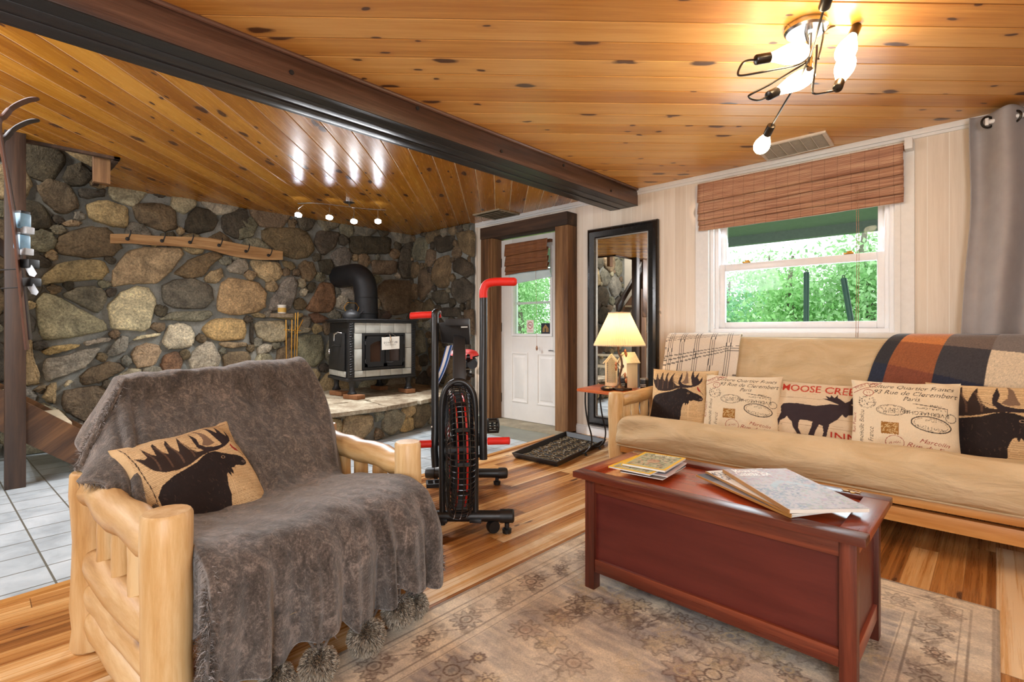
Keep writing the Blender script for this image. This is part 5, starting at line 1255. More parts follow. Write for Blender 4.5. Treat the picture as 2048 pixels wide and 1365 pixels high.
for k in range(5):
    sg = (k*.5+.0)/4.3-.4/(2*math.pi*4.3)+.11; x = -.115+sg*.95-.01
    pts = [(x, CY+.03*math.cos(a)*.25+ .0, 2.205+.033*math.sin(a)) for a in np.linspace(0, 2*math.pi, 21)[:-1]]
    rot = (-1)**k*.6
    pts = [(x+.03*math.cos(a)*math.cos(rot), CY+.03*math.cos(a)*math.sin(rot), 2.205+.031*math.sin(a)) for a in np.linspace(0, 2*math.pi, 21)[:-1]]
    MB().tube(pts, .006, 8, closed=True).build('grommet', MAT['steel'], cu)
# ================================================================== MIRROR, SWITCH, VENTS
mx0,mx1,mz0,mz1 = -2.868,-2.132,.10,1.985
mir = thing('wall_mirror', (-2.5,WY,.1), 'tall black framed mirror leaning on the wall beside the door', 'mirror')
def my(z): return WY-.03-.0*(1-z)
prof = [(0,0),(.0,-.03),(.012,-.045),(.035,-.052),(.055,-.045),(.07,-.038),(.082,-.036),(.09,-.028),(.095,-.012),(.095,0)]
m = MB(); cs_ = [(mx0,mz0,1,1),(mx1,mz0,-1,1),(mx1,mz1,-1,-1),(mx0,mz1,1,-1)]; vs = []
for x, z, sx, sz in cs_:
    for a, b in prof: vs.append((x+sx*a, WY-.006+b, z+sz*a))
n_ = len(prof); fs = []
for k in range(4):
    k2 = (k+1)%4
    for j in range(n_-1): fs.append((k*n_+j, k2*n_+j, k2*n_+j+1, k*n_+j+1))
m.add(vs, fs).build('frame', simple('black_lacquer', (16,15,16), .25, var=.1, spec=.6), mir, ang=30)
t = NT('mirror_silver'); MAT['mirror'] = t.done((.86,.87,.86), .012, None, 1)
MB().box(mx0+.08,mx1-.08,WY-.022,WY-.016,mz0+.08,mz1-.08).build('mirror_glass', MAT['mirror'], mir, smooth=False)
MAT['silverlip'] = simple('silver_lip', (150,146,138), .35, metal=.6)
m = MB(); frame_rect(m, mx0+.092, mx1-.092, mz0+.092, mz1-.092, .008, WY-.034, WY-.02); m.build('inner_lip', MAT['silverlip'], mir)
p = onY(1143, 641, WY); sw = thing('light_switch', tuple(p), 'white light switch plate on the wall beside the door frame', 'light switch')
MB().box(p.x-.036,p.x+.036,WY-.007,WY-.001,p.z-.058,p.z+.058).build('plate', MAT['white_vinyl'], sw, bevel=.002)
MB().box(p.x-.004,p.x+.006,WY-.018,WY-.006,p.z-.008,p.z+.012).build('toggle', MAT['white'], sw, bevel=.001)
def vent(name, label, pts, cells, mat, darkm):
    root = thing(name, tuple(pts[0]), label, 'ceiling vent'); P4 = [Vector(p) for p in pts]   # 4 corners on the ceiling
    q = [Vector((p.x, p.y, H)) for p in P4]; c = sum(q, Vector())/4; m = MB()
    inn = [c+(p-c)*.90 for p in q]
    for k in range(4):
        k2 = (k+1)%4; m.hexa([q[k]+V(0,0,-.012), q[k2]+V(0,0,-.012), inn[k2]+V(0,0,-.014), inn[k]+V(0,0,-.014), q[k], q[k2], inn[k2], inn[k]])
    m.build('frame', mat, root)
    MB().add([v+V(0,0,-.003) for v in inn], [(0,1,2,3)]).build('dark_opening', darkm, root, smooth=False)
    m = MB(); N = cells
    for k in range(N):
        t0 = (k+.15)/N; t1 = (k+.62)/N
        a, b = inn[0].lerp(inn[1], t0), inn[3].lerp(inn[2], t0); c_, d = inn[0].lerp(inn[1], t1), inn[3].lerp(inn[2], t1)
        m.add([a+V(0,0,-.005), c_+V(0,0,-.012), d+V(0,0,-.012), b+V(0,0,-.005)], [(0,1,2,3)])
    m.build('louvres', mat, root)
    m = MB()
    for k in range(1, 6):
        a, b = inn[0].lerp(inn[3], k/6), inn[1].lerp(inn[2], k/6); m.tube([a+V(0,0,-.014), b+V(0,0,-.014)], .0022, 4)
    m.build('crossbars', mat, root)
MAT['vent_w'] = simple('cream_vent', (222,212,196), .5, var=.08); MAT['vent_d'] = simple('dusty_vent', (158,144,120), .7, var=.2, scale=20); MAT['vent_g'] = simple('vent_shadow', (176,164,146), .9)
vent('ceiling_vent', 'large cream ceiling vent above the window shade', [onZ(1534,322,H-.01), onZ(1508,297,H-.01), onZ(1651,264,H-.01), onZ(1668,291,H-.01)], 26, MAT['vent_w'], MAT['vent_g'])
vent('ceiling_vent', 'dusty brown ceiling vent above the door', [onZ(945,431,H-.01), onZ(998,419,H-.01), onZ(1042,430,H-.01), onZ(994,441,H-.01)], 22, MAT['vent_d'], MAT['print_black'])

# ================================================================== LIGHTS
MAT['bulb_glass'] = emis('glowing_bulb', (255,232,190), 24)
MAT['bulb_cool'] = emis('track_bulb', (236,242,255), 90)
MAT['shade_glow'] = None
cl = thing('ceiling_light', tuple(onZ(1613,63,H-.02)), 'branching nickel ceiling light with six glowing filament bulbs', 'ceiling light')
pc_ = onZ(1612, 62, H-.025)
MB().lathe([(.0001,.03),(.078,.03),(.082,.02),(.082,.008),(.074,0),(.0001,0)], (pc_.x,pc_.y,H-.032), 32).build('canopy', MAT['chrome'], cl)
def bulb(base, tip, dia, parent, mat=MAT['bulb_glass'], sock=True, slen=.055, sr=.019):
    base = Vector(base); tip = Vector(tip); d = (tip-base).normalized(); L = (tip-base).length
    q = d.to_track_quat('Z', 'Y').to_matrix()
    s0 = None
    if sock: s0 = MB().lathe([(.006,-.004),(sr*.9,0),(sr,.004),(sr,slen),(sr*.85,slen+.002)], base, 20, q).build('socket', MAT['steel'], parent)
    r = dia/2; b0 = slen if sock else 0; n = 14; pr = []
    for k in range(n+1):
        t_ = k/n; z = b0+(L-b0)*t_; rr_ = r*(math.sin(min(1, t_*1.0)**.75*math.pi*.0+0) if False else 0)
        # teardrop: narrow neck, wide near 62 %
        f_ = (.42+.58*math.sin(min(t_/.62, 1)*math.pi/2)**1.6) if t_ < .62 else math.sqrt(max(0, 1-((t_-.62)/.38)**2))
        pr.append((max(.0006, r*f_), z))
    MB().lathe(pr, base, 20, q).build('bulb', mat, s0 or parent)
D0 = 2.05
def A(x, y, d=D0): return at(x, y, d)
hub = A(1623,112,2.08)
MB().tube([V(pc_.x,pc_.y,H-.03), hub], .007, 10).build('stem', MAT['chrome'], cl)
MB().tube([A(1621,70,2.12), A(1619,138,2.04)], .012, 12).build('hub', MAT['chrome'], cl)
def arm(pts, *a):
    MB().tube(catmull(pts, 5), .0042, 8).build('arm', MAT['steel'], cl)
arm([A(1621,112),A(1596,130,2.0),A(1530,143,1.95),A(1484,151,1.92),A(1476,146,1.92),A(1484,128,1.93),A(1495,121,1.94),A(1511,120,1.95)])
bulb(A(1511,120,1.95), A(1618,102,1.95), .078, cl)
arm([A(1621,120),A(1598,134,2.05),A(1545,166,2.02),A(1503,188,2.0),A(1498,194,2.0),A(1506,199,2.0),A(1520,200,2.02),A(1537,192,2.05)])
bulb(A(1537,192,2.05), A(1626,147,2.18), .075, cl)
arm([A(1637,118),A(1645,80,2.1),A(1648,65,2.12),A(1660,55,2.13),A(1690,46,2.14),A(1706,44,2.14),A(1714,50,2.13),A(1714,54,2.12)])
bulb(A(1714,52,2.12), A(1683,122,2.08), .078, cl)
arm([A(1634,90),A(1632,125),A(1625,178,2.05),A(1628,187,2.05),A(1640,187,2.06),A(1662,183,2.08),A(1672,180,2.1),A(1675,177,2.1)])
bulb(A(1675,177,2.10), A(1697,112,2.25), .078, cl)
arm([A(1621,112,2.0),A(1600,155,2.1),A(1570,205,2.25),A(1543,252,2.45)])
bulb(A(1543,251,2.45), A(1517,305,2.6), .076, cl)
arm([A(1621,112,2.0),A(1635,62,1.85),A(1648,16,1.75)])
bulb(A(1648,16,1.75), A(1672,-62,1.62), .072, cl)
# track light
tk = thing('track_light', tuple(onZ(705,405,H-.02)), 'silver track light with four bright spot heads on the left ceiling', 'track light')
tp = [onZ(596,407,2.205), onZ(625,406,2.205), onZ(660,409,2.205), onZ(700,414,2.205), onZ(735,418,2.205), onZ(772,420,2.205)]
MB().tube(catmull(tp, 6), .007, 8).build('track', MAT['chrome'], tk)
q_ = onZ(698, 406, H-.02)
MB().lathe([(.0001,.02),(.055,.02),(.055,.004),(.045,0),(.0001,0)], (q_.x,q_.y,H-.021), 28).build('canopy', MAT['chrome'], tk)
MB().tube([(q_.x,q_.y,H-.02), tuple(tp[3])], .006, 8).build('stem', MAT['chrome'], tk)
for k, (hx, hy) in enumerate(((597,428),(659,433),(708,441),(756,441))):
    top = onZ(hx+10 if k == 0 else hx, 410+k*3, 2.205); d = -top.x*S_+top.y*C_; hd = at(hx, hy, d); aim = V(.42,-.30,-.85).normalized()
    qm = (-aim).to_track_quat('Z','Y').to_matrix()
    s0 = MB().lathe([(.012,.045),(.02,.04),(.030,.02),(.036,-.012),(.034,-.014)], hd, 20, qm, cap=False).build('spot_head', MAT['chrome'], tk)
    sl = bpy.data.lights.new('track_spot', 'SPOT'); sl.energy = 40; sl.color = (.94,.97,1); sl.spot_size = math.radians(150); sl.spot_blend = .6; sl.shadow_soft_size = .02
    so_ = bpy.data.objects.new('track_spot', sl); COL.objects.link(so_); so_.location = hd+aim*.03; so_.rotation_euler = aim.to_track_quat('-Z','Y').to_euler()
    MB().tube([top, hd+V(0,0,.05), hd+V(0,0,.03)], .004, 8).build('swivel', MAT['chrome'], s0)
    MB().lathe([(.0005,-.010),(.026,-.012),(.031,-.006),(.0005,-.004)], hd, 16, qm).build('bulb', MAT['bulb_cool'], s0)
# ================================================================== SIDE TABLE WITH LAMP
MAT['tabletop'] = wood('orange_cherry_top', [(150,66,28),(184,90,44),(206,116,64)], 'X', .3, across=24)
tb = thing('side_table', (-2.2,3.5,0), 'small cherry topped side table with curved iron legs before the mirror', 'side table')
tpz = .55
MB().prism([(-2.43,3.31,0),(-1.955,3.26,0),(-1.99,3.70,0),(-2.50,3.72,0)], (0,0,tpz-.022), (0,0,tpz)).build('table_top', MAT['tabletop'], tb, bevel=.005)
for a, b in (((-2.38,3.36),(-2.42,3.50)),((-2.44,3.66),(-2.46,3.76)),((-2.02,3.34),(-2.0,3.2)),((-2.05,3.64),(-2.02,3.75))):
    pts = catmull([(a[0],a[1],tpz-.02),(a[0]-.0,a[1],.42),(a[0]+.012,a[1]+.01,.30),((a[0]+b[0])/2+.03,(a[1]+b[1])/2,.16),(b[0]+.03,b[1]-.05,.08),(b[0]+.01,b[1]-.09,.03),(b[0]-.02,b[1]-.11,.022),(b[0]-.05,b[1]-.10,.045)], 6)
    MB().tube(pts, .0065, 8).build('leg', MAT['black_metal'], tb)
    MB().lathe([(.001,0),(.012,0),(.008,.012),(.001,.022)], (b[0]+.01,b[1]-.09,.0), 10).build('foot', MAT['black_metal'], tb)
lc = V(-2.13,3.46,tpz)
lp = thing('table_lamp', tuple(lc), 'lit table lamp with pleated cream shade and vine stem on the side table', 'lamp')
MB().obox(lc+V(.0,0,.009), (.155,.12,.016), -.1).build('base', simple('bronze_base', (58,44,34), .4, metal=.5), lp, bevel=.005)
MAT['bronze'] = simple('brown_bronze', (92,64,44), .4, metal=.5)
MB().lathe([(.045,.017),(.04,.024),(.02,.036),(.009,.06),(.007,.08)], lc, 20).build('foot', MAT['bronze'], lp)
pts = catmull([lc+V(0,0,.06), lc+V(.006,0,.12), lc+V(.022,0,.18), lc+V(.018,0,.24), lc+V(-.008,0,.30), lc+V(-.006,0,.36), lc+V(.002,0,.42)], 6)
stem_ = MB().tube(pts, [.0085]*len(pts), 10).build('stem', MAT['bronze'], lp)
for dx, dz, sg in ((.0,.20,-1),(-.0,.17,-1),(.012,.30,1),(.02,.28,1),(.01,.12,1),(.02,.08,1)):
    c = lc+V(.012+sg*.035+dx*sg,-.01,dz)
    MB().tube([lc+V(.012,0,dz-.02), c+V(-sg*.008,0,.012)], .0018, 5).build('twig', MAT['bronze'], stem_)
    MB().add([c+V(0,0,.024),c+V(.012,-.002,.006),c+V(.006,0,-.018),c+V(-.004,.001,-.022),c+V(-.012,-.002,.002),c+V(0,-.006,0)], [(0,1,5),(1,2,5),(2,3,5),(3,4,5),(4,0,5)]).build('leaf', MAT['copperleaf'] if 'copperleaf' in MAT else MAT.setdefault('copperleaf', simple('copper_leaf', (168,104,62), .5, metal=.3)), stem_, solid=.0015)
t = NT('lamp_shade_cloth'); t.t.nodes.remove(t.b)
df = t.n('ShaderNodeBsdfDiffuse', i0=(*lin((244,232,206)),1)); tl = t.n('ShaderNodeBsdfTranslucent', i0=(*lin((255,236,200)),1)); mx = t.n('ShaderNodeMixShader', i0=.55)
t.l(df.outputs[0], mx.inputs[1]); t.l(tl.outputs[0], mx.inputs[2]); t.l(mx.outputs[0], t.o.inputs[0]); MAT['shade'] = t.m
n = 144; vs = []; sz0, sz1 = .345, .605
for zz, rb in ((sz0,.190),(sz0+.01,.190),(sz1-.01,.080),(sz1,.079)):
    for k in range(n):
        a = 2*math.pi*k/n; r_ = rb+(.007*rb/.19+.0015 if k % 2 else 0); vs.append(lc+V(r_*math.cos(a), r_*math.sin(a), zz))
shd = MB().add(vs, [(i*n+k, i*n+(k+1)%n, (i+1)*n+(k+1)%n, (i+1)*n+k) for i in range(3) for k in range(n)]).build('lamp_shade', MAT['shade'], lp, smooth=False)
for zz, rb in ((sz0+.006,.1935),(sz1-.005,.083)):
    MB().tube([lc+V(rb*math.cos(a), rb*math.sin(a), zz) for a in np.linspace(0, 2*math.pi, 61)[:-1]], .005, 6, closed=True).build('trim_band', MAT['shade_trim'] if 'shade_trim' in MAT else MAT.setdefault('shade_trim', simple('cream_trim', (226,208,172), .7)), shd)
MB().lathe([(.012,.0),(.012,.04)], lc+V(0,0,.41), 12).build('socket', MAT['brass'], lp)
MAT['lampbulb'] = emis('lamp_bulb', (255,214,150), 66)
MB().lathe([(.001,.0),(.014,.004),(.028,.04),(.028,.055),(.018,.078),(.001,.085)], lc+V(0,0,.445), 16).build('bulb', MAT['lampbulb'], lp)
# birdhouses
MAT['cream_wood'] = wood('cream_painted_wood', [(214,194,150),(232,214,172),(242,228,192)], 'Z', .6, across=30)
def house(name, label, c, w, dpt, h, rh, rz, lattice):
    c = Vector(c); root = thing(name, tuple(c), label, 'birdhouse', 'cream birdhouses on the side table'); R = Matrix.Rotation(rz, 3, 'Z'); W = lambda x, y, z: c+R@V(x, y, z)
    wall = MB().prism([W(-w/2,0,0),W(w/2,0,0),W(w/2,0,h),W(0,0,h+rh),W(-w/2,0,h)], R@V(0,-dpt/2,0), R@V(0,dpt/2,0)).build('walls', MAT['cream_wood'], root, bevel=.001)
    for sg in (-1, 1):
        e = .014; m = MB(); nx = V(rh, 0, w/2).normalized()
        a = [W(0,0,h+rh+.002), W(sg*(w/2+e),0,h-e*rh/(w/2))]
        up_ = R@V(sg*nx.x, 0, nx.z)*.009
        m.prism([a[0], a[1], a[1]+up_, a[0]+V(0,0,.011)], R@V(0,-dpt/2-.012,0), R@V(0,dpt/2+.012,0)); m.build('roof', MAT['cream_wood'], root, bevel=.001)
    if lattice:
        m = MB(); y_ = -dpt/2-.0015
        m.prism([W(-w*.36,y_,.03),W(w*.36,y_,.03),W(w*.36,y_,h-.005),W(0,y_,h+rh*.72),W(-w*.36,y_,h-.005)], R@V(0,.0,0), R@V(0,.002,0)); m.build('dark_inset', MAT['print_black'], root)
        m = MB(); cell = .0095; rows = int((h+rh*.7)/cell)
        for j in range(rows):
            z = .033+j*cell*.87
            half = w*.355 if z < h else w*.355*max(0, (h+rh*.70-z)/(rh*.70))
            k = int(half/cell)
            for i in range(-k, k+1):
                x = i*cell+(cell/2 if j % 2 else 0)
                if abs(x) > half: continue
                pts = [W(x+.0045*math.cos(a), y_-.002, z+.0045*math.sin(a)) for a in [k2*math.pi/3 for k2 in range(6)]]
                m.tube(pts, .0011, 4, closed=True)
        o = m.build('lattice', MAT['cream_wood'], root)
    else:
        MB().lathe([(.001,0),(.014,0),(.014,.002),(.001,.002)], W(0,-dpt/2-.001,h*.82), 16, R@Matrix.Rotation(math.pi/2,3,'X')).build('entry_hole', MAT['print_black'], root)
house('birdhouse', 'cream birdhouse with a pierced lattice front, left on the side table', onZ(1223,772,tpz)+V(0,0,.001), .10,.075,.20,.058,.50,True)
house('birdhouse', 'taller plain cream birdhouse behind the lamp stem on the side table', (-2.160,3.645,tpz+.001), .095,.11,.215,.06,-.35,False)
# tins and dish
def tin(label, c, r, h):
    root = thing('candle_tin', tuple(c), label, 'candle tin', 'black candle tins on the side table')
    MB().lathe([(r*.9,0),(r,.004),(r,h-.006),(r*.97,h)], c, 28).build('tin', MAT['black_plastic'], root)
    MB().lathe([(r*.96,h),(r*1.03,h+.001),(r*1.03,h+.010),(r*.9,h+.013),(.001,h+.013)], c, 28).build('lid', MAT['silverlip'], root)
    for z in (.35,.5): 
        MB().tube([Vector(c)+V((r+.0006)*math.cos(a), (r+.0006)*math.sin(a), h*z) for a in np.linspace(-2.3,-.6,14)], .0016, 4).build('label_line', MAT['paper'], root)
q = onZ(1246, 779, tpz); tin('black candle tin with silver lid between the birdhouses', q+V(0,0,.001), .033, .088)
q = V(-2.01,3.63,tpz); tin('black candle tin right of the lamp, in front of the mirror', q+V(0,0,.001), .030, .075)
q = onZ(1220, 780, tpz)+V(.01,-.06,.001); ds_ = thing('trinket_dish', tuple(q), 'small dark lidded dish at the front left of the side table', 'dish')
MB().lathe([(.03,0),(.045,.006),(.05,.018),(.052,.02)], q, 24).build('dish', MAT['black_plastic'], ds_); MB().lathe([(.048,.021),(.03,.032),(.001,.036)], q, 24).build('lid', MAT['chrome'], ds_)
tag(MB().tube(catmull([(-1.99,3.70,.54),(-1.97,3.75,.40),(-1.99,3.72,.25),(-1.96,3.74,.12),(-2.0,3.9,.006),(-2.1,4.0,.006)], 6), .003, 6).build('lamp_cord', MAT['black_plastic']), 'black lamp cord hanging behind the log arm of the futon', 'cord')
# ================================================================== BOOT TRAY
c4 = [V(-2.785,2.93,0),V(-2.345,2.955,0),V(-2.52,3.88,0),V(-3.0,3.92,0)]; cc = sum(c4, Vector())/4
ty = thing('boot_tray', tuple(cc), 'black embossed boot tray on the floor by the door', 'boot tray')
MAT['tray'] = simple('black_rubber', (34,33,32), .45, var=.2)
m = MB(); ins = [cc+(p-cc)*.965 for p in c4]; bot = [cc+(p-cc)*.94 for p in c4]; inb = [cc+(p-cc)*.90 for p in c4]; zt_ = .045
R0 = [p+V(0,0,.002) for p in bot]; R1 = [p+V(0,0,zt_) for p in c4]; R2 = [p+V(0,0,zt_) for p in ins]; R3 = [p+V(0,0,.010) for p in inb]
vs = R0+R1+R2+R3; fs = [(3,2,1,0)]
for a in range(3):
    for k in range(4): fs.append((a*4+k, a*4+(k+1)%4, a*4+4+(k+1)%4, a*4+4+k))
fs.append((12,13,14,15)); m.add(vs, fs).build('tray', MAT['tray'], ty, ang=20)
MAT['scroll'] = simple('worn_bronze_scroll', (120,104,78), .5, metal=.2)
sc2 = MB(); rg = np.random.default_rng(2)
def TP(u, v, z=.013): return (inb[0]*(1-u)*(1-v)+inb[1]*u*(1-v)+inb[2]*u*v+inb[3]*(1-u)*v)+V(0,0,z)
for i in range(4):
    for j in range(9):
        cu_, cv_ = .14+i*.24, .08+j*.105; sg = (-1)**(i+j); a0 = rg.uniform(0, 6.28)
        pts = [TP(cu_+sg*(.012+.085*k/26)*math.cos(a0+k*.33), cv_+(.006+.042*k/26)*math.sin(a0+k*.33)) for k in range(27)]
        sc2.tube(pts, .0042, 5)
        for q in range(3): a = a0+q*2.1; sc2.tube([TP(cu_+.07*math.cos(a), cv_+.035*math.sin(a)), TP(cu_+.12*math.cos(a+.4), cv_+.055*math.sin(a+.4))], [.003,.006], 5)
sc2.build('scroll_relief', MAT['scroll'], ty)['kind'] = 'stuff'

# ================================================================== WOOD STOVE
sv = thing('wood_stove', (-5.05,3.0,HZ), 'cast iron wood stove with grey stone panels on the hearth', 'wood stove')
zb, zt2 = .52, 1.115
plan = [(-4.76,2.60),(-4.76,3.42),(-5.36,3.36),(-5.36,2.70)]
MAT['soap'] = simple('soapstone_panel', (166,166,158), .5, var=.22, scale=7)
MAT['iron_dark'] = simple('black_stove_iron', (30,30,31), .5, metal=.3, var=.2, bump=.1, scale=60)
def inset(pl, k): 
    c = np.mean(pl, 0); return [tuple(c+(np.array(p)-c)*k) for p in pl]
MB().prism([(x,y,0) for x,y in inset(plan,.97)], (0,0,zb), (0,0,zt2)).build('body', MAT['iron_dark'], sv)
MB().prism([(x,y,0) for x,y in inset(plan,1.09)], (0,0,zt2), (0,0,zt2+.018)).prism([(x,y,0) for x,y in inset(plan,1.05)], (0,0,zt2-.02), (0,0,zt2+.001)).build('top_plate', MAT['iron'], sv, bevel=.006)
MB().prism([(x,y,0) for x,y in inset(plan,1.03)], (0,0,zb-.03), (0,0,zb)).build('bottom_plate', MAT['iron'], sv, bevel=.006)
fx = -4.752; H0 = zt2-zb
for z0_, z1_, ys in ((zb+.01, zb+.075, [2.67,2.80,2.97,3.10,3.25,3.37]), (zt2-.13, zt2-.025, [2.67,2.80,2.97,3.14,3.30,3.37])):
    for a, b in zip(ys[:-1], ys[1:]): MB().box(fx-.01,fx,a+.002,b-.002,z0_,z1_).build('stone_panel', MAT['soap'], sv, bevel=.002)
for a, b in ((2.67,2.755),(3.285,3.37)):
    for z0_, z1_ in ((zb+.08,zb+.30),(zb+.304,zt2-.134)): MB().box(fx-.01,fx,a,b,z0_,z1_).build('stone_panel', MAT['soap'], sv, bevel=.002)
for yy in (2.635, 3.395):
    m = MB().box(fx-.03,fx+.006,yy-.026,yy+.026,zb,zt2-.02); 
    c_ = m.build('corner_column', MAT['iron'], sv, bevel=.004); m = MB()
    for k in range(22):
        z = zb+.02+k*.0255; m.tube([(fx+.009,yy-.02,z),(fx+.012,yy+.018,z+.012),(fx+.009,yy-.02,z+.024)], .004, 5)
    m.build('rope_moulding', MAT['iron'], c_)
dfz0, dfz1 = zb+.085, zt2-.135
m = MB(); 
def yz_frame(m, ya, yb, za, zb_, w, xa, xb): m.box(xa,xb,ya,ya+w,za,zb_).box(xa,xb,yb-w,yb,za,zb_).box(xa,xb,ya+w,yb-w,za,za+w).box(xa,xb,ya+w,yb-w,zb_-w,zb_); return m
yz_frame(m, 2.76, 3.28, dfz0, dfz1, .022, fx-.01, fx+.012).build('door_frame', MAT['iron_dark'], sv, bevel=.003)
t = NT('stove_glass'); MAT['stove_glass'] = t.done((.035,.018,.012), .12, None, 0, .6)
for ya, yb, s_ in ((2.79,3.015,1),(3.025,3.25,-1)):
    za, zc_ = dfz0+.028, dfz1-.028
    outer = [(ya,za),(yb,za),(yb,zc_),(ya,zc_)]
    xw0, xw1 = ya+.05, yb-.045
    arch = [(xw0,za+.05),(xw1,za+.05),(xw1,zc_-.05)]+[(xw1-(xw1-xw0)*(k/8), zc_-.05-.045*((k/8)**2.2 if s_ == 1 else 0)-(0 if s_==1 else 0)) for k in range(1, 9)] if s_ == 1 else [(xw0,za+.05),(xw1,za+.05)]+[(xw1-(xw1-xw0)*(k/8), zc_-.05-.045*((1-k/8)**2.2)) for k in range(0, 9)]
    d_ = MB(); vs = [(fx+.018,y,z) for y,z in arch]; n = len(vs)
    # door leaf as ring between the rectangle and the arch
    rect = []
    for (y, z) in arch:
        cy_, cz_ = (ya+yb)/2, (za+zc_)/2; dy_, dz_ = y-cy_, z-cz_; k_ = min(((yb-ya)/2)/abs(dy_) if abs(dy_) > 1e-6 else 9, ((zc_-za)/2)/abs(dz_) if abs(dz_) > 1e-6 else 9)
        rect.append((fx+.018, cy_+dy_*k_, cz_+dz_*k_))
    d_.add(vs+rect+[(fx+.004,y,z) for _, y, z in rect]+[(fx+.004,y,z) for _, y, z in vs], [(k, (k+1)%n, n+(k+1)%n, n+k) for k in range(n)]+[(n+k, n+(k+1)%n, 2*n+(k+1)%n, 2*n+k) for k in range(n)]+[(k, (k+1)%n, 3*n+(k+1)%n, 3*n+k) for k in range(n)])
    # fill the rectangle corners
    d_.box(fx+.002,fx+.0175,ya,ya+.03,za,zc_).box(fx+.002,fx+.0175,yb-.03,yb,za,zc_).box(fx+.002,fx+.0175,ya,yb,za,za+.03).box(fx+.002,fx+.0175,ya,yb,zc_-.03,zc_)
    leaf = d_.build('stove_door', MAT['iron_dark'], sv)
    MB().box(fx+.001,fx+.006,xw0-.005,xw1+.005,za+.045,zc_-.04).build('door_glass', MAT['stove_glass'], leaf)
    for z in (za+.06, zc_-.07): MB().tube([(fx+.022,(ya-.008 if s_==1 else yb+.008),z-.018),(fx+.022,(ya-.008 if s_==1 else yb+.008),z+.018)], .007, 8).build('hinge', MAT['iron'], leaf)
MB().tube([(fx+.03,3.03,dfz0+.07),(fx+.045,3.06,dfz0+.065),(fx+.045,3.10,dfz0+.068)], .007, 8).build('latch', MAT['iron'], sv)
# left side wall details: side door and spring handles
def SW(t_, z, off=.0):   # on the left side plane
    a, b = np.array(plan[0]), np.array(plan[3]); d = (b-a)/np.linalg.norm(b-a); nn = np.array([-d[1], d[0]]); nn = nn if nn[1] < 0 else -nn
    p = a+(b-a)*t_+nn*(off+.0); return V(p[0], p[1], z)
MB().hexa([SW(.14,zb+.08,-.005),SW(.93,zb+.08,-.005),SW(.93,zb+.08,.012),SW(.14,zb+.08,.012),SW(.14,zt2-.13,-.005),SW(.93,zt2-.13,-.005),SW(.93,zt2-.13,.012),SW(.14,zt2-.13,.012)]).build('side_door', MAT['iron'], sv, bevel=.003)
for a, b in ((.1,.5),(.51,.95)): MB().hexa([SW(a,zb+.012,-.004),SW(b,zb+.012,-.004),SW(b,zb+.012,.006),SW(a,zb+.012,.006),SW(a,zb+.07,-.004),SW(b,zb+.07,-.004),SW(b,zb+.07,.006),SW(a,zb+.07,.006)]).build('stone_panel', MAT['soap'], sv, bevel=.002)
MB().tube([SW(.20,zt2-.13,.02),SW(.24,zt2-.12,.05),SW(.32,zt2-.14,.07),SW(.34,zt2-.21,.07)], [.006,.007,.013,.010], 10).build('spring_handle', MAT['chrome'], sv)
MB().tube([SW(.28,zb+.33,.02),SW(.5,zb+.335,.04),SW(.66,zb+.31,.045)], .006, 8).build('lever', MAT['iron'], sv)
p = SW(.70,zb+.265,.05); MB().lathe([(.001,-.03),(.013,-.02),(.016,0),(.012,.02),(.001,.03)], p, 12).build('knob', MAT['chrome'], sv)
for (x, y) in ((-4.80,2.67),(-4.80,3.36),(-5.30,2.76),(-5.30,3.30)):
    MB().lathe([(.045,0),(.05,.012),(.032,.035),(.026,.08),(.034,.11),(.042,.135)], (x,y,HZ+.045), 8, cap=True).build('leg', MAT['iron'], sv)
# stove pipe with elbow into the wall
pp = catmull([(-5.18,3.06,zt2+.018),(-5.18,3.06,1.25),(-5.18,3.05,1.46),(-5.20,3.03,1.58),(-5.30,3.01,1.645),(-5.45,3.0,1.65),(-5.70,3.0,1.65)], 6)
MAT['pipe'] = simple('matt_black_pipe', (34,35,38), .55, metal=.2)
so = MB().tube(pp, .128, 28, cap=True).build('stove_pipe', MAT['pipe'], sv)
for z in (1.20, 1.38): MB().tube([(-5.18+.13*math.cos(a), 3.06+.13*math.sin(a), z) for a in np.linspace(0, 6.283, 33)[:-1]], .004, 5, closed=True).build('pipe_seam', MAT['pipe'], so)
# bricks under the legs
MAT['brick'] = simple('brown_fire_brick', (128,84,50), .8, var=.2, scale=30, bump=.3)
for k, (x, y, rz, lb) in enumerate(((-4.76,2.67,.2,'brown brick under the near left leg of the wood stove'),(-5.16,2.72,.15,'brown brick behind, under the rear left leg of the stove'),(-4.83,3.36,-.1,'brown brick under the right front leg of the wood stove'),(-5.30,3.30,0,'brown brick under the rear right leg of the stove'))):
    m = MB().obox((x,y,HZ+.026), (.21,.105,.044), rz); tag(m.build('brick', MAT['brick'], bevel=.004), lb, 'brick', 'bricks under the stove legs')
# sign on the stove door
cv = Canvas(240, 160, (230,226,216)); cv.text('DO NOT USE', .5, .55, .13, (60,54,50), bold=.01); cv.line([(.15,.40),(.85,.42)], .012, (120,112,104)); cv.line([(.2,.32),(.8,.34)], .012, (120,112,104))
hs = thing('hanging_sign', (fx+.03,3.06,.86), 'white do not use sign hanging on the stove doors', 'sign')
card('sign_board', None, None, 0,0,0,0,0, cv, hs, M=lambda U, Vv: np.stack([fx+.04+0*U, 2.965+.22*U, .805+.135*Vv-.0*U+.03*U*.3], -1))
MB().tube([(fx+.042,2.99,.94),(fx+.036,3.055,1.0),(fx+.042,3.14,.95)], .0015, 5).build('hanging_wire', MAT['chrome'], hs)
MB().tube([(fx+.05,3.065,.90),(fx+.05,3.065,.94),(fx+.04,3.06,.975)], [.012,.009,.005], 8).build('spring_clip', MAT['chrome'], hs)
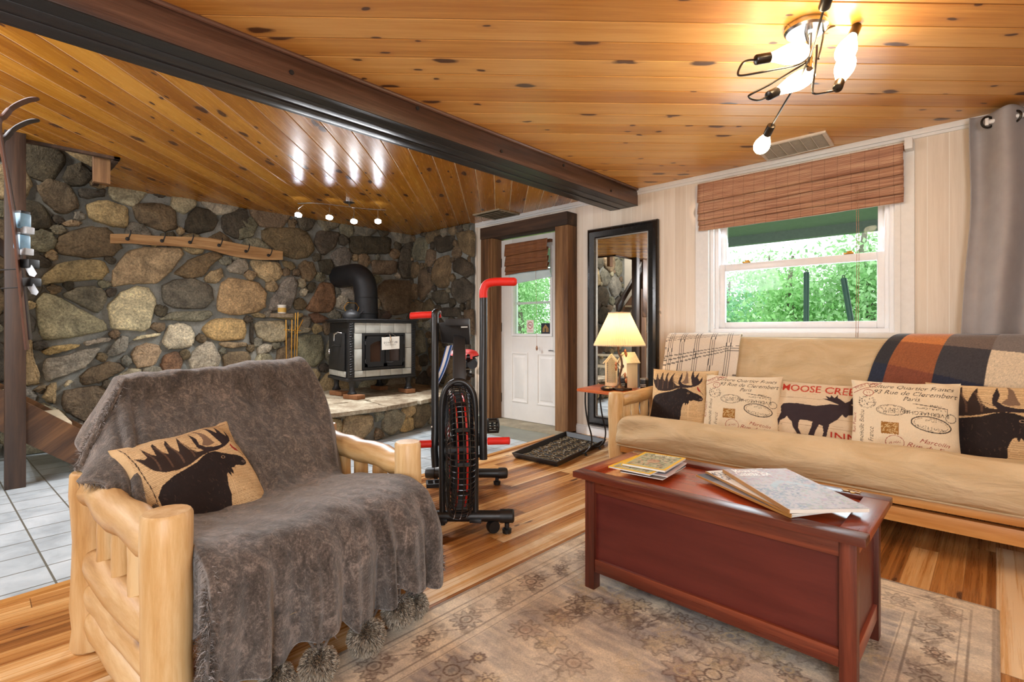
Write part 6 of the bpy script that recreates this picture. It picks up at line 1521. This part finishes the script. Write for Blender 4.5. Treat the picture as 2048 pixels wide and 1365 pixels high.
# kettle, pine cone
kz = zt2+.019
q = onX(703, 619, -5.02); q.z = kz
kt = thing('kettle', tuple(q), 'black cast iron kettle with wire handle on the stove', 'kettle')
MB().lathe([(.075,0),(.09,.01),(.097,.035),(.09,.062),(.062,.085),(.04,.093)], q, 30).build('body', MAT['iron'], kt)
MB().lathe([(.042,.093),(.04,.098),(.018,.104),(.008,.106),(.008,.112),(.012,.12),(.001,.126)], q, 20).build('lid', MAT['iron'], kt)
MB().tube([q+V(0,.075,.05), q+V(0,.115,.07), q+V(0,.135,.092)], [.016,.011,.008], 10).build('spout', MAT['iron'], kt)
MB().tube([q+V(0,-.07,.085),q+V(0,-.085,.13),q+V(0,-.05,.175),q+V(0,.05,.175),q+V(0,.085,.13),q+V(0,.07,.085)], .0045, 8).build('handle', MAT['brass'], kt)
q = onX(775, 620, -5.0); q.z = kz
m = MB(); core = []
for k in range(70):
    t_ = k/70; a = k*2.4; r_ = .040*math.sin(min(1, t_*1.25+.12)*math.pi*.93)+.006; z = .012+t_*.085
    c = q+V(r_*math.cos(a), r_*math.sin(a), z); o_ = V(math.cos(a), math.sin(a), .35); sd = V(-math.sin(a), math.cos(a), 0)
    m.hexa([c-sd*.009-o_*.02, c+sd*.009-o_*.02, c+sd*.012+o_*.004, c-sd*.012+o_*.004, c-sd*.009-o_*.02+V(0,0,.004), c+sd*.009-o_*.02+V(0,0,.004), c+sd*.008+o_*.008+V(0,0,.005), c-sd*.008+o_*.008+V(0,0,.005)])
m.lathe([(.01,0),(.03,.02),(.028,.06),(.004,.1)], q, 10)
tag(m.build('pine_cone', simple('pine_cone_brown', (70,50,38), .8, var=.3)), 'brown pine cone on top of the wood stove', 'pine cone')
# candle jar on the ledge stone
q = onX(564, 626, WX+.055)
lz = q.z-.008
jr_ = thing('candle_jar', (WX+.055,q.y,lz), 'white candle jar with yellow label on a ledge stone of the wall', 'candle jar'); jc = V(WX+.055,q.y,lz)
MB().lathe([(.04,0),(.043,.004),(.043,.07),(.04,.076)], jc, 26).build('jar', MAT['paper'], jr_); MB().lathe([(.044,.076),(.045,.078),(.045,.092),(.04,.096),(.001,.096)], jc, 26).build('lid', MAT['paper'], jr_)
MB().lathe([(.0435,.014),(.0435,.062)], jc, 26, cap=False).build('label', simple('yellow_label', (222,178,86), .6), jr_)
struct(MB().prism([(WX,q.y-.13,0),(WX+.105,q.y-.11,0),(WX+.115,q.y+.10,0),(WX,q.y+.14,0)], (0,0,lz-.045), (0,0,lz-.001)).build('ledge_stone', MAT['flag'], wl, bevel=.008))
# coat rack
rp = [(221,468),(262,468),(300,471),(340,473),(380,474),(420,476),(460,484),(500,492),(530,497),(566,503)]
rb = [(221,487),(262,487),(300,490),(340,492),(380,495),(420,500),(460,511),(500,518),(530,520),(566,520)]
RX = WX+.085
tops = catmull([onX(x,y,RX) for x,y in rp], 3); bots = catmull([onX(x,y,RX) for x,y in rb], 3)
rk = thing('coat_rack', tuple(tops[14]), 'weathered wavy wooden coat rack with iron hooks on the stone wall', 'coat rack')
m = MB(); vs = []
for t_, b_ in zip(tops, bots): vs += [(RX,t_[1],t_[2]),(RX,b_[1],b_[2]),(RX-.03,b_[1],b_[2]),(RX-.03,t_[1],t_[2])]
n = len(tops); fs = [(0,1,2,3),((n-1)*4+3,(n-1)*4+2,(n-1)*4+1,(n-1)*4)]
for k in range(n-1):
    for j in range(4): fs.append((k*4+j, k*4+(j+1)%4, k*4+4+(j+1)%4, k*4+4+j))
MAT['driftwood'] = wood('weathered_board', [(112,78,44),(160,118,74),(196,158,110)], 'Y', .75, across=30, bump=.4)
m.add(vs, fs).build('board', MAT['driftwood'], rk, bevel=.004)
for hx, hy in ((255,478),(324,482),(380,485),(438,491),(492,503),(537,511)):
    p = onX(hx, hy, RX); m = MB().lathe([(.001,0),(.017,0),(.014,.006),(.001,.009)], p, 14, Matrix.Rotation(math.pi/2,3,'Y'))
    m.tube(catmull([p+V(.006,0,0),p+V(.035,0,-.008),p+V(.06,.002,.01),p+V(.062,.012,.045),p+V(.05,.014,.07)], 5), .0055, 7).build('hook', MAT['iron'], rk)
# fireplace tools
fc_ = onX(592, 760, WX+.35); fz = HZ
ft = thing('fireplace_tools', (fc_.x,fc_.y,fz), 'brass fireplace tool set standing beside the wood stove', 'fireplace tools')
bx = V(fc_.x,fc_.y,fz)
MB().lathe([(.09,0),(.09,.01),(.03,.02),(.01,.03)], bx+V(0,0,.001), 24).build('base', MAT['brass'], ft)
def bar(px0, py0, px1, py1, dx, nm, r=.006):
    a = onX(px0, py0, fc_.x+dx); b = onX(px1, py1, fc_.x+dx); return MB().tube([a, b], r, 8).build(nm, MAT['brass'], ft)
bar(591,626,588,770,0,'centre_pole'); bar(572,640,573,765,.02,'poker'); bar(584,640,582,765,.04,'shovel_handle'); bar(596,625,592,765,.05,'tongs'); 
a = onX(606,640,fc_.x); b = onX(592,668,fc_.x); MB().tube([a,b], .008, 8).build('brush_handle', MAT['brass'], ft)
MB().tube([onX(568,660,fc_.x+.01), onX(602,662,fc_.x+.01)], .005, 8).build('tool_hanger', MAT['brass'], ft)
# ================================================================== SKIS leaning on the stair post
def ski(label, tip, mid, tail, dz, topc, seed):
    root = thing('ski', tuple(tail), label, 'ski', 'pair of skis leaning on the stair post')
    tip, mid, tail = Vector(tip), Vector(mid), Vector(tail)
    # curved shovel at the tip
    ax = (tip-tail).normalized(); pl = catmull([tail, tail.lerp(mid,.5), mid, mid.lerp(tip,.55), tip, tip+V(.012,.02,.05)*1.0, tip+V(.04,.055,.10), tip+V(.085,.105,.135), tip+V(.12,.145,.145)], 8)
    pl = [Vector(p) for p in pl]; N = len(pl); vs = []; side = V(.975,-.22,0).normalized()
    wfr = [.030+.012*math.sin(min(1, max(0, (k/N-.0)))*math.pi)*0+.008*abs(k/N-.45) for k in range(N)]
    for k, p in enumerate(pl):
        t_ = (pl[min(k+1,N-1)]-pl[max(k-1,0)]).normalized(); sd = side; nn = t_.cross(sd).normalized(); hw = wfr[k]*(1 if k < N-9 else math.sqrt(max(.02, 1-((k-(N-9))/8.3)**2)))
        th_ = .011 if k < N-20 else .005
        for sx, sn in ((-1,-.5),(1,-.5),(1,.5),(-1,.5)): vs.append(p+sd*hw*sx+nn*th_*sn)
    fs = [(3,2,1,0), tuple((N-1)*4+j for j in range(4))]+[(k*4+j, k*4+(j+1)%4, k*4+4+(j+1)%4, k*4+4+j) for k in range(N-1) for j in range(4)]
    MB().add(vs, fs).build('ski_body', topc, root, bevel=.0015)
    return root
MAT['ski_r'] = simple('rust_ski_topsheet', (84,52,38), .35, var=.2, scale=8, spec=.6); MAT['ski_k'] = simple('dark_ski_base', (44,38,40), .3, spec=.6)
MAT['bind_b'] = simple('pale_blue_binding', (120,158,182), .4); MAT['bind_w'] = simple('white_binding', (184,188,192), .4)
s1_ = ski('rust coloured ski with dark curled tip, nearer of the pair', at(-2,250,2.62), at(28,450,2.82), onZ(62,775,.0)*0+at(54,700,3.02), 0, MAT['ski_r'], 0)
s2_ = ski('second ski behind, its curled tip lower and further right', at(4,290,2.80), at(36,470,2.94), at(60,680,3.06), 0, MAT['ski_k'], 1)
def binding(px, py, d, parent, lower=False):
    c = at(px, py, d)
    if not lower:
        b = MB().obox(c, (.05,.06,.085), .6).build('toe_piece', MAT['bind_b'], parent, bevel=.012)
        MB().obox(c+V(.0,0,.045), (.045,.05,.02), .6).build('toe_cap', MAT['black_plastic'], b, bevel=.005); MB().obox(c+V(.02,.02,-.055), (.04,.045,.04), .6).build('toe_plate', MAT['bind_w'], b, bevel=.005)
    else:
        b = MB().obox(c, (.075,.06,.05), .6).build('heel_piece', MAT['black_plastic'], parent, bevel=.008)
        MB().hexa([c+V(-.01,-.02,-.02),c+V(.04,.0,-.04),c+V(.055,.02,-.08),c+V(.02,0,-.07),c+V(0,-.01,.0),c+V(.05,.01,-.01),c+V(.075,.03,-.06),c+V(.03,.01,-.04)]).build('heel_lever', MAT['bind_w'], b, bevel=.004)
        MB().tube([c+V(-.05,-.05,-.03), c+V(-.14,-.12,-.035)], .004, 6).build('brake_arm', MAT['black_metal'], b)
binding(45,442,2.88,s1_); binding(44,485,2.92,s2_); binding(58,528,2.92,s1_,True); binding(62,565,2.98,s2_,True)
# ================================================================== OUTSIDE: handles, trees
for (a, b, lb) in (((1613,545),(1612,700),'dark green handle standing upright outside the window'),((1687,557),(1712,700),'dark tool handle leaning outside the window, right of the upright one')):
    p0 = onY(*a, WY+.55); p1 = onY(*b, WY+.55); dv = (p1-p0).normalized(); p1 = p0+dv*(p0.z+1.1)/abs(dv.z)
    rt = thing('broom', tuple(p1), lb, 'broom', 'tool handles outside the window')
    MB().tube([p1, p0], .021, 12).build('handle', simple('green_grip', (22,66,52), .4), rt)
    MB().tube([p0+V(0,0,.001)+V(.008*math.cos(x), 0, .012+.012*math.sin(x)) for x in np.linspace(0,6.28,13)[:-1]], .003, 5, closed=True).build('hanging_loop', MAT['black_plastic'], rt)
    MB().box(p1.x-.14,p1.x+.14,p1.y-.03,p1.y+.03,-1.1,-.98).build('brush_head', MAT['black_plastic'], rt, bevel=.006)
def leafmat(name, c0, c1):
    t = NT(name); a = t.n('ShaderNodeVertexColor', layer_name='Col').outputs[0]; t.t.nodes.remove(t.b)
    df = t.n('ShaderNodeBsdfDiffuse'); tl = t.n('ShaderNodeBsdfTranslucent'); mx = t.n('ShaderNodeMixShader', i0=.45)
    t.l(a, df.inputs[0]); t.l(a, tl.inputs[0]); t.l(df.outputs[0], mx.inputs[1]); t.l(tl.outputs[0], mx.inputs[2]); t.l(mx.outputs[0], t.o.inputs[0]); return t.m
MAT['leaf'] = leafmat('leaves', 0, 0); MAT['bark'] = wood('grey_bark', [(96,88,76),(140,132,118)], 'Z', .9)
def tree(label, x, y, h, w, seed, hue, N=7600, ls=.062):
    rg = np.random.default_rng(seed); h *= .92; root = thing('tree', (x,y,-1.1), label, 'tree', 'trees beyond the porch')
    MB().tube([(x,y,-1.1),(x+.1,y,h*.3),(x-.1,y,h*.6),(x,y,h*.9)], [.14,.11,.07,.03], 8).build('trunk', MAT['bark'], root)
    # clumps of leaves round branch ends
    nc = 34; cl_ = np.stack([rg.normal(0, w*.42, nc), rg.normal(0, w*.42, nc), h*(.12+.88*rg.random(nc)**.8)], 1); cl_[:, :2] *= (1.15-.75*(cl_[:, 2:3]/h))
    ix = rg.integers(0, nc, N); c = cl_[ix]+rg.normal(0, .34, (N, 3))*np.array([1,1,.7])*w/1.6; c += np.array([x, y, -.9])
    a = rg.normal(0, 1, (N, 3)); a /= np.linalg.norm(a, axis=1)[:, None]; b = np.cross(a, rg.normal(0, 1, (N, 3))); b /= np.linalg.norm(b, axis=1)[:, None]; L = ls*rg.uniform(.6, 1.3, (N, 1))
    V_ = np.stack([c-a*L, c+b*L*.5, c+a*L, c-b*L*.5], 1).reshape(-1, 3); k = np.arange(N)[:, None]*4; Q = np.hstack([k, k+1, k+2, k+3])
    base = np.array([lin(q) for q in hue]); cc_ = base[rg.integers(0, len(base), N)]*rg.uniform(.8, 1.25, (N, 1)); cc_ = np.repeat(cc_, 4, 0)
    fast_mesh('foliage', MAT['leaf'], V_, Q, np.zeros((0, 3), int), cc_, root, (x, y, -1.1))
G1 = [(160,208,136),(140,190,118),(186,224,164)]; G2 = [(176,214,156),(200,230,184),(158,198,142)]; G3 = [(138,190,146),(156,206,162),(174,216,176)]
spec_ = [(-7.2,15,2.9,2.0,1,G3,'round green tree in the left part of the large window view'),(-5.2,14,2.8,1.8,2,G3,'blue green bushy tree low in the middle of the window view'),(-3.4,13,3.3,1.6,3,G1,'bright green tree behind the upright handle'),(-1.9,12.5,4.3,1.5,4,G2,'tallest pale green tree in the window view, at the right'),(-9.0,18,4.2,2.2,5,G2,'thin pale tree far behind the window trees'),(-5.4,18,4.2,2.4,6,G2,'second pale tree far behind, rising over the middle trees'),
  (-10.6,15.5,3.4,2.0,7,G1,'green tree seen between the window and the door'),(-13.5,15,5.0,2.2,8,G1,'tall green tree seen through the door glass'),(-16.5,17,5.2,2.4,9,G3,'darker tree left in the view through the door glass'),(-.2,13,4.0,1.7,10,G1,'green tree at the right edge of the window view'),(-12.0,13,4.4,2.0,11,G2,'pale green tree in the middle of the view through the door glass')]
for x, y, h, w_, sd, hue, lb in spec_: tree(lb, x, y, h, w_, sd, hue)
# ================================================================== FAN BIKE
bk = thing('exercise_bike', (-2.3,1.92,0), 'black air bike with red grips and a caged fan wheel', 'exercise bike')
fw = V(.815,-.58,0).normalized(); lt = V(-fw.y, fw.x, 0)      # fw towards the camera, lt to the photo's right
BK = MAT['black_metal']
C0 = at(915, 905, 2.62); C0.z = .405
def Bp(f, l, z): q = C0+fw*f+lt*l; return V(q.x, q.y, z)
def part(m, nm, mat=BK, par=bk, **k): return m.build(nm, mat, par, **k)
# base bars
fa, fb = at(832,1047,2.56), at(1000,1047,2.56); fa.z = fb.z = .085
d_ = (fb-fa).normalized(); fcn = (fa+fb)/2
m = MB().tube([fa-d_*.03, fb+d_*.0], .028, 18); front = part(m, 'front_stabilizer')
for e, sg in ((fa,-1),(fb,1)):
    part(MB().tube(catmull([e, e+d_*sg*.055, e+d_*sg*.068, e+d_*sg*.072], 3), [.033]*7+[.030,.022,.01][:3] if False else [.034,.034,.034,.034,.034,.033,.030,.028,.024,.016][:10], 18), 'end_cap', MAT['black_plastic'], front)
    part(MB().tube([e-d_*sg*.03+V(0,0,-.02), e-d_*sg*.03+V(0,0,-.045)], .010, 8).lathe([(.001,-.018),(.03,-.018),(.033,-.008),(.033,.008),(.03,.018),(.001,.018)], e-d_*sg*.035+V(0,0,-.052), 18, Matrix.Rotation(math.pi/2,3,'Y')@Matrix.Rotation(.3,3,'X')), 'transport_wheel', MAT['black_plastic'], front)
    part(MB().lathe([(.022,0),(.024,.02),(.012,.026),(.012,.05)], V(e.x,e.y,.001)+d_*sg*.035, 16), 'foot_pad', MAT['black_plastic'], front)
ra, rb_ = at(866,949,3.36), at(1000,948,3.36); ra.z = rb_.z = .075; d2 = (rb_-ra).normalized()
rear = part(MB().tube([ra, rb_], .030, 18), 'rear_stabilizer')
for e, sg in ((ra,-1),(rb_,1)):
    part(MB().tube([e-d2*sg*.01, e+d2*sg*.035, e+d2*sg*.048, e+d2*sg*.052], [.036,.036,.030,.015], 18), 'end_cap', MAT['black_plastic'], rear)
    part(MB().lathe([(.022,0),(.024,.02),(.012,.026),(.012,.05)], V(e.x,e.y,.001)-d2*sg*.02, 16), 'foot_pad', MAT['black_plastic'], rear)
rm = (ra+rb_)/2
part(MB().tube([rm+V(0,0,.01), Bp(-.36,0,.13), Bp(-.28,.0,.16)], .03, 14), 'lower_frame_tube')
# arched fork over the fan
al = at(884,1045,2.58); ar = at(948,1045,2.58); al.z = ar.z = .10
pl = [V(al.x,al.y,.09), V(al.x,al.y,.35), V(al.x,al.y,.62)]
def FP(px, py, d): return at(px, py, d)
arch = catmull([FP(885,1050,2.56),FP(884,960,2.56),FP(883,860,2.56),FP(884,810,2.56),FP(890,782,2.56),FP(903,767,2.56),FP(918,763,2.56),FP(933,768,2.56),FP(945,784,2.56),FP(950,812,2.56),FP(951,870,2.56),FP(951,960,2.56),FP(951,1045,2.56)], 6)
part(MB().tube(arch, .0155, 14), 'fork')
for q_ in (884, 952): part(MB().obox(FP(q_,1040,2.55), (.06,.05,.02), .7), 'fork_bracket', bevel=.003)
# mast and console
part(MB().hexa([FP(907,765,2.60)+q for q in (V(0,0,0),V(0,0,0),V(0,0,0),V(0,0,0))] and [FP(905,764,2.56),FP(932,764,2.56),FP(931,764,2.68),FP(906,764,2.68),FP(906,671,2.66),FP(931,671,2.66),FP(930,671,2.76),FP(907,671,2.76)]), 'mast', bevel=.008)
part(MB().tube([FP(900,768,2.56),FP(938,768,2.56)], .012, 10), 'mast_collar')
cs3 = part(MB().hexa([FP(884,686,2.70),FP(940,690,2.66),FP(942,690,2.74),FP(884,686,2.78),FP(877,646,2.68),FP(938,638,2.62),FP(940,638,2.72),FP(878,646,2.76)]), 'console', MAT['black_plastic'], bevel=.006)
part(MB().hexa([FP(890,652,2.60),FP(938,652,2.58),FP(938,652,2.64),FP(890,652,2.66),FP(890,638,2.60),FP(938,637,2.58),FP(938,637,2.64),FP(890,638,2.66)]), 'console_shelf', BK, cs3, bevel=.004)
part(MB().hexa([FP(922,656,2.61),FP(935,655.5,2.61),FP(935,655.5,2.625),FP(922,656,2.625),FP(922,653.5,2.61),FP(935,653,2.61),FP(935,653,2.625),FP(922,653.5,2.625)]), 'white_label', MAT['paper'], cs3)
# caged fan: rings of wire on both faces, red blades, black hub
fan = thing('fan_wheel', (0,0,0), None, None); fan.parent = bk
for k_ in ('label','category'): 
    if k_ in fan: del fan[k_]
fan.location = C0-bk.location; RF = .335
R3 = Matrix((fw, V(0,0,1), lt)).transposed()       # local x=fw, y=up, z=lt
def W3(r, a, z): return C0+R3@V(r*math.cos(a), r*math.sin(a), z)
class _P: pass
def fpart(m, nm, mat): return m.build(nm, mat, fan)
hwid = .062
cage = MB(); nW = 74
for k in range(nW):     # wires from the hub on one face over the rim to the other
    a = 2*math.pi*k/nW
    pts = catmull([W3(.05,a,-hwid), W3(.17,a,-hwid-.004), W3(.29,a,-hwid*.92), W3(.328,a,-hwid*.6), W3(.337,a,0), W3(.328,a,hwid*.6), W3(.29,a,hwid*.92), W3(.17,a,hwid+.004), W3(.05,a,hwid)], 3)
    cage.tube(pts, .0021, 5, cap=False)
for r_, z in ((.12,-hwid-.003),(.12,hwid+.003),(.21,-hwid-.003),(.21,hwid+.003),(.29,-hwid*.92),(.29,hwid*.92),(.338,0),(.334,-.03),(.334,.03)):
    cage.tube([W3(r_, a, z) for a in np.linspace(0, 2*math.pi, 61)[:-1]], .0026, 5, closed=True)
cg = fpart(cage, 'wire_cage', simple('dark_chromed_wire', (70,70,72), .25, metal=.85))
fpart(MB().tube([W3(.0,0,-hwid-.02), W3(0,0,hwid+.02)], .055, 24), 'hub', MAT['black_plastic'])
RD = simple('red_fan_rim', (190,26,20), .35)
for k in range(12):
    a = 2*math.pi*k/12
    m = MB().hexa([W3(.06,a-.05,-.025),W3(.06,a+.05,-.012),W3(.30,a+.02,-.03),W3(.30,a-.03,-.035),W3(.06,a-.05,.012),W3(.06,a+.05,.025),W3(.30,a+.02,.035),W3(.30,a-.03,.03)]); fpart(m, 'blade', MAT['black_plastic'])
for z in (-.022, .022): fpart(MB().tube([W3(.285, a, z) for a in np.linspace(0, 2*math.pi, 73)[:-1]], .0045, 8, closed=True), 'red_rim', RD)
# swing arms with grips and pegs
def swing(pts, rads, nm='swing_arm'): return part(MB().tube(catmull(pts, 4), rads, 14), nm)
L_ = swing([FP(871,934,2.62),FP(869,905,2.62),FP(869,888,2.62),FP(870,860,2.63),FP(870,760,2.66),FP(870,680,2.68),FP(870,632,2.70),FP(871,626,2.70)], .0195)
part(MB().tube(catmull([FP(870,640,2.70),FP(870,629,2.70),FP(874,624,2.72),FP(876,630,2.74)], 4), .019, 14), 'bend', BK, L_)
part(MB().tube(catmull([FP(882,629,2.74),FP(860,630,2.74),FP(836,631,2.75),FP(823,632,2.75),FP(820,632,2.75)], 3), [.0185]*11+[.016,.009], 14), 'grip', MAT['red_foam'], L_)
part(MB().tube([FP(863,888,2.60), FP(838,889,2.59)], .0195, 16), 'foot_peg', MAT['red_foam'], L_)
R_ = swing([FP(967,919,2.55),FP(966,880,2.55),FP(966,830,2.56),FP(966,760,2.58),FP(967,680,2.60),FP(967,610,2.62),FP(967,590,2.62)], .0200)
part(MB().tube(catmull([FP(967,596,2.62),FP(967,582,2.62),FP(972,570,2.62),FP(984,565,2.61),FP(1005,564,2.60),FP(1025,564,2.59),FP(1034,564,2.59)], 4), [.0215]*22+[.019,.016,.008], 16), 'grip', MAT['red_foam'], R_)
part(MB().tube([FP(976,883,2.54), FP(1019,882,2.52)], .0185, 16), 'foot_peg', MAT['red_foam'], R_)
part(MB().tube([FP(866,888,2.66), FP(970,888,2.66)], .011, 10), 'pivot_axle')
part(MB().tube([FP(869,932,2.62),FP(880,922,2.70),FP(888,915,2.8)], .009, 8), 'linkage')
part(MB().tube([FP(966,915,2.56),FP(956,912,2.66),FP(950,905,2.8)], .009, 8), 'linkage')
# body behind the fan: beam, seat post, saddle, cranks, pedals
part(MB().tube([FP(925,870,2.72), FP(928,900,3.0), FP(930,940,3.33)], .032, 12), 'main_beam')
sp0 = at(931,930,3.05); sp1 = at(931,742,3.05)
part(MB().tube([sp0, sp1], .026, 14), 'seat_post')
part(MB().lathe([(.03,0),(.036,.01),(.036,.05),(.028,.06)], at(931,760,3.05), 14).tube([at(931,750,3.05), at(946,752,3.0)], .012, 10), 'post_clamp', MAT['steel'])
sc0 = at(931, 716, 3.02); s_ = []
ns, nw = 26, 17; P1 = np.zeros((ns, nw, 3)); P2 = np.zeros((ns, nw, 3))
for i in range(ns):
    t_ = i/(ns-1); f = .15-t_*.30; hw = .028+.065*(1/(1+math.exp(-(t_-.52)*13))); hw *= math.sqrt(max(.05, 1-max(0, (t_-.88)/.125)**2))*math.sqrt(max(.12, 1-max(0, (.1-t_)/.11)**2))
    for j in range(nw):
        v = -1+2*j/(nw-1); zt_ = .030*math.sqrt(max(0, 1-abs(v)**3))-.012*(1-abs(v)*2.2)*(abs(v) < .45)*(t_ > .3)+.018*t_; q = sc0+fw*f+lt*v*hw
        P1[i, j] = (q.x, q.y, q.z+zt_); P2[i, nw-1-j] = (q.x, q.y, q.z-.012*(1-v*v)+.018*t_-.006)
sd_ = MB().grid(P1).build('saddle', MAT['red_foam'], bk, ang=80)
MB().grid(P2).build('saddle_shell', MAT['black_plastic'], sd_)
part(MB().lathe([(.02,0),(.04,.012),(.04,.045),(.022,.055)], sc0+V(.0,.0,-.065), 16), 'saddle_clamp', MAT['black_plastic'], sd_)
MB().tube([sc0+lt*.035+V(0,0,-.035)+fw*.05, sc0+lt*.05+V(0,0,-.03)-fw*.06], .03, 12).build('under_seat_bumper', MAT['black_plastic'], sd_)
cr = at(925, 905, 2.98)
for (px, py, d, sg) in ((985,852,3.02,1),(868,968,2.98,-1)):
    pd = at(px, py, d); c_ = part(MB().tube([cr+lt*sg*.07, pd-lt*sg*.055], [.014,.011], 10), 'crank_arm', MAT['steel'] if sg < 0 else BK)
    pm = MB()
    for f_ in (-.042, .042): pm.obox(pd+fw*f_, (.012,.09,.022), math.atan2(lt.y, lt.x)-math.pi/2)
    for l_ in (-.04, 0, .04): pm.obox(pd+lt*l_, (.09,.010,.018), math.atan2(lt.y, lt.x)-math.pi/2)
    if sg > 0: pm = MB(); [pm.tube([pd+lt*l_+fw*(r1*math.cos(a)*1)+V(0,0,r1*math.sin(a)) for a in np.linspace(0, 6.283, 13)[:-1]], .006, 6, closed=True) for l_, r1 in ((-.03,.04),(.03,.04),(0,.022))]; [pm.tube([pd+lt*-.03+fw*.04*math.cos(a)+V(0,0,.04*math.sin(a)), pd+lt*.03+fw*.04*math.cos(a)+V(0,0,.04*math.sin(a))], .005, 6) for a in np.linspace(0, 6.283, 9)[:-1]]
    pm.build('pedal', MAT['black_plastic'], c_)
part(MB().lathe([(.001,-.012),(.06,-.012),(.06,.012),(.001,.012)], cr, 24, R3), 'chain_ring', MAT['steel'])
part(MB().lathe([(.001,0),(.0045,0),(.0045,.003),(.001,.003)], at(864,854,2.61), 12, Matrix.Rotation(math.pi/2,3,'X')), 'screw_cap', MAT['paper'], L_)
# striped strap behind the bike
cv = Canvas(40, 120, (226,226,224)); cv.poly([(.55,0),(1,0),(1,1),(.55,1)], (36,84,150)); cv.poly([(.0,0),(.14,0),(.14,1),(.0,1)], (36,84,150)); cv.poly([(.86,0),(.93,0),(.93,1),(.86,1)], (226,226,224))
a, b, c, d = at(894,693,3.0), at(909,690,3.0), at(876,772,3.05), at(862,774,3.05)
def stp(U, Vv):
    w_ = np.sin(np.clip(Vv*1.0, 0, 1)*math.pi)[..., None]**.5*.25+.75
    L = np.array(d)*(1-Vv[..., None])+np.array(a)*Vv[..., None]; Rr = np.array(c)*(1-Vv[..., None])+np.array(b)*Vv[..., None]; P = L*(1-U[..., None])+Rr*U[..., None]
    P[..., 0] += .012*np.sin(Vv*4); return P
card('striped_strap', 'blue and white striped strap hanging behind the bike console', 'strap', 0,0,0,0,0, cv, M=stp)
